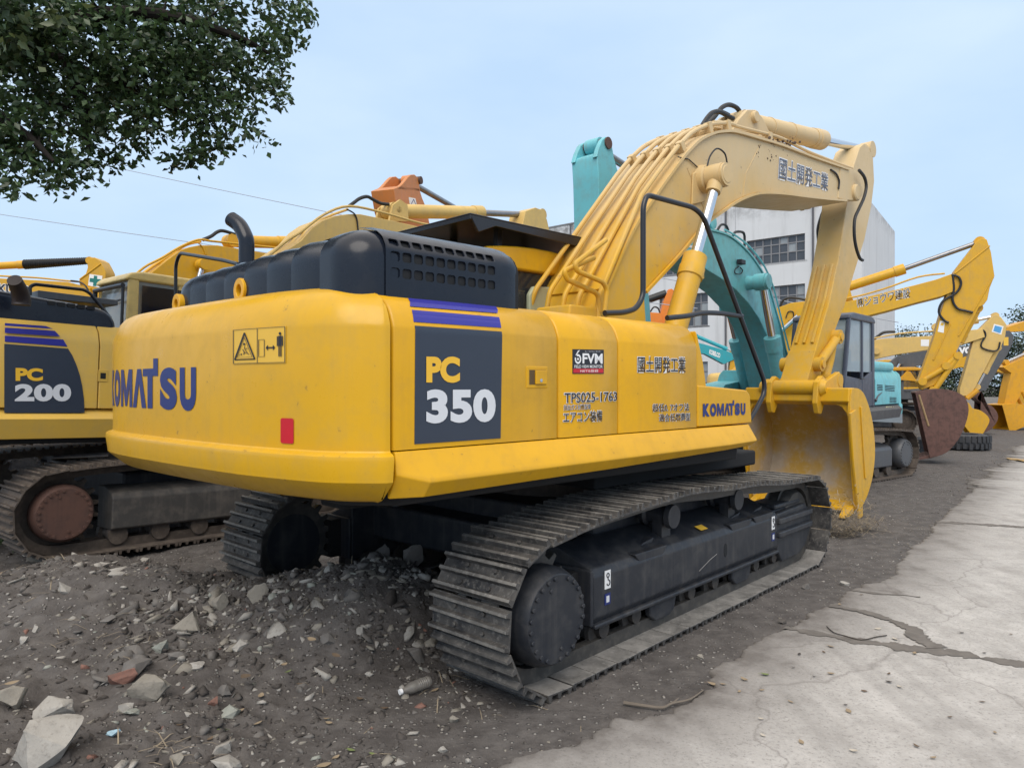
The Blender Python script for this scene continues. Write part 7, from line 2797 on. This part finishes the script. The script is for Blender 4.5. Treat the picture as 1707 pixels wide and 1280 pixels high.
def rock_mesh(sx, sy, sz, seed, n=16, flat=0.0, fine=False):
    rng = random.Random(seed)
    bm = bmesh.new()
    for _ in range(n):
        a = rng.uniform(0, 6.283)
        z = rng.uniform(-1, 1)
        r = math.sqrt(max(0, 1 - z * z)) * rng.uniform(0.82, 1.08)
        if abs(z) > 0.75 and flat:
            z = math.copysign(0.8, z)
        bm.verts.new((math.cos(a) * r * sx, math.sin(a) * r * sy, z * sz))
    res = bmesh.ops.convex_hull(bm, input=bm.verts)
    junk = [g for g in res['geom_interior'] if isinstance(g, bmesh.types.BMVert)]
    bmesh.ops.delete(bm, geom=junk, context='VERTS')
    bmesh.ops.dissolve_limit(bm, angle_limit=R(14), verts=bm.verts, edges=bm.edges)
    bmesh.ops.triangulate(bm, faces=bm.faces)
    if fine:
        bmesh.ops.subdivide_edges(bm, edges=bm.edges, cuts=3, use_grid_fill=True)
        bmesh.ops.triangulate(bm, faces=bm.faces)
        from mathutils import noise as mn
        for v in bm.verts:
            q = Vector((v.co.x / sx, v.co.y / sy, v.co.z / sz))
            k = 1 + 0.10 * mn.noise(q * 1.7 + Vector((seed, 0, 0))) + 0.07 * mn.noise(q * 4.5 + Vector((0, seed, 0)))
            v.co *= k
    return bm


def place_rock(u, v, wpx, hpx, mat, label, seed, name='rock', cat='rock', flat=0.5):
    """u, v is the middle of its foot on the ground"""
    p = gp(u, v)
    for _ in range(6):
        p = gp(u, v, gz(p.x, p.y))
    z = gz(p.x, p.y)
    w, h = wpx / FOC * p.y, hpx / FOC * p.y
    bm = rock_mesh(w / 2, w / 2 * 0.72, max(0.012, h * 0.60), seed, 13, flat, True)
    bmesh.ops.recalc_face_normals(bm, faces=bm.faces)
    me = bpy.data.meshes.new(name)
    bm.to_mesh(me)
    bm.free()
    me.materials.append(mat)
    o = bpy.data.objects.new(name, me)
    C.objects.link(o)
    o.location = (p.x, p.y + w * 0.2, z + h * 0.30)
    o.rotation_euler = (random.uniform(-.12, .12), random.uniform(-.12, .12), random.uniform(-.5, .5))
    me.polygons.foreach_set('use_smooth', [True] * len(me.polygons))
    me.set_sharp_from_angle(angle=R(24))
    tag(o, label, cat, 'loose stones in the rubble')
    return o


ROCKS = [
    (62, 1284, 150, 92, RK_PALE, 'largest pale slab in the bottom left corner of the rubble', 1),
    (78, 1206, 78, 44, RK_PALE, 'pale angular rock just behind the largest corner slab', 2),
    (12, 1182, 58, 44, RK_TAN, 'tan boulder cut by the left edge of the picture', 3),
    (196, 1140, 58, 32, RK_BRICK, 'broken reddish brick lying among grey stones', 4),
    (236, 1172, 74, 42, RK_TAN, 'long tan stone wedge right below the broken brick', 5),
    (222, 1126, 64, 28, RK_GREY, 'flat grey stone touching the back of the broken brick', 6),
    (76, 928, 100, 34, RK_PALE, 'long pale slab beside the rusty drive hub', 7),
    (66, 938, 66, 18, RK_TAN, 'thin olive tan slab tucked under the long pale slab', 8),
    (106, 1006, 32, 26, RK_PALE, 'lone pale stone on bare dirt left of the rubble heap', 9),
    (309, 1056, 58, 42, RK_TAN, 'squared tan block in the middle of the rubble heap', 10),
    (366, 1040, 30, 36, RK_TAN, 'upright tan stone right of the squared block', 11),
    (428, 1004, 42, 40, RK_TAN, 'brown block leaning at the foot of the far track', 12),
    (264, 1088, 34, 26, RK_GREEN, 'pale green flat shard left of the squared block', 13),
    (397, 1086, 38, 22, RK_PALE, 'white wedge shard right of the rubble heap', 14),
    (379, 1198, 36, 22, RK_GREEN, 'pale green pebble beside a brick splinter', 15),
    (372, 1160, 27, 22, RK_GREY, 'round grey pebble above the pale green one', 16),
    (207, 1180, 29, 18, RK_PALE, 'small white stone below the tan wedge', 17),
    (216, 1196, 29, 14, RK_GREEN, 'flat greenish stone under the small white stone', 18),
    (369, 1258, 33, 24, RK_PALE, 'whitish stone near the bottom edge, left of the dry leaves', 19),
    (368, 1288, 66, 26, RK_PALE, 'pale flat stone cut by the bottom edge', 20),
    (176, 1056, 30, 18, RK_GREY, 'grey stone in the dark hollow above the brick', 21),
    (324, 1118, 40, 14, RK_PALE, 'thin pink white stone below the rubble heap', 22),
    (292, 1112, 38, 18, RK_GREY, 'grey flat stone beside the thin pink white one', 23),
    (690, 1106, 42, 30, RK_GREY, 'grey lump close to the near track', 24),
    (600, 1110, 19, 17, RK_PALE, 'white pebble left of the plastic bottle', 25),
    (615, 1128, 15, 9, RK_PALE, 'tiny white chip just above the plastic bottle neck', 26),
    (688, 1040, 44, 40, RK_GREY, 'dark grey boulder on the berm beside the near track', 27),
    (632, 1034, 34, 36, RK_GREY, 'grey boulder on the berm left of its darker neighbour', 28),
    (548, 1004, 34, 24, RK_GREY, 'grey stone on top of the berm between the tracks', 29),
    (756, 1204, 21, 13, RK_TAN, 'small tan stone in front of the near track', 30),
    (738, 1254, 20, 11, RK_PALE, 'white flat pebble on the damp dirt, lower middle', 31),
    (779, 1273, 15, 11, RK_PALE, 'cream pebble on the damp dirt near the bottom edge', 32),
    (1410, 976, 17, 13, RK_PALE, 'white stone on the dirt right of the idler', 33),
    (1345, 982, 16, 12, RK_GREY, 'grey stone beside the track shoes near the idler', 34),
    (1168, 1098, 15, 9, RK_TAN, 'brown pebble on the strip beside the road edge', 35),
    (1304, 1040, 17, 11, RK_DARK, 'dark stone at the corner where the road joint starts', 36),
    (168, 948, 30, 12, RK_PALE, 'white flat stone in front of the rear track', 37),
    (190, 962, 34, 10, RK_PALE, 'low pale shard below the white flat stone', 38),
    (240, 938, 20, 10, RK_PALE, 'bright chip close to the far excavator rollers', 39),
    (57, 1050, 17, 12, RK_PALE, 'round white pebble on bare dirt near the left edge', 40),
    (38, 1072, 20, 14, RK_PALE, 'pale stone below the round white pebble', 41),
    (352, 1182, 26, 18, RK_BRICK, 'orange brick splinter beside the pale green pebble', 42),
    (292, 1277, 30, 20, RK_TAN, 'ochre cube of stone in the dry grass at the bottom', 43),
]
for u, v, w, h, mt, lb, sd_ in ROCKS:
    place_rock(u, v, w, h, mt, lb, sd_)
o = place_rock(184, 1226, 34, 10, RK_SCRAP, 'flat pale blue plastic scrap on the dirt', 77, 'plastic_scrap', 'plastic scrap')
o['group'] = 'litter on the dirt'

# small rubble: angular chips scattered by the thousand
def rubble(name, n, dens, smin, smax, mats, weights, seed):
    rng = np.random.RandomState(seed)
    hulls = []
    for k in range(10):
        bm = rock_mesh(1, random.uniform(.5, .95), random.uniform(.2, .7), 500 + k, 9)
        bm.verts.index_update()
        bm.verts.ensure_lookup_table()
        hulls.append((np.array([v.co[:] for v in bm.verts]), np.array([[v.index for v in f.verts] for f in bm.faces])))
        bm.free()
    V, F, M = [], [], []
    base = 0
    pts = dens(rng, n)
    zz = ground_z(pts[:, 0], pts[:, 1])
    for i, (x, y) in enumerate(pts):
        hv, hf = hulls[rng.randint(len(hulls))]
        s = smin * (smax / smin) ** (rng.rand() ** 2.2)
        a = rng.rand() * 6.283
        t1, t2 = rng.randn(2) * 0.45
        rot = np.array(Matrix.Rotation(a, 3, 'Z') @ Matrix.Rotation(t1, 3, 'X') @ Matrix.Rotation(t2, 3, 'Y'))
        V.append(hv @ rot.T * s + np.array([x, y, zz[i] - s * 0.06]))
        F.append(hf + base)
        M.append(np.full(len(hf), rng.choice(len(mats), p=weights)))
        base += len(hv)
    o = mesh_object(name, np.concatenate(V), np.concatenate(F), mats, smooth=False, mi=np.concatenate(M))
    tag(o, kind='stuff')
    return o


def dens_heap(rng, n):
    out = []
    while len(out) < n:
        m = n * 3
        y = 2.9 + 4.6 * rng.rand(m)
        x = -0.80 * y + rng.rand(m) * (0.80 * y - 0.25 + 0.10 * (y - 3))
        k = 0.05 + 0.95 * np.clip(vnoise(x, y, 1.4, 31) * 1.6 + 0.42, 0, 1)
        heap = np.exp(-(((x + 1.95) / 0.75) ** 2 + ((y - 5.0) / 0.75) ** 2)) + np.exp(-(((x + 0.9) / 0.8) ** 2 + ((y - 5.0) / 0.5) ** 2))
        k = np.clip(k * 0.5 + heap * 0.75, 0, 1)
        rs = road_side(x, y)
        ok = (rng.rand(m) < k) & (rs > 0.15)
        out += list(np.stack([x, y], -1)[ok])
    return np.array(out[:n])


def dens_strip(rng, n):
    out = []
    while len(out) < n:
        m = n * 3
        y = 3.0 + 16 * rng.rand(m) ** 1.5
        x = -2.0 + rng.rand(m) * 15
        rs = road_side(x, y)
        ok = (rs > -0.25) & (rs < 1.6) & (rng.rand(m) < np.where(rs < 0.05, 0.12, 0.7 * np.exp(-rs * 0.8)))
        out += list(np.stack([x, y], -1)[ok])
    return np.array(out[:n])


rubble('rubble', 5200, dens_heap, 0.005, 0.052, [RK_PALE, RK_TAN, RK_GREY, RK_GREEN, RK_BRICK, RK_DARK], [.20, .20, .26, .05, .02, .27], 3)
def dens_berm(rng, n):
    out = []
    while len(out) < n:
        m = n * 4
        x, y = -4.2 + 4.6 * rng.rand(m), 3.4 + 3.2 * rng.rand(m)
        k = np.exp(-(((x + 0.75) / 0.85) ** 2 + ((y - 4.95) / 0.42) ** 2)) + 0.8 * np.exp(-(((x + 2.0) / 0.5) ** 2 + ((y - 4.75) / 0.5) ** 2)) + 0.25 * np.exp(-(((x + 3.4) / 0.8) ** 2 + ((y - 5.6) / 0.5) ** 2)) + 0.03
        ok = (rng.rand(m) < k) & (road_side(x, y) > 0.5)
        out += list(np.stack([x, y], -1)[ok])
    return np.array(out[:n])


CLOD = rock_material('dirt_clod', (0.036, 0.030, 0.027), (0.092, 0.080, 0.072), 9)
rubble('broken_rubble', 820, dens_berm, 0.020, 0.120, [RK_TAN, RK_GREY, RK_DARK, CLOD, RK_PALE], [.26, .28, .06, .18, .22], 9)
rubble('earth_clods', 4200, dens_heap, 0.006, 0.055, [CLOD, RK_DARK], [.8, .2], 12)
rubble('gravel', 3200, dens_strip, 0.004, 0.022, [RK_PALE, RK_TAN, RK_GREY, RK_DARK], [.2, .2, .3, .3], 4)

# dry leaves
DL = [plain('dry_leaf_tan', (0.26, 0.20, 0.13), 0.8, var=0.3), plain('dry_leaf_brown', (0.12, 0.085, 0.055), 0.8, var=0.3), plain('dry_leaf_pale', (0.42, 0.38, 0.32), 0.8, var=0.2), plain('dry_leaf_green', (0.16, 0.20, 0.07), 0.7, var=0.3), plain('dry_leaf_dark', (0.05, 0.042, 0.036), 0.85, var=0.3)]


def leaf_obj(u, v, px, k, label, group, cat='leaf', name='fallen_leaf'):
    p = gp(u, v)
    z = 0.017 if road_side(np.array([p.x]), np.array([p.y]))[0] < -0.02 else gz(p.x, p.y) + 0.006
    p = gp(u, v, z)
    L = px / FOC * p.y
    m = MB()
    n = 7
    rows = []
    curl = random.uniform(0.5, 1.6)
    for i in range(n):
        f = i / (n - 1)
        w = 0.30 * L * math.sin(math.pi * (0.06 + 0.90 * f)) ** 0.8
        lift = L * 0.10 * curl * (2 * f - 1) ** 2
        rows.append([Vector(((f - .5) * L, -w, lift + w * 0.35 * curl * .6)), Vector(((f - .5) * L, 0, lift)), Vector(((f - .5) * L, w, lift + w * 0.30 * curl * .6))])
    m.loft(rows, closed=False, caps=False)
    m.tube([(-0.5 * L, 0, L * .1 * curl), (-0.68 * L, 0, L * .05), (-0.80 * L, 0.03 * L, 0.0)], L * 0.012, 5)
    o = m.build(name, DL[k], recalc=False)
    o.location = (p.x, p.y, z + 0.001)
    o.rotation_euler = (random.uniform(-.15, .15), random.uniform(-.15, .15), random.uniform(0, 6.28))
    tag(o, label, cat, group)


RL_ = [(770, 450, 14, 0), (725, 662, 20, 0), (690, 690, 12, 1), (565, 700, 14, 4), (535, 768, 11, 4), (390, 805, 24, 3), (285, 830, 22, 0), (260, 890, 13, 0), (125, 855, 30, 0), (725, 800, 20, 0), (1020, 800, 13, 1), (1020, 842, 17, 4),
       (1075, 868, 18, 2), (895, 888, 17, 1), (800, 958, 11, 4), (815, 990, 24, 0), (520, 942, 16, 0), (380, 1112, 17, 2), (575, 1147, 22, 0), (840, 1192, 22, 2), (1160, 1168, 18, 1), (1245, 1228, 18, 0), (1495, 942, 15, 1), (1505, 695, 11, 4),
       (1390, 592, 14, 4), (1150, 697, 18, 0), (880, 400, 9, 1), (1640, 600, 10, 1), (1330, 1020, 14, 1), (640, 815, 9, 4), (1560, 1100, 14, 0)]
for x, y, s, k in RL_:
    leaf_obj(1147 + x / 3.048, 860 + y / 3.048, s / 1.7, k, 'small curled dry leaf lying on the pale concrete road', 'fallen leaves on the road')
for (x, y, s, lb) in ((965, 572, 24, 'crumpled white scrap on the slab between the two road joints'), (1050, 624, 26, 'crumpled white scrap at the edge of the long road joint'), (370, 1030, 20, 'crumpled white scrap on the open slab at lower right')):
    leaf_obj(1147 + x / 3.048, 860 + y / 3.048, s / 2.2, 2, lb, 'paper scraps on the road', 'paper scrap', 'paper_scrap')
DLs = [(585, 1250, 18, 3), (560, 1262, 16, 0), (620, 1256, 12, 3), (400, 1185, 17, 0), (435, 1160, 19, 0), (473, 1108, 16, 0), (410, 1128, 30, 1), (480, 1120, 14, 3), (370, 1216, 18, 3), (430, 1205, 16, 0), (540, 1275, 28, 0), (20, 1138, 24, 0), (640, 1180, 18, 1), (725, 1150, 18, 0), (548, 1205, 14, 0), (350, 1232, 16, 1), (500, 1140, 14, 1), (545, 1198, 14, 0), (300, 1208, 14, 1), (600, 1165, 16, 1), (560, 1092, 20, 1), (520, 1066, 22, 0), (1205, 1140, 12, 0), (1270, 1150, 10, 0)]
for u, v, s, k in DLs:
    leaf_obj(u, v, s * 0.85, k, 'dry fallen leaf lying on the dark dirt', 'fallen leaves on the dirt')
# twig on the damp strip
P = [gp(1040, 1171, .015), gp(1075, 1176, .02), gp(1104, 1179, .02), gp(1120, 1172, .022), gp(1150, 1165, .02), gp(1172, 1150, .012)]
m = MB()
m.tube(smooth_poly([tuple(p) for p in P], 4), [0.010, 0.004], 7)
m.tube([P[3], P[3] + Vector((0.05, 0.05, 0.01))], [0.006, 0.002], 5)
tag(m.build('twig', plain('dry_twig', (0.15, 0.125, 0.10), 0.9, var=0.3)), 'long dry twig on the damp dirt beside the near track', 'twig')
P = [gp(1147 + x / 3.048, 860 + y / 3.048, .02) for x, y in [(705, 560), (740, 590), (800, 608), (880, 628), (960, 612), (1010, 605)]]
tag(MB().tube(smooth_poly([tuple(p) for p in P], 4), 0.004, 5).build('twig', DL[4]), 'thin bowed twig lying across the road joint', 'twig')
# plastic bottle
p = gp(692, 1148, .05)
bt = bpy.data.objects.new('plastic_bottle', None)
C.objects.link(bt)
bt.location = (p.x, p.y + 0.05, gz(p.x, p.y) + 0.045)
bt.rotation_euler = (0, R(-4), R(38))
tag(bt, 'dusty clear plastic bottle lying on the dirt left of the near track', 'bottle')
m = MB()
prof = [(0, 0.0), (0, 0.026), (0.012, 0.031)]
for k in range(6):
    prof += [(0.02 + 0.012 * k, 0.032), (0.026 + 0.012 * k, 0.029)]
prof += [(0.10, 0.032), (0.135, 0.030), (0.165, 0.015), (0.185, 0.013), (0.185, 0.0)]
m.lathe((0.09, 0, 0), (-1, 0, 0), prof, 18)
mb_, nt_, b_ = new_mat('dusty_clear_plastic')
b_.inputs['Base Color'].default_value = (0.22, 0.205, 0.185, 1)
b_.inputs['Roughness'].default_value = 0.35
b_.inputs['Alpha'].default_value = 0.6
m.build('bottle_body', mb_, bt, angle=50)
m = MB()
m.lathe((-0.092, 0, 0), (-1, 0, 0), [(0, 0.016), (0.016, 0.016), (0.016, 0.0)], 14)
m.build('bottle_cap', WHITE, bt)

# dry straw under the bucket, thin grass and weeds
def blades(name, spots, n, ln, mat, seed, lay=0.7):
    rng = np.random.RandomState(seed)
    V, F = [], []
    b = 0
    for (x, y, rx, ry, hz) in spots:
        for _ in range(n):
            px, py = x + rng.randn() * rx, y + rng.randn() * ry
            z0 = gz(px, py) + abs(rng.randn()) * hz
            a = rng.rand() * 6.283
            L = ln * (0.4 + rng.rand())
            up = (1 - lay) * (0.3 + rng.rand()) + rng.randn() * 0.15
            d = np.array([math.cos(a), math.sin(a), up])
            d /= np.linalg.norm(d)
            s = np.cross(d, [0, 0, 1.0])
            s = s / max(1e-6, np.linalg.norm(s)) * L * 0.022
            p0 = np.array([px, py, z0])
            p1 = p0 + d * L * .55 + np.array([0, 0, L * .06])
            p2 = p0 + d * L + np.array([0, 0, -L * .08])
            V += [p0 - s, p0 + s, p1 - s * .9, p1 + s * .9, p2]
            F += [(b, b + 1, b + 3), (b, b + 3, b + 2), (b + 2, b + 3, b + 4)]
            b += 5
    o = mesh_object(name, np.array(V), np.array(F), mat, smooth=False)
    tag(o, kind='stuff')
    return o


STRAW = plain('dry_straw', (0.25, 0.205, 0.145), 0.9, var=0.5)
sx_, sy_ = gp(1412, 893), gp(1436, 884)
blades('straw_heap', [(sx_.x, sx_.y, .11, .09, .20), (sy_.x, sy_.y, .10, .08, .16), (sx_.x - .15, sx_.y + .06, .12, .08, .16)], 420, 0.13, STRAW, 5, 0.75)
g1, g2, g3 = gp(290, 1268), gp(40, 985), gp(170, 1105)
blades('dry_grass', [(g1.x, g1.y, .12, .06, .01), (g2.x, g2.y, .3, .25, .005), (g3.x, g3.y, .2, .15, .01), (-1.6, 5.3, .7, .5, .01), (-2.6, 4.6, .8, .6, .0), (-0.3, 3.9, .6, .3, .0)], 22, 0.12, STRAW, 6, 0.85)
w1 = gp(8, 905)
blades('weeds', [(w1.x - .1, w1.y + .2, .25, .25, .0), (w1.x - .5, w1.y + .5, .3, .3, 0)], 160, 0.22, plain('weed_green', (0.05, 0.085, 0.03), 0.7, var=0.4), 8, 0.2)
